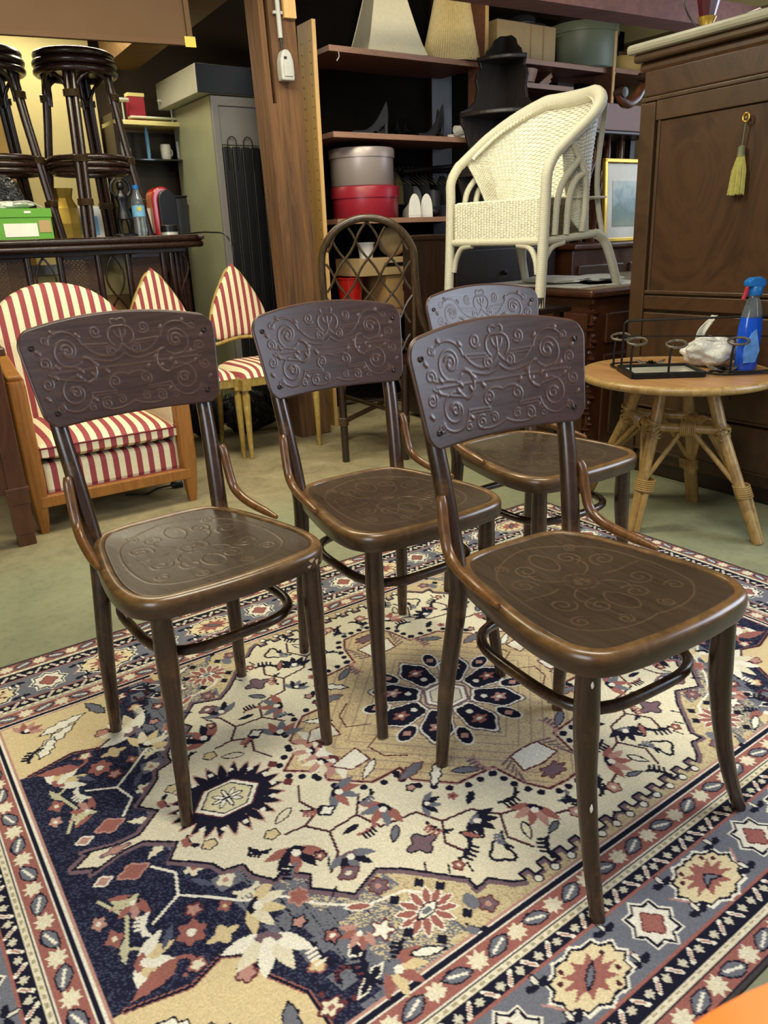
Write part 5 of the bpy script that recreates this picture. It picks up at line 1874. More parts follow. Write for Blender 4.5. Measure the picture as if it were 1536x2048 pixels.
MB().tube([(0.15, 0, 0.23), (-0.17, 0.42, 0.25)], 0.013, 8).build('cross_stretcher', 'rattan_olive', rc)
MB().tube([(-0.17, 0.42, 0.22), (0.17, 0.42, 0.22)], 0.012, 8).build('stretcher', 'rattan_olive', rc)
MB().lathe([(0.0, 0.43), (0.21, 0.43), (0.225, 0.445), (0.225, 0.465), (0.21, 0.475), (0.0, 0.478)], 32, (0, 0.21, 0)).build('seat', 'rattan_dark', rc)
for s_ in (-1, 1):
    MB().tube(catmull([(s_ * 0.155, 0.0, 0.28), (s_ * 0.13, 0.0, 0.40), (s_ * 0.06, 0.0, 0.43)], 5), 0.010, 8).build('brace', 'rattan_dark', rc)
for s_ in (-1, 1):
    MB().tube([(s_ * 0.205, -0.012, 0.47), (s_ * 0.206, -0.02, 0.90)], 0.010, 8).build('back_stay', 'rattan_olive', rc)
# lattice of bent rods
rows = [1.10, 1.02, 0.945, 0.87, 0.79, 0.71, 0.63, 0.55]


def hoopw(z_):
    return 0.205 if z_ < 0.9 else 0.205 * sqrt(max(0.02, 1 - ((z_ - 0.92) / 0.215) ** 2)) if z_ > 0.92 else 0.205


for c_ in range(-5, 6):
    for d in (-1, 1):
        pts = []
        for k in range(24):
            z_ = 1.12 - k * 0.025
            x_ = c_ * 0.104 + d * (1.12 - z_) * 0.66
            x_ += d * 0.006 * sin((1.12 - z_) / 0.0788 * pi)
            if abs(x_) <= hoopw(z_) - 0.002 and 0.5 <= z_:
                pts.append((x_, -0.02 - 0.03 * max(0, (z_ - 0.8)) / 0.3 + d * 0.004, z_))
            elif pts:
                break
        if len(pts) > 2:
            MB().tube(pts, 0.0058, 7).build('lattice_rod', 'rattan_olive', rc)
# ------------------------------------------------------------------ shelving with what stands on it
shf = RT('storage_shelving', 'open wooden shelving with pine uprights along the back wall', 'shelf', 2.2, 3.80)
# pine uprights (plank on edge, drilled), front edge lighter
for x_, h_, z0 in ((0.0, 2.09, 0.0), (1.155, 2.60, 0.0), (2.27, 2.60, 0.0)):
    MB().box((x_, 0.082, z0 + h_ / 2), (0.022, 0.15, h_)).build('upright', 'pine_board' if x_ == 0 else 'shelf_wood', shf, 0.002)
    MB().box((x_, 0.004, z0 + h_ / 2), (0.022, 0.008, h_)).build('edge_strip', 'pine_edge', shf, 0.001)
hol = MB()
for k in range(34):
    for yy_ in (0.03, 0.12):
        hol.lathe([(0.0035, 0), (0.0035, 0.001)], 6, (-0.0115, yy_, 0.35 + k * 0.05), Matrix.Rotation(-pi / 2, 4, 'Y'))
o = hol.build('peg_hole', 'black_plastic', shf)
o['kind'] = 'stuff'
for (x0, x1, z_, yb) in ((0.115, 1.155, 1.985, 0.40), (0.115, 1.15, 1.58, 0.40), (0.115, 1.15, 1.14, 0.40), (1.17, 2.35, 2.035, 0.40), (2.33, 2.9, 2.045, 0.38), (1.50, 1.95, 1.905, 0.36), (0.115, 1.15, 0.62, 0.40)):
    MB().box(((x0 + x1) / 2, 0.06 + yb / 2, z_), (x1 - x0, yb, 0.026)).build('shelf_board', 'shelf_wood', shf, 0.001)
    MB().box(((x0 + x1) / 2, 0.056, z_), (x1 - x0, 0.008, 0.028)).build('edge_strip', 'shelf_edge', shf, 0.001)
for x_ in (0.04, 1.155, 2.27):
    MB().box((x_, 0.44, 1.3), (0.16, 0.03, 2.6)).build('rear_post', 'dark_wood', shf)
MB().box((1.45, 0.475, 1.2), (2.9, 0.03, 2.4)).build('back_panel', 'void_shade', shf)  # near-black sheet standing in for the unlit void behind the shelves
MB().tube(catmull([(0.17, 0.05, 1.97), (0.165, 0.04, 1.945), (0.15, 0.04, 1.925)], 4), 0.003, 6).build('bent_pin', 'steel', shf)

ls = RT('square_lampshade', 'cream square tapered lampshade on the top shelf', 'lampshade', 2.81, 4.055, 1.999, -0.20)
ls_ = MB()
wv = lambda u: 0.178 - 0.115 * u ** 0.85
hs = 0.42
for k in range(4):
    a = k * pi / 2
    A_ = np.zeros((12, 14, 3))
    for i in range(12):
        for j in range(14):
            u = j / 13
            wq = wv(u)
            x_, y_ = -wq + 2 * wq * i / 11, -wq
            A_[i, j] = (x_ * cos(a) - y_ * sin(a), x_ * sin(a) + y_ * cos(a), hs * u)
    MB().grid(A_, smooth=True).build('panel', 'lampshade_cloth', ls)
for k in range(4):
    a = k * pi / 2
    pts = [((-wv(u) * cos(a) + wv(u) * sin(a)), (-wv(u) * sin(a) - wv(u) * cos(a)), hs * u) for u in np.linspace(0, 1, 8)]
    MB().tube(pts, 0.004, 6).build('seam', 'lampshade_cloth', ls)
w0 = wv(0)
MB().tube([(-w0, -w0, 0.004), (w0, -w0, 0.004), (w0, w0, 0.004), (-w0, w0, 0.004)], 0.005, 6, True).build('hem', 'lampshade_cloth', ls)
lr = RT('round_lampshade', 'straw coloured corded round lampshade on the top shelf', 'lampshade', 3.27, 4.02, 1.999)
n_ = 150
A_ = np.zeros((n_, 10, 3))
for i in range(n_):
    a = 2 * pi * i / n_
    for j in range(10):
        u = j / 9
        r_ = 0.195 - 0.105 * u ** 0.85 + 0.0025 * (1 if i % 2 else -1)
        A_[i, j] = (r_ * cos(a), r_ * sin(a), 0.40 * u)
MB().grid(A_, closeu=True).build('corded_cover', 'lampshade_cord', lr)
for r_, z_ in ((0.195, 0.004), (0.09, 0.40)):
    MB().tube([(r_ * cos(a), r_ * sin(a), z_) for a in np.linspace(0, 2 * pi, 33)[:-1]], 0.005, 6, True).build('ring', 'lampshade_cord', lr)


def pump(s, t, z, rz, label, mat='shoe_black', L=0.23, heel=0.06):
    """heeled court shoe, toe along local -x"""
    p = RT('court_shoe', label, 'shoe', s, t, z, rz, 'black court shoes on the middle shelf')
    p.scale = (1.1, 1.25, 1.25)
    prof = []
    A_ = np.zeros((16, 13, 3))
    for j in range(13):
        u = j / 12                           # 0 toe .. 1 heel
        x_ = -L / 2 + L * u
        zb = heel * max(0, (u - 0.35) / 0.65) ** 1.4
        w_ = 0.036 * sin(pi * min(0.93, max(0.06, u * 0.62 + 0.10))) * (0.75 + 0.25 * cos(pi * u))
        hh = 0.022 + 0.02 * u + (0.040 * max(0, (u - 0.62) / 0.38) ** 1.2)
        for i in range(16):
            a = pi * i / 15
            A_[i, j] = (x_, -w_ * cos(a) * (0.75 if u > 0.7 else 1), zb + hh * max(0.0, sin(a)) ** (0.6 if u < 0.3 else 0.9))
    MB().grid(A_).build('upper', mat, p)
    sl = MB()
    pl_ = []
    for j in range(13):
        u = j / 12
        pl_.append((A_[0, j], A_[15, j]))
    B_ = np.zeros((2, 13, 3))
    for j in range(13):
        B_[0, j], B_[1, j] = A_[0, j] - np.array([0, 0, 0.0]), A_[15, j]
    sl.grid(B_, flip=True)
    sl.build('sole', mat, p)
    MB().tube([(L / 2 - 0.012, 0, heel + 0.01), (L / 2 - 0.006, 0, 0)], [0.015, 0.008], 8).build('heel', mat, p)
    return p


SHZ = 1.594
pump(2.66, 4.02, SHZ, 0.15, 'leftmost black suede court shoe on the middle shelf', L=0.25, heel=0.075)
pump(2.755, 4.05, SHZ, 0.75, 'second black suede court shoe from the left on the middle shelf', heel=0.065)
pump(2.86, 4.03, SHZ, 0.9, 'black patent shoe in the middle of the shoe row, left of its pair', 'bin_bag', heel=0.04)
pump(2.95, 4.06, SHZ, 1.0, 'black patent shoe in the middle of the shoe row, right of its pair', 'bin_bag', heel=0.04)
pump(3.10, 4.02, SHZ, 0.35, 'large black court shoe right of the patent pair', L=0.26, heel=0.085)
pump(3.19, 4.06, SHZ, 0.9, 'rightmost black court shoe next to the white tissue bundle', heel=0.075)
ti = RT('tissue_bundle', 'torn white tissue roll on the end of the middle shelf', 'paper', 3.29, 3.95, SHZ)
blob(0.09, 0.04, 0.018, 21, 0.3, 26, 12).build('crumpled_sheet', 'paper_white', ti)
MB().lathe([(0.022, -0.07), (0.024, 0.0), (0.022, 0.07)], 14, (0.02, 0, 0.055), Matrix.Rotation(pi / 2, 4, 'Y') @ RX(0.1)).build('roll', 'paper_white', ti)


def hatbox(s, t, z, r_, h_, mat, label, lidh=0.06, sy=1.0):
    hbx = RT('hat_box', label, 'box', s, t, z)
    MB().lathe([(r_ * 0.98, 0), (r_, 0.004), (r_, h_ - lidh)], 40, sy=sy, cap=True).build('body', mat, hbx)
    MB().lathe([(r_ * 1.035, h_ - lidh), (r_ * 1.04, h_ - 0.006), (r_ * 1.02, h_), (0.0, h_)], 40, sy=sy).build('lid', mat, hbx)
    return hbx


hatbox(2.63, 4.05, 1.154, 0.195, 0.175, 'red_card', 'red round hat box at the bottom of the hat box pile', 0.062)
m, nt, b = newmat('silver_card')
b.inputs['Base Color'].default_value = S(176, 162, 158)
b.inputs['Metallic'].default_value = 0.35
b.inputs['Roughness'].default_value = 0.36
ck = nd(nt, 'ShaderNodeTexChecker', Scale=180.0)
tc = nd(nt, 'ShaderNodeTexCoord')
nt.links.new(tc.outputs['Object'], ck.inputs[0])
bump(nt, b, ck.outputs['Fac'], 0.2, 0.001)
MATS['silver_card'] = m
hatbox(2.615, 4.05, 1.330, 0.185, 0.200, 'silver_card', 'silver checked hat box on top of the red hat box', 0.05)


def sneaker(s, t, rz, label):
    p = RT('canvas_shoe', label, 'shoe', s, t, 1.154, rz, 'white canvas shoes on the lower shelf')
    A_ = np.zeros((14, 12, 3))
    for j in range(12):
        u = j / 11
        w_ = 0.052 * (0.85 + 0.15 * cos(pi * u)) * (0.55 + 0.45 * min(1, u * 5))
        hh = 0.045 + 0.055 * u + (0.02 if u > 0.85 else 0)
        for i in range(14):
            a = pi * i / 13
            A_[i, j] = (-0.13 + 0.25 * u, -w_ * cos(a), 0.012 + hh * max(0.0, sin(a)) ** 0.75)
    MB().grid(A_).build('upper', 'shoe_white', p)
    MB().prism([(A_[0, j][0], A_[0, j][1]) for j in range(12)] + [(A_[13, j][0], A_[13, j][1]) for j in range(11, -1, -1)], 0.014, o=(0, 0, 0.007)).build('sole', 'white_plastic', p)
    MB().box((0.121, 0, 0.06), (0.004, 0.022, 0.07)).build('heel_tab', 'white_plastic', p)
    MB().prism([(A_[i, 11][1], A_[i, 11][2]) for i in range(14)], 0.003, Matrix.Translation((0.1205, 0, 0)) @ RZ(pi / 2) @ RX(pi / 2)).build('heel_counter', 'shoe_white', p)
    return p


sneaker(2.935, 4.0, radians(-118), 'white canvas shoe next to the red hat box')
sneaker(3.035, 4.0, radians(-122), 'white canvas shoe further right, with its heel to the lens')
bt = RT('black_boot', 'scuffed black boot at the right end of the lower shelf', 'shoe', 3.17, 4.08, 1.154, 0.9)
MB().lathe([(0.045, 0), (0.05, 0.02), (0.042, 0.08), (0.045, 0.16)], 16, (0.03, 0, 0)).build('shaft', 'shoe_black', bt)
blob(0.10, 0.04, 0.035, 31, 0.05).build('toe', 'shoe_black', bt)
hr = RT('clothes_rail', 'dark metal clothes rail crammed with hangers behind the lower shelf', 'clothes rail', 2.75, 4.19)
MB().tube([(0.0, 0, 1.44), (0.75, 0, 1.44)], 0.012, 10).build('rail', 'iron', hr)
MB().tube([(0.2, -0.08, 1.425), (0.75, -0.10, 1.47)], 0.014, 10).build('front_tube', 'iron', hr)
for i in range(16):
    x_ = 0.08 + i * 0.036
    MB().tube(catmull([(x_, 0.0, 1.458), (x_ + 0.006, -0.014, 1.44), (x_, 0, 1.41), (x_ + 0.02, -0.10, 1.35)], 4), 0.0025, 5).build('hanger', 'iron_worn', hr)
for i, (x_, mt, h_, w_) in enumerate(((0.17, 'cloth_olive', 0.24, 0.06), (0.26, 'cloth_black', 0.22, 0.035), (0.33, 'cloth_grey', 0.16, 0.03), (0.40, 'cloth_black', 0.22, 0.03), (0.47, 'cloth_grey', 0.14, 0.03), (0.55, 'cloth_black', 0.22, 0.04))):
    g_ = RT('garment', ['olive coat hanging beside the red hat box', 'black garment next to the olive coat on the rail', 'grey garment in the middle of the clothes rail', 'black garment right of the middle of the clothes rail', 'short grey garment near the end of the clothes rail', 'black garment at the right end of the clothes rail'][i], 'garment', 2.75 + x_, 4.165, 1.235, 0, 'garments on the clothes rail')
    A_ = np.zeros((20, 8, 3))
    for k in range(20):
        a = 2 * pi * k / 20
        for j in range(8):
            u = j / 7
            ww = (1 - 0.75 * u ** 3)
            A_[k, j] = (w_ * cos(a) * ww * (1 + 0.15 * sin(3 * a + u * 5)), 0.075 * sin(a) * ww, (h_ - 0.05) * u)
    MB().grid(A_, closeu=True).build('cloth', mt, g_)
# clutter on the lowest shelf seen through the lattice chair
for i, (x_, y_, z_, w_, h_, mt, nm, lb, ct) in enumerate(((2.50, 4.06, 0.633, 0.16, 0.30, 'red_gloss', 'fire_bucket', 'red bucket on the bottom shelf behind the lattice chair', 'bucket'),
                                                    (2.86, 4.08, 0.633, 0.34, 0.20, 'cardboard', 'carton', 'brown carton on the bottom shelf behind the lattice chair', 'box'),
                                                    (2.74, 4.06, 0.833, 0.50, 0.10, 'paper_kraft', 'wooden_crate', 'flat tan crate on top of the brown carton', 'crate'))):
    q = RT(nm, lb, ct, x_, y_, z_)
    if nm == 'fire_bucket':
        MB().lathe([(w_ * 0.4, 0), (w_ * 0.5, h_ * 0.6), (w_ * 0.5, 0.19)], 20).build('body', mt, q)
        MB().tube([(w_ * 0.5 * cos(a), w_ * 0.5 * sin(a), 0.188) for a in np.linspace(0, 2 * pi, 21)[:-1]], 0.005, 6, True).build('rim', mt, q)
    else:
        MB().box((0, 0, h_ / 2), (w_, 0.28, h_)).build('body', mt, q, 0.003)
        MB().box((0, -0.142, h_ * 0.6), (w_ * 0.3, 0.004, h_ * 0.2)).build('handle_slot', 'black_plastic', q)
cl_ = RT('white_cup', 'white plastic tub on the tan crate behind the lattice chair', 'tub', 2.60, 4.02, 0.933)
MB().lathe([(0.04, 0), (0.05, 0.08), (0.053, 0.085)], 18).build('tub', 'white_plastic', cl_)
MB().lathe([(0.055, 0.08), (0.055, 0.09), (0.0, 0.092)], 18).build('lid', 'white_plastic', cl_)
bgk = RT('kraft_bag', 'standing kraft paper bag on the tan crate behind the lattice chair', 'bag', 2.82, 4.05, 0.933)
blob(0.10, 0.07, 0.09, 44, 0.06, 22, 16).build('bag_body', 'paper_kraft', bgk)

# right bay of the top shelf
pb = RT('paper_bag', 'creased tan paper bag box on the top shelf between lampshade and hat box', 'bag', 3.80, 4.06, 2.049)
MB().box((0, 0, 0.105), (0.50, 0.26, 0.21)).build('bag_body', 'paper_kraft', pb, 0.006)
MB().box((0.03, -0.133, 0.105), (0.004, 0.006, 0.20)).build('crease', 'paper_kraft', pb)
MB().box((0.14, -0.133, 0.105), (0.004, 0.006, 0.20)).build('crease', 'paper_kraft', pb)
dk = RT('dark_hat', 'dark felt hat lying on the tan paper bag', 'hat', 3.90, 4.08, 2.26)
MB().lathe([(0.15, 0), (0.152, 0.008), (0.085, 0.014), (0.08, 0.06), (0.05, 0.075), (0, 0.072)], 28).build('felt', 'cloth_black', dk)
MB().lathe([(0.087, 0.014), (0.086, 0.03)], 28, cap=False).build('ribbon', 'cloth_grey', dk)
dk = RT('folded_coat', 'folded dark coat on the shelf beside the green hat box', 'coat', 4.11, 4.10, 2.049)
blob(0.055, 0.10, 0.06, 51, 0.06).build('cloth', 'cloth_black', dk)
hatbox(4.40, 4.02, 2.049, 0.225, 0.26, 'hatbox_green', 'grey green round hat box on the top shelf at right', 0.055)
yb = hatbox(4.80, 4.06, 2.059, 0.165, 0.10, 'hatbox_yellow', 'low yellow round box beside the grey green hat box', 0.03)
rd_ = RT('red_folder', 'reddish folder lying across the low yellow box', 'folder', 4.83, 4.06, 2.162)
MB().box((0, 0, 0.016), (0.32, 0.24, 0.03), Matrix.Rotation(-0.06, 4, 'Y')).build('cover', 'mahogany', rd_, 0.004)
MB().box((0.16, 0, 0.012), (0.01, 0.22, 0.018)).build('pages', 'paper_white', rd_)
# small pieces under the top shelf
sm = RT('wooden_bowl', 'pinkish wooden bowl on the short shelf under the top shelf', 'bowl', 3.80, 4.0, 1.918)
MB().lathe([(0.05, 0), (0.10, 0.02), (0.12, 0.09), (0.115, 0.09), (0.09, 0.03), (0, 0.02)], 24).build('bowl', 'shelf_edge', sm)
MB().lathe([(0.045, -0.0), (0.05, 0.008)], 20).build('foot', 'shelf_wood', sm)
sm = RT('wooden_clamp', 'orange wooden clamp leaning beside the wooden bowl', 'clamp', 4.02, 4.0, 1.918)
MB().bar((-0.07, 0, 0.0), (0.07, 0, 0.09), 0.03, 0.02, (0, 1, 0)).build('jaw', 'beech_wood', sm, 0.002)
MB().bar((0.0, 0.03, 0.01), (0.09, 0.03, 0.07), 0.03, 0.02, (0, 1, 0)).build('jaw', 'beech_wood', sm, 0.002)

# ------------------------------------------------------------------ dark corner etagere on a dark chest
ch = RT('dark_chest', 'nearly black wooden chest of drawers under the dark corner shelf', 'chest', 2.66, 3.30)
MB().box((0.41, 0.22, 0.53), (0.80, 0.44, 1.00)).build('carcass', 'dark_wood', ch, 0.006)
MB().box((0.41, 0.21, 1.04), (0.82, 0.48, 0.03)).build('top', 'dark_wood', ch, 0.008)
for k in range(3):
    d_ = MB().box((0.38, -0.008, 0.22 + k * 0.31), (0.68, 0.02, 0.26)).build('drawer', 'dark_wood', ch, 0.006)
    MB().lathe([(0.01, 0), (0.016, 0.012), (0.0, 0.02)], 10, (0.38, -0.02, 0.22 + k * 0.31), RX(pi / 2)).build('knob', 'iron', d_)
pp = RT('folded_paper', 'folded cream paper lying on the dark chest beside the wicker chair', 'paper', 2.80, 3.26, 1.056)
blob(0.13, 0.05, 0.012, 61, 0.2).build('sheet', 'paper_white', pp)
MB().box((0.05, 0.0, 0.004), (0.2, 0.08, 0.008)).build('sheet', 'paper_white', pp)
wood('ebonised', S(30, 24, 22), S(48, 40, 36), (30, 30, 4), 0.36, coat=0.3, bmp=0.05)
cb = RT('carton', 'open brown carton on the dark chest seen through the wicker arm', 'box', 3.06, 3.40, 1.056)
MB().box((0, 0, 0.07), (0.30, 0.18, 0.14)).build('body', 'cardboard', cb, 0.003)
MB().box((0, -0.095, 0.137), (0.30, 0.05, 0.005), Matrix.Rotation(0.5, 4, 'X')).build('flap', 'cardboard', cb)
et = RT('corner_whatnot', 'dark scalloped corner shelf with three tiers rising behind the wicker chair', 'shelf', 3.48, 3.77, 1.056)
outl = [(0.0, 0.0), (0.36, 0.0), (0.36, 0.10), (0.31, 0.16), (0.34, 0.22), (0.37, 0.30), (0.37, 0.34), (0.30, 0.38), (0.27, 0.44), (0.30, 0.50), (0.32, 0.56), (0.35, 0.60), (0.35, 0.66),
        (0.29, 0.68), (0.24, 0.72), (0.225, 0.78), (0.24, 0.83), (0.225, 0.87), (0.20, 0.89), (0.215, 0.92), (0.215, 0.94), (0.17, 0.95), (0.155, 0.98), (0.11, 1.01), (0.095, 1.04), (0.05, 1.065), (0.0, 1.07)]
neg = [(-x_, z_) for x_, z_ in reversed(outl)]
MB().prism(neg, 0.018, RX(pi / 2)).build('side_panel', 'ebonised', et, 0.003)
MB().prism(neg, 0.018, RZ(radians(78)) @ RX(pi / 2)).build('side_panel', 'ebonised', et, 0.003)
for z_, r_ in ((0.32, 0.375), (0.64, 0.355), (0.93, 0.235)):
    poly = [(0, 0)] + [(r_ * cos(a), r_ * sin(a)) for a in np.linspace(radians(180), radians(258), 14)]
    MB().prism(poly, 0.024, o=(0, 0, z_)).build('tier', 'ebonised', et, 0.006)

# ------------------------------------------------------------------ sideboard under the wicker chair
sb = RT('carved_sideboard', 'dark carved sideboard carrying the white wicker armchair', 'sideboard', 2.74, 2.36)
MB().box((0.62, 0.39, 0.41), (1.20, 0.74, 0.70)).build('carcass', 'mahogany', sb, 0.01)
MB().box((0.62, 0.39, 0.03), (1.22, 0.76, 0.06)).build('plinth', 'mahogany', sb, 0.006)
MB().box((0.60, 0.385, 0.782), (1.30, 0.83, 0.034)).build('top', 'mahogany', sb, 0.012)
wood('dusty_top', S(120, 104, 78), S(150, 134, 104), (4, 4, 4), 0.7, bmp=0.02)
MB().box((0.60, 0.385, 0.7995), (1.24, 0.77, 0.003)).build('worn_surface', 'dusty_top', sb)
for k in range(2):
    d_ = MB().box((0.012, 0.21 + k * 0.40, 0.40), (0.02, 0.34, 0.58)).build('door', 'mahogany', sb, 0.006)
    MB().box((0.000, 0.21 + k * 0.40, 0.40), (0.014, 0.25, 0.46)).build('door_panel', 'walnut_trim', d_, 0.01)
    MB().lathe([(0.006, 0), (0.010, 0.012), (0.0, 0.016)], 10, (0.0, 0.06 + k * 0.40, 0.42), Matrix.Rotation(-pi / 2, 4, 'Y')).build('knob', 'gold', d_)
for x0 in (0.08, 0.66):
    d_ = MB().box((x0 + 0.26, 0.014, 0.28), (0.48, 0.02, 0.44)).build('side_panel', 'mahogany', sb, 0.008)
    MB().box((x0 + 0.26, 0.0, 0.28), (0.38, 0.014, 0.34)).build('raised_field', 'walnut_trim', d_, 0.01)
    MB().box((x0 + 0.26, 0.012, 0.62), (0.48, 0.02, 0.14)).build('frieze_panel', 'mahogany', sb, 0.008)
cv_ = MB()
for k in range(26):
    z_ = 0.72 - k * 0.026
    cv_.lathe([(0.004, -0.012), (0.018 + 0.007 * sin(k * 2.1), 0.0), (0.004, 0.012)], 8, (0.022 + 0.008 * sin(k * 1.3), 0.022 + 0.008 * cos(k * 1.7), z_))
cv_.build('carved_corner', 'mahogany', sb)
sb2 = RT('low_stand', 'low dark stand under the front feet of the wicker chair', 'stand', 2.36, 2.42)
MB().box((0.14, 0.33, 0.722), (0.28, 0.70, 0.025)).build('top', 'dark_wood', sb2, 0.004)
for x_ in (0.03, 0.25):
    for y_ in (0.03, 0.63):
        MB().box((x_, y_, 0.355), (0.035, 0.035, 0.71)).build('leg', 'dark_wood', sb2, 0.003)
for i, (x_, y_, r_, lb) in enumerate(((2.88, 2.74, 0.1, 'large white folded paper sheet under the wicker chair'), (3.06, 2.62, -0.4, 'smaller white paper sheet on the sideboard behind the wicker legs'))):
    q = RT('paper_sheet', lb, 'paper', x_, y_, 0.801, r_)
    MB().box((0, 0, 0.004), (0.36 - 0.06 * i, 0.58 - 0.16 * i, 0.008)).build('sheet', 'paper_white', q, 0.002)
    blob(0.14 - 0.03 * i, 0.16 - 0.05 * i, 0.018, 71 + i, 0.15).build('crumple', 'paper_white', q).location.z = 0.006
# ------------------------------------------------------------------ white wicker armchair, facing along -s
m, nt, b = newmat('wicker')
tc = nd(nt, 'ShaderNodeTexCoord')
nz = nd(nt, 'ShaderNodeTexNoise', Scale=60.0, Detail=4.0)
nt.links.new(tc.outputs['Object'], nz.inputs['Vector'])
r = ramp(nt, nz.outputs[0], [(0.3, S(208, 203, 178)), (0.7, S(236, 232, 212))])
nt.links.new(r.outputs[0], b.inputs['Base Color'])
b.inputs['Roughness'].default_value = 0.5
bump(nt, b, nz.outputs[0], 0.2, 0.002)
MATS['wicker'] = m
m, nt, b = newmat('wicker_wrap')
tc = nd(nt, 'ShaderNodeTexCoord')
wv_ = nd(nt, 'ShaderNodeTexWave', Scale=75.0, Distortion=1.2, Detail=1.0)
wv_.bands_direction = 'Z'
nt.links.new(tc.outputs['Object'], wv_.inputs['Vector'])
r = ramp(nt, wv_.outputs['Fac'], [(0.0, S(158, 150, 124)), (0.3, S(210, 204, 178)), (1.0, S(230, 225, 202))])
nt.links.new(r.outputs[0], b.inputs['Base Color'])
b.inputs['Roughness'].default_value = 0.5
bump(nt, b, wv_.outputs['Fac'], 0.5, 0.003)
MATS['wicker_wrap'] = m

WZ = 0.7355
wk = RT('wicker_armchair', 'white woven wicker tub armchair standing up on the dark sideboard', 'armchair', 2.48, 2.44, WZ)
WW = 0.61                                   # width along t


def u_plan(u, xf, xb, y0, y1):
    """U-shaped plan: u 0..1 from the near arm front round the back to the far arm front"""
    yc, hy = (y0 + y1) / 2, (y1 - y0) / 2
    xm = xf + (xb - xf) * 0.42
    la = xm - xf
    rx, ry = xb - xm, hy
    lc = pi * 0.5 * (3 * (rx + ry) - sqrt((3 * rx + ry) * (rx + 3 * ry))) / 1.0 * 0.5 * 2 * 0.5
    tot = 2 * la + lc
    d = u * tot
    if d < la:
        return xf + d, y0
    if d > la + lc:
        return xm - (d - la - lc), y1
    a = -pi / 2 + pi * (d - la) / lc
    return xm + rx * cos(a), yc + ry * sin(a)


def rim(u):
    x_, y_ = u_plan(u, 0.0, 0.49, -0.01, WW + 0.01)
    z_ = 0.575 + 0.315 * min(1, max(0, x_ / 0.46)) ** 0.9
    return np.array([x_, y_, z_])


def weave(n1, n2, f):
    """displace a surface f(u, v) -> point, normal into an over-under weave; n1 stakes, n2 rows"""
    k1, k2 = 5, 3
    U_, V_ = np.linspace(0, 1, n1 * k1 + 1), np.linspace(0, 1, n2 * k2 + 1)
    A_ = np.zeros((len(U_), len(V_), 3))
    for i, u in enumerate(U_):
        for j, v_ in enumerate(V_):
            A_[i, j] = f(u, v_)
    du = np.gradient(A_, axis=0)
    dv = np.gradient(A_, axis=1)
    N_ = np.cross(du, dv)
    N_ /= np.linalg.norm(N_, axis=2, keepdims=True) + 1e-9
    row = np.floor(V_ * n2 - 1e-6).astype(int)
    sgn = np.where(row % 2 == 0, 1.0, -1.0)
    ph = np.cos(pi * U_ * n1)[:, None] * sgn[None]
    gap = np.abs(np.sin(pi * V_ * n2))[None]
    Hh = 0.0014 * ph + 0.0030 * gap + 0.0026 * np.abs(np.cos(pi * U_ * n1))[:, None]
    return A_ + N_ * Hh[..., None]


def shell(u, v_):
    # v 0 at the seat, 1 at the rim; starts a little behind the arm fronts
    uu = 0.10 + 0.80 * u
    t_ = rim(uu)
    bx, by = u_plan(u, 0.22, 0.435, 0.05, WW - 0.05)
    bt_ = np.array([bx, by, 0.30 + 0.06 * min(1, max(0, (0.30 - bx) / 0.08))])
    p = bt_ + (t_ - bt_) * v_
    bow = 0.025 * sin(pi * v_)
    c_ = np.array([0.2, WW / 2])
    d = p[:2] - c_
    d /= np.linalg.norm(d) + 1e-9
    p[:2] -= d * bow * 0.6
    return p


sh = MB().grid(weave(58, 62, shell))
o = sh.build('woven_back', 'wicker', wk)
md = o.modifiers.new('solid', 'SOLIDIFY')
md.thickness = 0.006
ap = weave(30, 26, lambda u, v_: np.array([0.0 + 0.0, 0.02 + (WW - 0.04) * u, 0.262 + 0.19 * v_]))
o = MB().grid(ap).build('woven_apron', 'wicker', wk)
md = o.modifiers.new('solid', 'SOLIDIFY')
md.thickness = 0.006
# seat
st2 = weave(26, 40, lambda u, v_: np.array([0.0 + 0.43 * v_, 0.03 + (WW - 0.06) * u, 0.452 - 0.02 * sin(pi * v_) * sin(pi * u)]))
o = MB().grid(st2).build('woven_seat', 'wicker', wk)
md = o.modifiers.new('solid', 'SOLIDIFY')
md.thickness = 0.006
# rim: thick wrapped roll running down into the front legs
pts = [(-0.015, -0.012, 0.0), (-0.005, -0.01, 0.26), (0.0, -0.01, 0.46), (0.004, -0.012, 0.55)]
rp = [rim(u) for u in np.linspace(0.05, 0.95, 40)]
ptf = [(0.004, WW + 0.012, 0.55), (0.0, WW + 0.01, 0.46), (-0.005, WW + 0.01, 0.26), (-0.015, WW + 0.012, 0.0)]
path = catmull(pts + [tuple(p) for p in rp] + ptf, 3)
MB().tube(path, [0.0235, 0.0225, 0.0225, 0.025, 0.033, 0.036, 0.033, 0.025, 0.0225, 0.0225, 0.0235], 14).build('rim_and_front_legs', 'wicker_wrap', wk)
# flattened braid on the inner side of the rim
br_ = [tuple(rim(u) - np.array([0.012 if u > 0.2 and u < 0.8 else 0.0, 0.026 * (1 if u > 0.5 else -1) * -1 * -1 * (-1), 0.014])) for u in np.linspace(0.12, 0.88, 60)]
kn = []
for i, u in enumerate(np.linspace(0.13, 0.87, 150)):
    p = rim(u)
    c_ = np.array([0.2, WW / 2])
    d = p[:2] - c_
    d /= np.linalg.norm(d)
    w_ = 0.004 * (1 if i % 2 else -1)
    kn.append((p[0] - d[0] * (0.022 + w_), p[1] - d[1] * (0.022 + w_), p[2] - 0.012 + w_))
MB().tube(kn, 0.0085, 8).build('braid', 'wicker', wk)
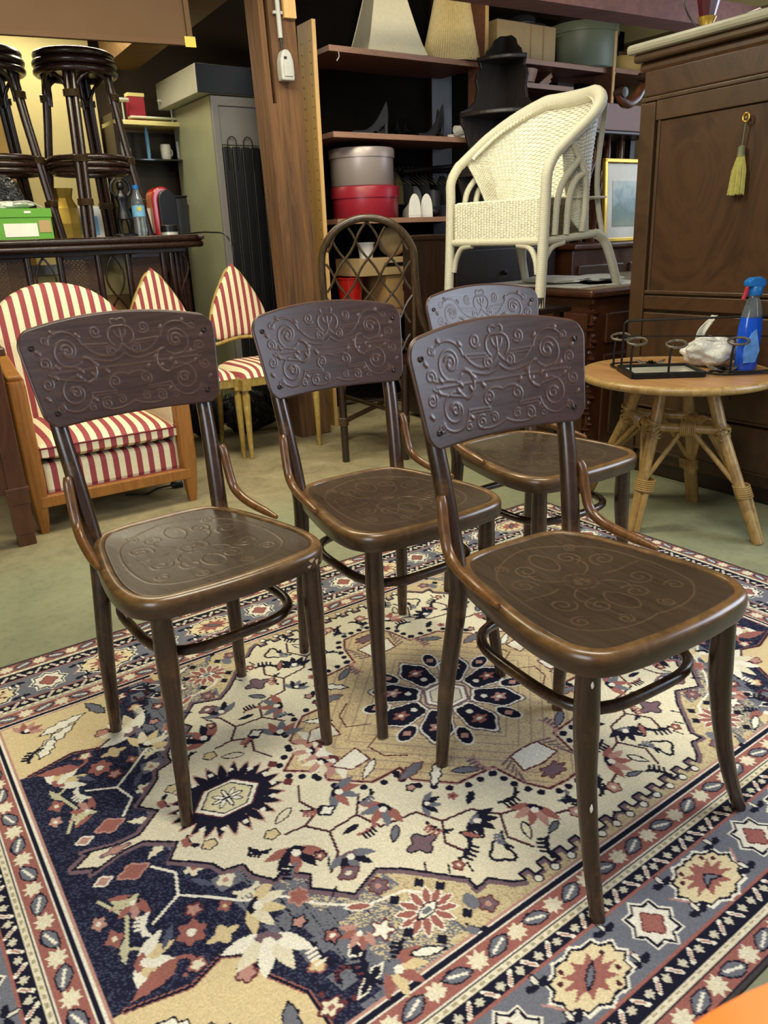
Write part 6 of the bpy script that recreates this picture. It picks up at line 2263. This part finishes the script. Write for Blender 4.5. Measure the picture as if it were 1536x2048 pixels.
# arm rods
for y_, s_ in ((-0.008, 1), (WW + 0.008, -1)):
    for (xa, za, xb, zb) in ((0.235, 0.33, 0.105, 0.62), (0.075, 0.30, 0.165, 0.60), (0.145, 0.30, 0.215, 0.55)):
        if xa == 0.235:
            pth = catmull([(0.255, y_ + s_ * 0.02, 0.31), (0.262, y_ + s_ * 0.012, 0.42), (0.235, y_, 0.54), (0.17, y_, 0.64), (0.125, y_, 0.675)], 6)
        else:
            pth = catmull([(xa, y_ + s_ * 0.01, za), (xa + 0.005, y_ + s_ * 0.006, za + 0.14), (xa + 0.035, y_, za + 0.22), (xb + 0.03, y_, zb)], 6)
        MB().tube(pth, 0.014, 10).build('arm_rod', 'wicker_wrap', wk)
# frame below the seat
for a_, b2 in (((0, -0.005, 0.275), (0, WW + 0.005, 0.275)), ((0, -0.005, 0.275), (0.40, 0.03, 0.30)), ((0, WW + 0.005, 0.275), (0.40, WW - 0.03, 0.30)), ((0.40, 0.03, 0.30), (0.40, WW - 0.03, 0.30))):
    MB().tube([a_, b2], 0.016, 10).build('seat_rail', 'wicker_wrap', wk)
for y_, s_ in ((0.0, 1), (WW, -1)):
    MB().tube(catmull([(-0.004, y_ + s_ * 0.02, 0.14), (-0.002, y_ + s_ * 0.035, 0.20), (0, y_ + s_ * 0.075, 0.25), (0, y_ + s_ * 0.15, 0.262)], 5), 0.013, 9).build('brace', 'wicker_wrap', wk)
    MB().tube(catmull([(0.0, y_, 0.14), (0.02, y_, 0.20), (0.06, y_, 0.25), (0.13, y_, 0.268)], 5), 0.012, 9).build('brace', 'wicker_wrap', wk)
    MB().tube(catmull([(0.36, y_ + s_ * 0.03, 0.30), (0.42, y_ + s_ * 0.025, 0.27), (0.46, y_ + s_ * 0.012, 0.19), (0.505, y_, 0.067)], 5), 0.021, 12).build('back_leg', 'wicker_wrap', wk)
    MB().tube(catmull([(0.47, y_ + s_ * 0.02, 0.16), (0.425, y_ + s_ * 0.06, 0.36), (0.425, y_ + s_ * 0.09, 0.55), (0.465, y_ + s_ * 0.10, 0.84)], 5), 0.012, 9).build('back_stay', 'wicker_wrap', wk)
    MB().tube([(-0.015, y_ - s_ * 0.012, 0.002), (-0.0145, y_ - s_ * 0.012, 0.045)], 0.0235, 12).build('foot_cap', 'dark_wood', wk)

# ------------------------------------------------------------------ what stands behind the wicker chair
pc = RT('side_cabinet', 'brown cabinet behind the wicker chair carrying the framed landscape', 'cabinet', 3.55, 3.20)
MB().box((0.45, 0.22, 0.47), (0.95, 0.40, 0.94)).build('carcass', 'mahogany', pc, 0.006)
MB().box((0.45, 0.21, 0.955), (1.0, 0.46, 0.03)).build('top', 'mahogany', pc, 0.008)
for x_ in (0.22, 0.68):
    MB().box((x_, 0.012, 0.45), (0.40, 0.02, 0.80)).build('door', 'walnut_trim', pc, 0.006)
pf = RT('framed_landscape', 'gold framed pale landscape watercolour leaning behind the wicker chair', 'picture', 4.03, 3.28, 0.972)
pf.rotation_euler = (-0.06, 0, RA)
FW, FH = 0.36, 0.46
for a_, b2 in (((-FW / 2, 0, 0.012), (FW / 2, 0, 0.012)), ((-FW / 2, 0, FH), (FW / 2, 0, FH)), ((-FW / 2 + 0.012, 0, 0), (-FW / 2 + 0.012, 0, FH + 0.012)), ((FW / 2 - 0.012, 0, 0), (FW / 2 - 0.012, 0, FH + 0.012))):
    MB().bar(a_, b2, 0.024 if a_[2] != b2[2] else 0.022, 0.026, (0, 1, 0) if a_[2] == b2[2] else (0, 1, 0)).build('frame_bar', 'gold', pf, 0.004)
MB().box((0, 0.002, FH / 2), (FW - 0.03, 0.006, FH - 0.03)).build('mount', 'paper_white', pf)
m, nt, b = newmat('watercolour')
tc = nd(nt, 'ShaderNodeTexCoord')
n1 = nd(nt, 'ShaderNodeTexNoise', Scale=14.0, Detail=6.0, Distortion=1.0)
nt.links.new(tc.outputs['Object'], n1.inputs['Vector'])
sp_ = nd(nt, 'ShaderNodeSeparateXYZ')
nt.links.new(tc.outputs['Object'], sp_.inputs[0])
ad = nd(nt, 'ShaderNodeMath', operation='MULTIPLY_ADD')
nt.links.new(n1.outputs[0], ad.inputs[0])
ad.inputs[1].default_value = 0.25
nt.links.new(sp_.outputs[2], ad.inputs[2])
r = ramp(nt, ad.outputs[0], [(0.20, S(150, 160, 134)), (0.30, S(120, 142, 136)), (0.37, S(150, 172, 172)), (0.47, S(196, 206, 196))])
nt.links.new(r.outputs[0], b.inputs['Base Color'])
b.inputs['Roughness'].default_value = 0.6
MATS['watercolour'] = m
MB().box((0.01, -0.003, FH / 2 - 0.01), (0.215, 0.004, 0.26)).build('painting', 'watercolour', pf)
tb = RT('stacked_table', 'mahogany table top with dark curved slats stacked behind the wicker chair', 'table', 3.45, 3.52)
MB().box((0.75, 0.12, 1.615), (0.84, 0.28, 0.02)).build('table_top', 'dark_wood', tb, 0.006)
MB().box((0.75, -0.01, 1.70), (0.84, 0.03, 0.15)).build('apron', 'shelf_wood', tb, 0.004)
for x_ in (0.38, 1.12):
    MB().box((x_, 0.19, 0.8), (0.05, 0.05, 1.61)).build('leg', 'dark_wood', tb, 0.004)
for x_ in (0.50, 0.62, 0.74, 0.86):
    MB().tube(catmull([(x_ - 0.03, 0.12, 0.975), (x_ - 0.02, 0.08, 1.35), (x_ + 0.02, 0.07, 1.47), (x_ + 0.05, 0.10, 1.60)], 5), 0.018, 9).build('curved_slat', 'mahogany', tb)
sa_ = RT('scroll_arm_chair', 'mahogany scroll arm of a chair sticking out beside the wardrobe', 'chair', 3.46, 2.92, 0.8015)
MB().tube(catmull([(0.02, 0, 0.895), (0.05, 0, 0.868), (0.10, 0, 0.86), (0.16, 0, 0.89), (0.20, 0, 0.93), (0.30, 0, 0.97), (0.46, 0, 0.98)], 6), [0.018, 0.024, 0.026, 0.026, 0.024, 0.02], 12).build('arm', 'mahogany', sa_)
for x_, z_ in ((0.035, 0.905), (0.215, 0.99)):
    MB().lathe([(0.0, -0.032), (0.024, -0.03), (0.026, 0.0), (0.024, 0.03), (0.0, 0.032)], 16, (x_, 0, z_), RX(pi / 2)).build('scroll', 'dark_wood', sa_)
MB().box((0.475, 0.02, 0.68), (0.045, 0.045, 0.62)).build('upright', 'mahogany', sa_, 0.006)
MB().box((0.56, 0.08, 0.39), (0.22, 0.20, 0.02)).build('seat', 'mahogany', sa_, 0.004)
for x_ in (0.47, 0.65):
    for y_ in (0.0, 0.16):
        MB().box((x_, y_, 0.19), (0.03, 0.03, 0.38)).build('leg', 'mahogany', sa_)

# ------------------------------------------------------------------ walnut secretaire wardrobe
wd = RT('walnut_wardrobe', 'tall figured walnut secretaire with marble top at the right edge', 'wardrobe', 2.76, 2.165)
wd.rotation_euler = (radians(-0.6), radians(-0.8), RA)
WDT = 1.12
MB().box((0.27, -WDT / 2, 0.84), (0.50, WDT, 1.55)).build('carcass', 'walnut', wd, 0.004)
MB().box((0.29, -WDT / 2, 0.045), (0.50, WDT - 0.04, 0.09)).build('plinth', 'dark_wood', wd, 0.004)
MB().box((0.25, -WDT / 2, 1.700), (0.60, WDT + 0.10, 0.035)).build('marble_top', 'marble', wd, 0.012)
MB().box((0.25, -WDT / 2, 1.668), (0.56, WDT + 0.06, 0.03)).build('cornice_mould', 'walnut_trim', wd, 0.010)
MB().box((0.26, -WDT / 2, 1.635), (0.53, WDT + 0.035, 0.04)).build('cornice', 'walnut', wd, 0.014)
MB().box((0.012, -WDT / 2, 1.575), (0.03, WDT - 0.02, 0.09)).build('frieze_drawer', 'walnut', wd, 0.006)
MB().bar((0.008, 0.004, 1.522), (0.008, -WDT - 0.004, 1.522), 0.022, 0.016).build('bead_mould', 'walnut_trim', wd, 0.004)
for y_ in (-0.035, -WDT + 0.035):
    MB().box((0.010, y_, 0.80), (0.03, 0.07, 1.42)).build('stile', 'walnut_trim', wd, 0.004)
MB().box((0.012, -WDT / 2, 1.478), (0.024, WDT - 0.14, 0.07)).build('top_rail', 'walnut_trim', wd, 0.003)
ff = MB().box((0.016, -WDT / 2, 1.12), (0.014, WDT - 0.15, 0.64)).build('fall_front', 'walnut', wd, 0.002)
MB().box((0.014, -0.085, 1.12), (0.020, 0.014, 0.65)).build('fillet', 'walnut_trim', wd, 0.003)
MB().box((0.010, -WDT / 2, 0.797), (0.022, WDT - 0.14, 0.014)).build('fillet', 'walnut_trim', wd, 0.003)
MB().box((0.012, -WDT / 2, 0.755), (0.024, WDT - 0.14, 0.055)).build('rail', 'walnut', wd, 0.003)
for z0, z1 in ((0.715, 0.52), (0.51, 0.315), (0.305, 0.12)):
    d_ = MB().box((0.008, -WDT / 2, (z0 + z1) / 2), (0.026, WDT - 0.15, z0 - z1)).build('drawer', 'walnut', wd, 0.004)
    MB().box((-0.006, -WDT / 2, z1 + 0.005), (0.012, WDT - 0.15, 0.010)).build('lip', 'walnut_trim', d_, 0.003)
    MB().prism([(-0.004, -0.012), (0.004, -0.012), (0.0025, 0.0), (0.004, 0.01), (-0.004, 0.01), (-0.0025, 0.0)], 0.003, Matrix.Translation((-0.006, -WDT / 2 + 0.05, (z0 + z1) / 2)) @ Matrix.Rotation(pi / 2, 4, 'Z') @ RX(pi / 2)).build('keyhole', 'black_plastic', d_)
ts = RT('key_tassel', 'pale green tassel hanging from the wardrobe key', 'tassel', 2.76, 2.165)
KY, KZ = -0.445, 1.405
MB().tube([(0.012, KY, KZ), (-0.03, KY, KZ)], 0.004, 8).build('key_shank', 'gold', ts)
MB().tube([(-0.03 + 0.0, KY + 0.012 * cos(a), KZ + 0.014 * sin(a)) for a in np.linspace(0, 2 * pi, 15)[:-1]], 0.003, 6, True).build('key_bow', 'gold', ts)
MB().tube(catmull([(-0.028, KY, KZ - 0.012), (-0.026, KY + 0.003, KZ - 0.05), (-0.024, KY + 0.006, KZ - 0.092)], 5), 0.0022, 6).build('cord', 'tassel_cap', ts)
MB().lathe([(0.004, 0.0), (0.012, -0.006), (0.013, -0.034), (0.015, -0.036)], 16, (-0.024, KY + 0.006, KZ - 0.088)).build('cap', 'tassel_cap', ts)
tsl = MB()
rr = np.random.default_rng(4)
for k in range(70):
    a = 2 * pi * k / 70 + rr.random() * 0.2
    r0, r1 = 0.012 * sqrt(rr.random()), 0.030 * sqrt(0.25 + 0.75 * rr.random())
    tsl.tube([(-0.024 + r0 * cos(a), KY + 0.006 + r0 * sin(a), KZ - 0.12), (-0.024 + 0.7 * r1 * cos(a), KY + 0.008 + 0.8 * r1 * sin(a), KZ - 0.17), (-0.024 + 0.7 * r1 * cos(a), KY + 0.011 + r1 * sin(a), KZ - 0.248 - 0.006 * rr.random())], 0.0022, 4)
o = tsl.build('threads', 'tassel_thread', ts)
o['kind'] = 'stuff'
lm = RT('table_lamp', 'gilt footed lamp with dark red stem on the marble top', 'lamp', 2.92, 2.05, 1.712)
MB().lathe([(0.050, 0), (0.045, 0.012), (0.026, 0.03), (0.020, 0.055), (0.030, 0.075), (0.034, 0.085)], 20).build('foot', 'gold', lm)
MB().lathe([(0.028, 0.083), (0.055, 0.20), (0.062, 0.30), (0.02, 0.36)], 8, smooth=False).build('stem', 'dark_red_lacquer', lm)
MB().tube(catmull([(-0.02, 0.0, 0.03), (-0.05, 0.05, 0.10), (-0.03, 0.12, 0.22)], 5), 0.003, 6).build('cord', 'black_plastic', lm)
pq = RT('paper_sheet', 'pale paper sheet lying on the marble top of the wardrobe', 'paper', 2.88, 1.86, 1.706, 0.3)
MB().box((0, 0, 0.022), (0.26, 0.16, 0.004), Matrix.Rotation(-0.22, 4, 'X')).build('sheet', 'paper_white', pq)
MB().box((0.02, 0.02, 0.004), (0.24, 0.18, 0.004)).build('sheet', 'paper_white', pq)

# ------------------------------------------------------------------ round rattan table
TS, TT, TZ = 2.40, 1.67, 0.560
tbl = RT('rattan_table', 'round light rattan table with splayed pole legs', 'table', TS, TT)
MB().lathe([(0.0, TZ - 0.022), (0.322, TZ - 0.022), (0.322, TZ), (0.0, TZ)], 64).build('table_top', 'table_veneer', tbl)
MB().tube([(0.327 * cos(a), 0.327 * sin(a), TZ - 0.012) for a in np.linspace(0, 2 * pi, 65)[:-1]], 0.0145, 10, True).build('rim_pole', 'rattan_light', tbl)
FT = [(2.177 - TS, 1.637 - TT), (2.413 - TS, 1.285 - TT), (2.629 - TS, 1.685 - TT), (2.39 - TS, 2.03 - TT)]
knee = []
for fx, fy in FT:
    kx, ky = fx * 0.52, fy * 0.52
    knee.append((kx, ky, 0.375))
    MB().tube([(fx * 0.36, fy * 0.36, TZ - 0.02), (kx, ky, 0.375), (fx, fy, 0.0)], [0.022, 0.022, 0.018], 12).build('leg', 'rattan_light', tbl)
    ln = hypot(fx, fy)
    tx, ty = -fy / ln, fx / ln
    MB().tube([(fx * 0.80 + tx * 0.026, fy * 0.80 + ty * 0.026, 0.175), (fx + tx * 0.022, fy + ty * 0.022, 0.0)], 0.012, 8).build('side_pole', 'rattan_light', tbl)
    bd = MB()
    for q in range(6):
        zz = 0.155 + q * 0.007
        f2 = 0.52 + 0.48 * (0.375 - zz) / 0.375
        bd.tube([(fx * f2 + tx * 0.012 + 0.036 * cos(a) * tx + 0.024 * sin(a) * fx / ln, fy * f2 + ty * 0.012 + 0.036 * cos(a) * ty + 0.024 * sin(a) * fy / ln, zz) for a in np.linspace(0, 2 * pi, 13)[:-1]], 0.0038, 5, True)
    bd.build('foot_binding', 'rattan_light', tbl)
    bd = MB()
    for q in range(7):
        zz = 0.35 + q * 0.0075
        bd.tube([(kx * (1.02 - 0.3 * (zz - 0.375)) + 0.026 * cos(a), ky * (1.02 - 0.3 * (zz - 0.375)) + 0.026 * sin(a), zz + 0.012 * sin(a + q)) for a in np.linspace(0, 2 * pi, 13)[:-1]], 0.0035, 5, True)
    bd.build('binding', 'rattan_light', tbl)
for k in range(4):
    a_, b2 = Vector(knee[k]), Vector(knee[(k + 1) % 4])
    MB().tube([a_, b2], 0.017, 10).build('stretcher', 'rattan_light', tbl)
    mid = (a_ + b2) / 2
    bd = MB()
    dr = (b2 - a_).normalized()
    sd_ = Vector((-dr.y, dr.x, 0))
    for q in range(8):
        c_ = mid + dr * ((q - 3.5) * 0.0065)
        bd.tube([c_ + sd_ * (0.021 * cos(a)) + Vector((0, 0, 0.024 * sin(a) - 0.004)) for a in np.linspace(0, 2 * pi, 13)[:-1]], 0.0036, 5, True)
    bd.build('binding', 'rattan_light', tbl)
    for j in (k, (k + 1) % 4):
        fx, fy = FT[j]
        e = Vector((fx * 0.80, fy * 0.80, 0.17))
        off = dr * (-0.02 if j == k else 0.02)
        MB().tube([mid + off + Vector((0, 0, -0.012)), e + (mid - e) * 0.06], 0.0095, 8).build('brace', 'rattan_light', tbl)


def ring_stem(par, x_, y_, dx, dy, zr=0.112):
    pth = catmull([(x_, y_, 0.002), (x_, y_, zr * 0.62), (x_ + dx * 0.15, y_ + dy * 0.15, zr * 0.86), (x_ + dx * 0.42, y_ + dy * 0.42, zr)], 5)
    MB().tube(pth, 0.0042, 8).build('stem', 'iron', par)
    cx_, cy_ = x_ + dx, y_ + dy
    rr_ = MB()
    n_ = 44
    rr_.tube([(cx_ + 0.033 * cos(a), cy_ + 0.033 * sin(a), zr + 0.008 * (0.37 * cos(a) + 0.93 * sin(a))) for a in np.linspace(0, 2 * pi, n_ + 1)[:-1]], [0.0042 + 0.0008 * (i % 2) for i in range(n_)], 7, True)
    rr_.build('candle_ring', 'iron_worn', par)


cs = RT('iron_candle_stand', 'black iron candle stand with mirrored tray on the rattan table', 'candle stand', TS - 0.085, TT + 0.005, TZ + 0.0005, radians(-35))
TW, TD = 0.122, 0.088
MB().box((0, 0, 0.006), (2 * TW - 0.01, 2 * TD - 0.01, 0.010)).build('mirror', 'mirror_glass', cs)
for a_, b2 in (((-TW, -TD, 0.010), (TW, -TD, 0.010)), ((-TW, TD, 0.010), (TW, TD, 0.010)), ((-TW, -TD, 0.010), (-TW, TD, 0.010)), ((TW, -TD, 0.010), (TW, TD, 0.010))):
    MB().bar(a_, b2, 0.016, 0.020).build('tray_rim', 'iron', cs, 0.002)
ring_stem(cs, -TW + 0.02, -TD + 0.10, 0.022, 0.02)
ring_stem(cs, 0.0, -TD + 0.004, 0.026, 0.022)
ring_stem(cs, -TW - 0.004, TD + 0.06, 0.026, 0.022)
MB().tube(catmull([(-TW, TD, 0.006), (-TW + 0.0, TD + 0.10, 0.008), (-TW + 0.12, TD + 0.12, 0.008), (0.05, TD + 0.06, 0.006)], 6), 0.0035, 7).build('scroll', 'iron', cs)
# tall bent frame rods behind
MB().tube(catmull([(-0.10, 0.135, 0.004), (-0.10, 0.135, 0.10), (-0.10, 0.135, 0.158), (-0.085, 0.132, 0.172), (-0.05, 0.128, 0.174), (0.34, 0.03, 0.186), (0.42, 0.01, 0.188)], 6), 0.0042, 8).build('back_frame', 'iron', cs)
MB().tube([(-0.10, 0.135, 0.118), (0.42, 0.0, 0.118)], 0.0026, 6).build('back_rod', 'iron', cs)


def iron_rose(par, x_, y_, z_, r_):
    rs = MB()
    for k in range(11):
        a = k * 2.4
        rad = r_ * (0.15 + 0.85 * k / 10)
        A_ = np.zeros((7, 5, 3))
        for i in range(7):
            for j in range(5):
                u, v_ = (i / 6 - 0.5) * 1.7, j / 4
                rr_ = rad * (0.35 + 0.65 * v_)
                A_[i, j] = (x_ + rr_ * cos(a + u), y_ + rr_ * sin(a + u), z_ + r_ * (0.95 - 0.5 * k / 10) * v_ * (1 - 0.5 * (2 * abs(u) / 1.7) ** 2))
        rs.grid(A_)
    rs.build('rose', 'iron', par)
    for a in (0.4, 2.3, 4.1):
        lf_ = MB()
        A_ = np.zeros((7, 5, 3))
        for i in range(7):
            for j in range(5):
                u, v_ = i / 6, j / 4 - 0.5
                w_ = 0.016 * sin(pi * u)
                A_[i, j] = (x_ + (r_ * 0.7 + 0.05 * u) * cos(a) - w_ * 2 * v_ * sin(a), y_ + (r_ * 0.7 + 0.05 * u) * sin(a) + w_ * 2 * v_ * cos(a), z_ + 0.006 + 0.012 * u - 0.012 * abs(v_))
        lf_.grid(A_)
        lf_.build('leaf', 'iron_worn', par)


iron_rose(cs, 0.02, TD + 0.075, 0.004, 0.022)
cs2 = RT('iron_rose_holder', 'black iron candle ring with rose and leaves beside the spray bottle', 'candle stand', TS + 0.09, TT - 0.175, TZ + 0.001, radians(-40))
ring_stem(cs2, -0.02, -0.005, 0.024, 0.022, 0.110)
iron_rose(cs2, -0.03, 0.04, 0.003, 0.022)
MB().tube(catmull([(-0.10, -0.01, 0.006), (-0.06, -0.05, 0.006), (0.02, -0.045, 0.006), (0.10, -0.03, 0.006), (0.13, -0.02, 0.006)], 6), 0.004, 7).build('scroll', 'iron', cs2)
MB().tube(catmull([(-0.10, -0.01, 0.006), (-0.07, 0.02, 0.006), (-0.02, -0.005, 0.006), (0.06, 0.0, 0.006), (0.12, 0.02, 0.006)], 6), 0.004, 7).build('scroll', 'iron', cs2)

pbg = RT('plastic_bag', 'crumpled white plastic bag with raised handle on the rattan table', 'bag', TS + 0.155, TT - 0.03, TZ + 0.001, radians(-55))
m, nt, b = newmat('thin_plastic')
b.inputs['Base Color'].default_value = S(228, 226, 214)
b.inputs['Roughness'].default_value = 0.3
b.inputs['Transmission Weight'].default_value = 0.25
tc = nd(nt, 'ShaderNodeTexCoord')
n1 = nd(nt, 'ShaderNodeTexNoise', Scale=40.0, Detail=5.0, Distortion=1.5)
nt.links.new(tc.outputs['Object'], n1.inputs['Vector'])
bump(nt, b, n1.outputs[0], 0.7, 0.01)
MATS['thin_plastic'] = m
blob(0.094, 0.065, 0.056, 83, 0.16, 40, 26).build('bag_body', 'thin_plastic', pbg)
A_ = np.zeros((5, 16, 3))
for i in range(5):
    for j in range(16):
        u, v_ = i / 4 - 0.5, j / 15
        A_[i, j] = (-0.055 + 0.055 * v_ ** 1.3 + 0.024 * u + 0.004 * sin(9 * v_), 0.03 + 0.014 * sin(4 * v_ + 5 * u), 0.07 + 0.112 * v_)
o = MB().grid(A_).build('handle', 'thin_plastic', pbg)
md = o.modifiers.new('solid', 'SOLIDIFY')
md.thickness = 0.003

sy = RT('spray_bottle', 'blue window cleaner spray bottle with blue trigger head on the rattan table', 'spray bottle', TS + 0.190, TT - 0.150, TZ, radians(-20))
sy.scale = (1.25, 1.25, 1.0)
prof = [(0.030, 0.0), (0.034, 0.006), (0.034, 0.06), (0.036, 0.11), (0.035, 0.15), (0.031, 0.185)]
MB().lathe(prof, 28, sy=0.72).build('liquid', 'blue_liquid', sy)
MB().lathe([(0.0310, 0.185), (0.026, 0.215), (0.020, 0.238), (0.015, 0.25), (0.015, 0.262)], 28, sy=0.76).build('shoulder', 'bottle_clear', sy)
MB().prism([(-0.026, 0.03), (0.012, 0.03), (0.022, 0.07), (0.004, 0.145), (-0.012, 0.13), (-0.030, 0.08)], 0.002, Matrix.Translation((-0.004, -0.0262, 0)) @ RX(pi / 2)).build('label', 'spray_label', sy)
MB().lathe([(0.018, 0.258), (0.020, 0.262), (0.020, 0.285), (0.017, 0.29)], 20).build('collar', 'blue_cap', sy)
hd = [(-0.030, 0.288), (0.020, 0.284), (0.026, 0.296), (0.022, 0.312), (0.006, 0.320), (-0.018, 0.318), (-0.032, 0.306)]
MB().prism(hd, 0.028, RX(pi / 2)).build('spray_head', 'blue_cap', sy, 0.005)
MB().prism([(-0.030, 0.290), (-0.022, 0.290), (-0.024, 0.265), (-0.034, 0.243), (-0.040, 0.245), (-0.034, 0.268)], 0.012, RX(pi / 2)).build('trigger', 'red_card', sy, 0.003)

# ------------------------------------------------------------------ orange corner close to the lens
oc_ = thing('orange_chair', 'bright orange moulded chair back intruding at the lower right corner', 'chair', (0.338, 0.262, 0.0), 0.0)
A_ = np.zeros((25, 16, 3))
for i in range(25):
    u = -1 + 2 * i / 24
    for j in range(16):
        v_ = j / 15
        # front face up, over the rounded top edge and down the rear
        hgt = 0.705 - 0.02 * abs(u) ** 6
        y_ = 0.0 if v_ < 0.42 else (0.0 + 0.035 * (0.5 - 0.5 * cos(pi * min(1, (v_ - 0.42) / 0.16)))) if v_ < 0.58 else 0.035
        z_ = 0.44 + (hgt - 0.44) * (v_ / 0.42 if v_ < 0.42 else 1.0 if v_ < 0.58 else (1 - v_) / 0.42)
        if 0.42 <= v_ < 0.58:
            z_ += 0.010 * sin(pi * (v_ - 0.42) / 0.16)
        A_[i, j] = (0.205 * u, y_ + 0.03 * (1 - u * u) - 0.04, z_)
MB().grid(A_).build('back_rest', 'orange_plastic', oc_)
B_ = np.zeros((12, 12, 3))
for i in range(12):
    for j in range(12):
        u, v_ = -1 + 2 * i / 11, j / 11
        B_[i, j] = (0.21 * u * (1 - 0.1 * v_), -0.02 - 0.40 * v_, 0.45 - 0.02 * sin(pi * v_) * (1 - u * u))
o = MB().grid(B_).build('seat', 'orange_plastic', oc_)
md = o.modifiers.new('solid', 'SOLIDIFY')
md.thickness = 0.006
for x_ in (-0.17, 0.17):
    for y_ in (-0.05, -0.36):
        MB().tube([(x_, y_, 0.44), (x_ * 1.1, y_ + (0.02 if y_ > -0.1 else -0.02), 0.0)], 0.011, 8).build('leg', 'steel', oc_)
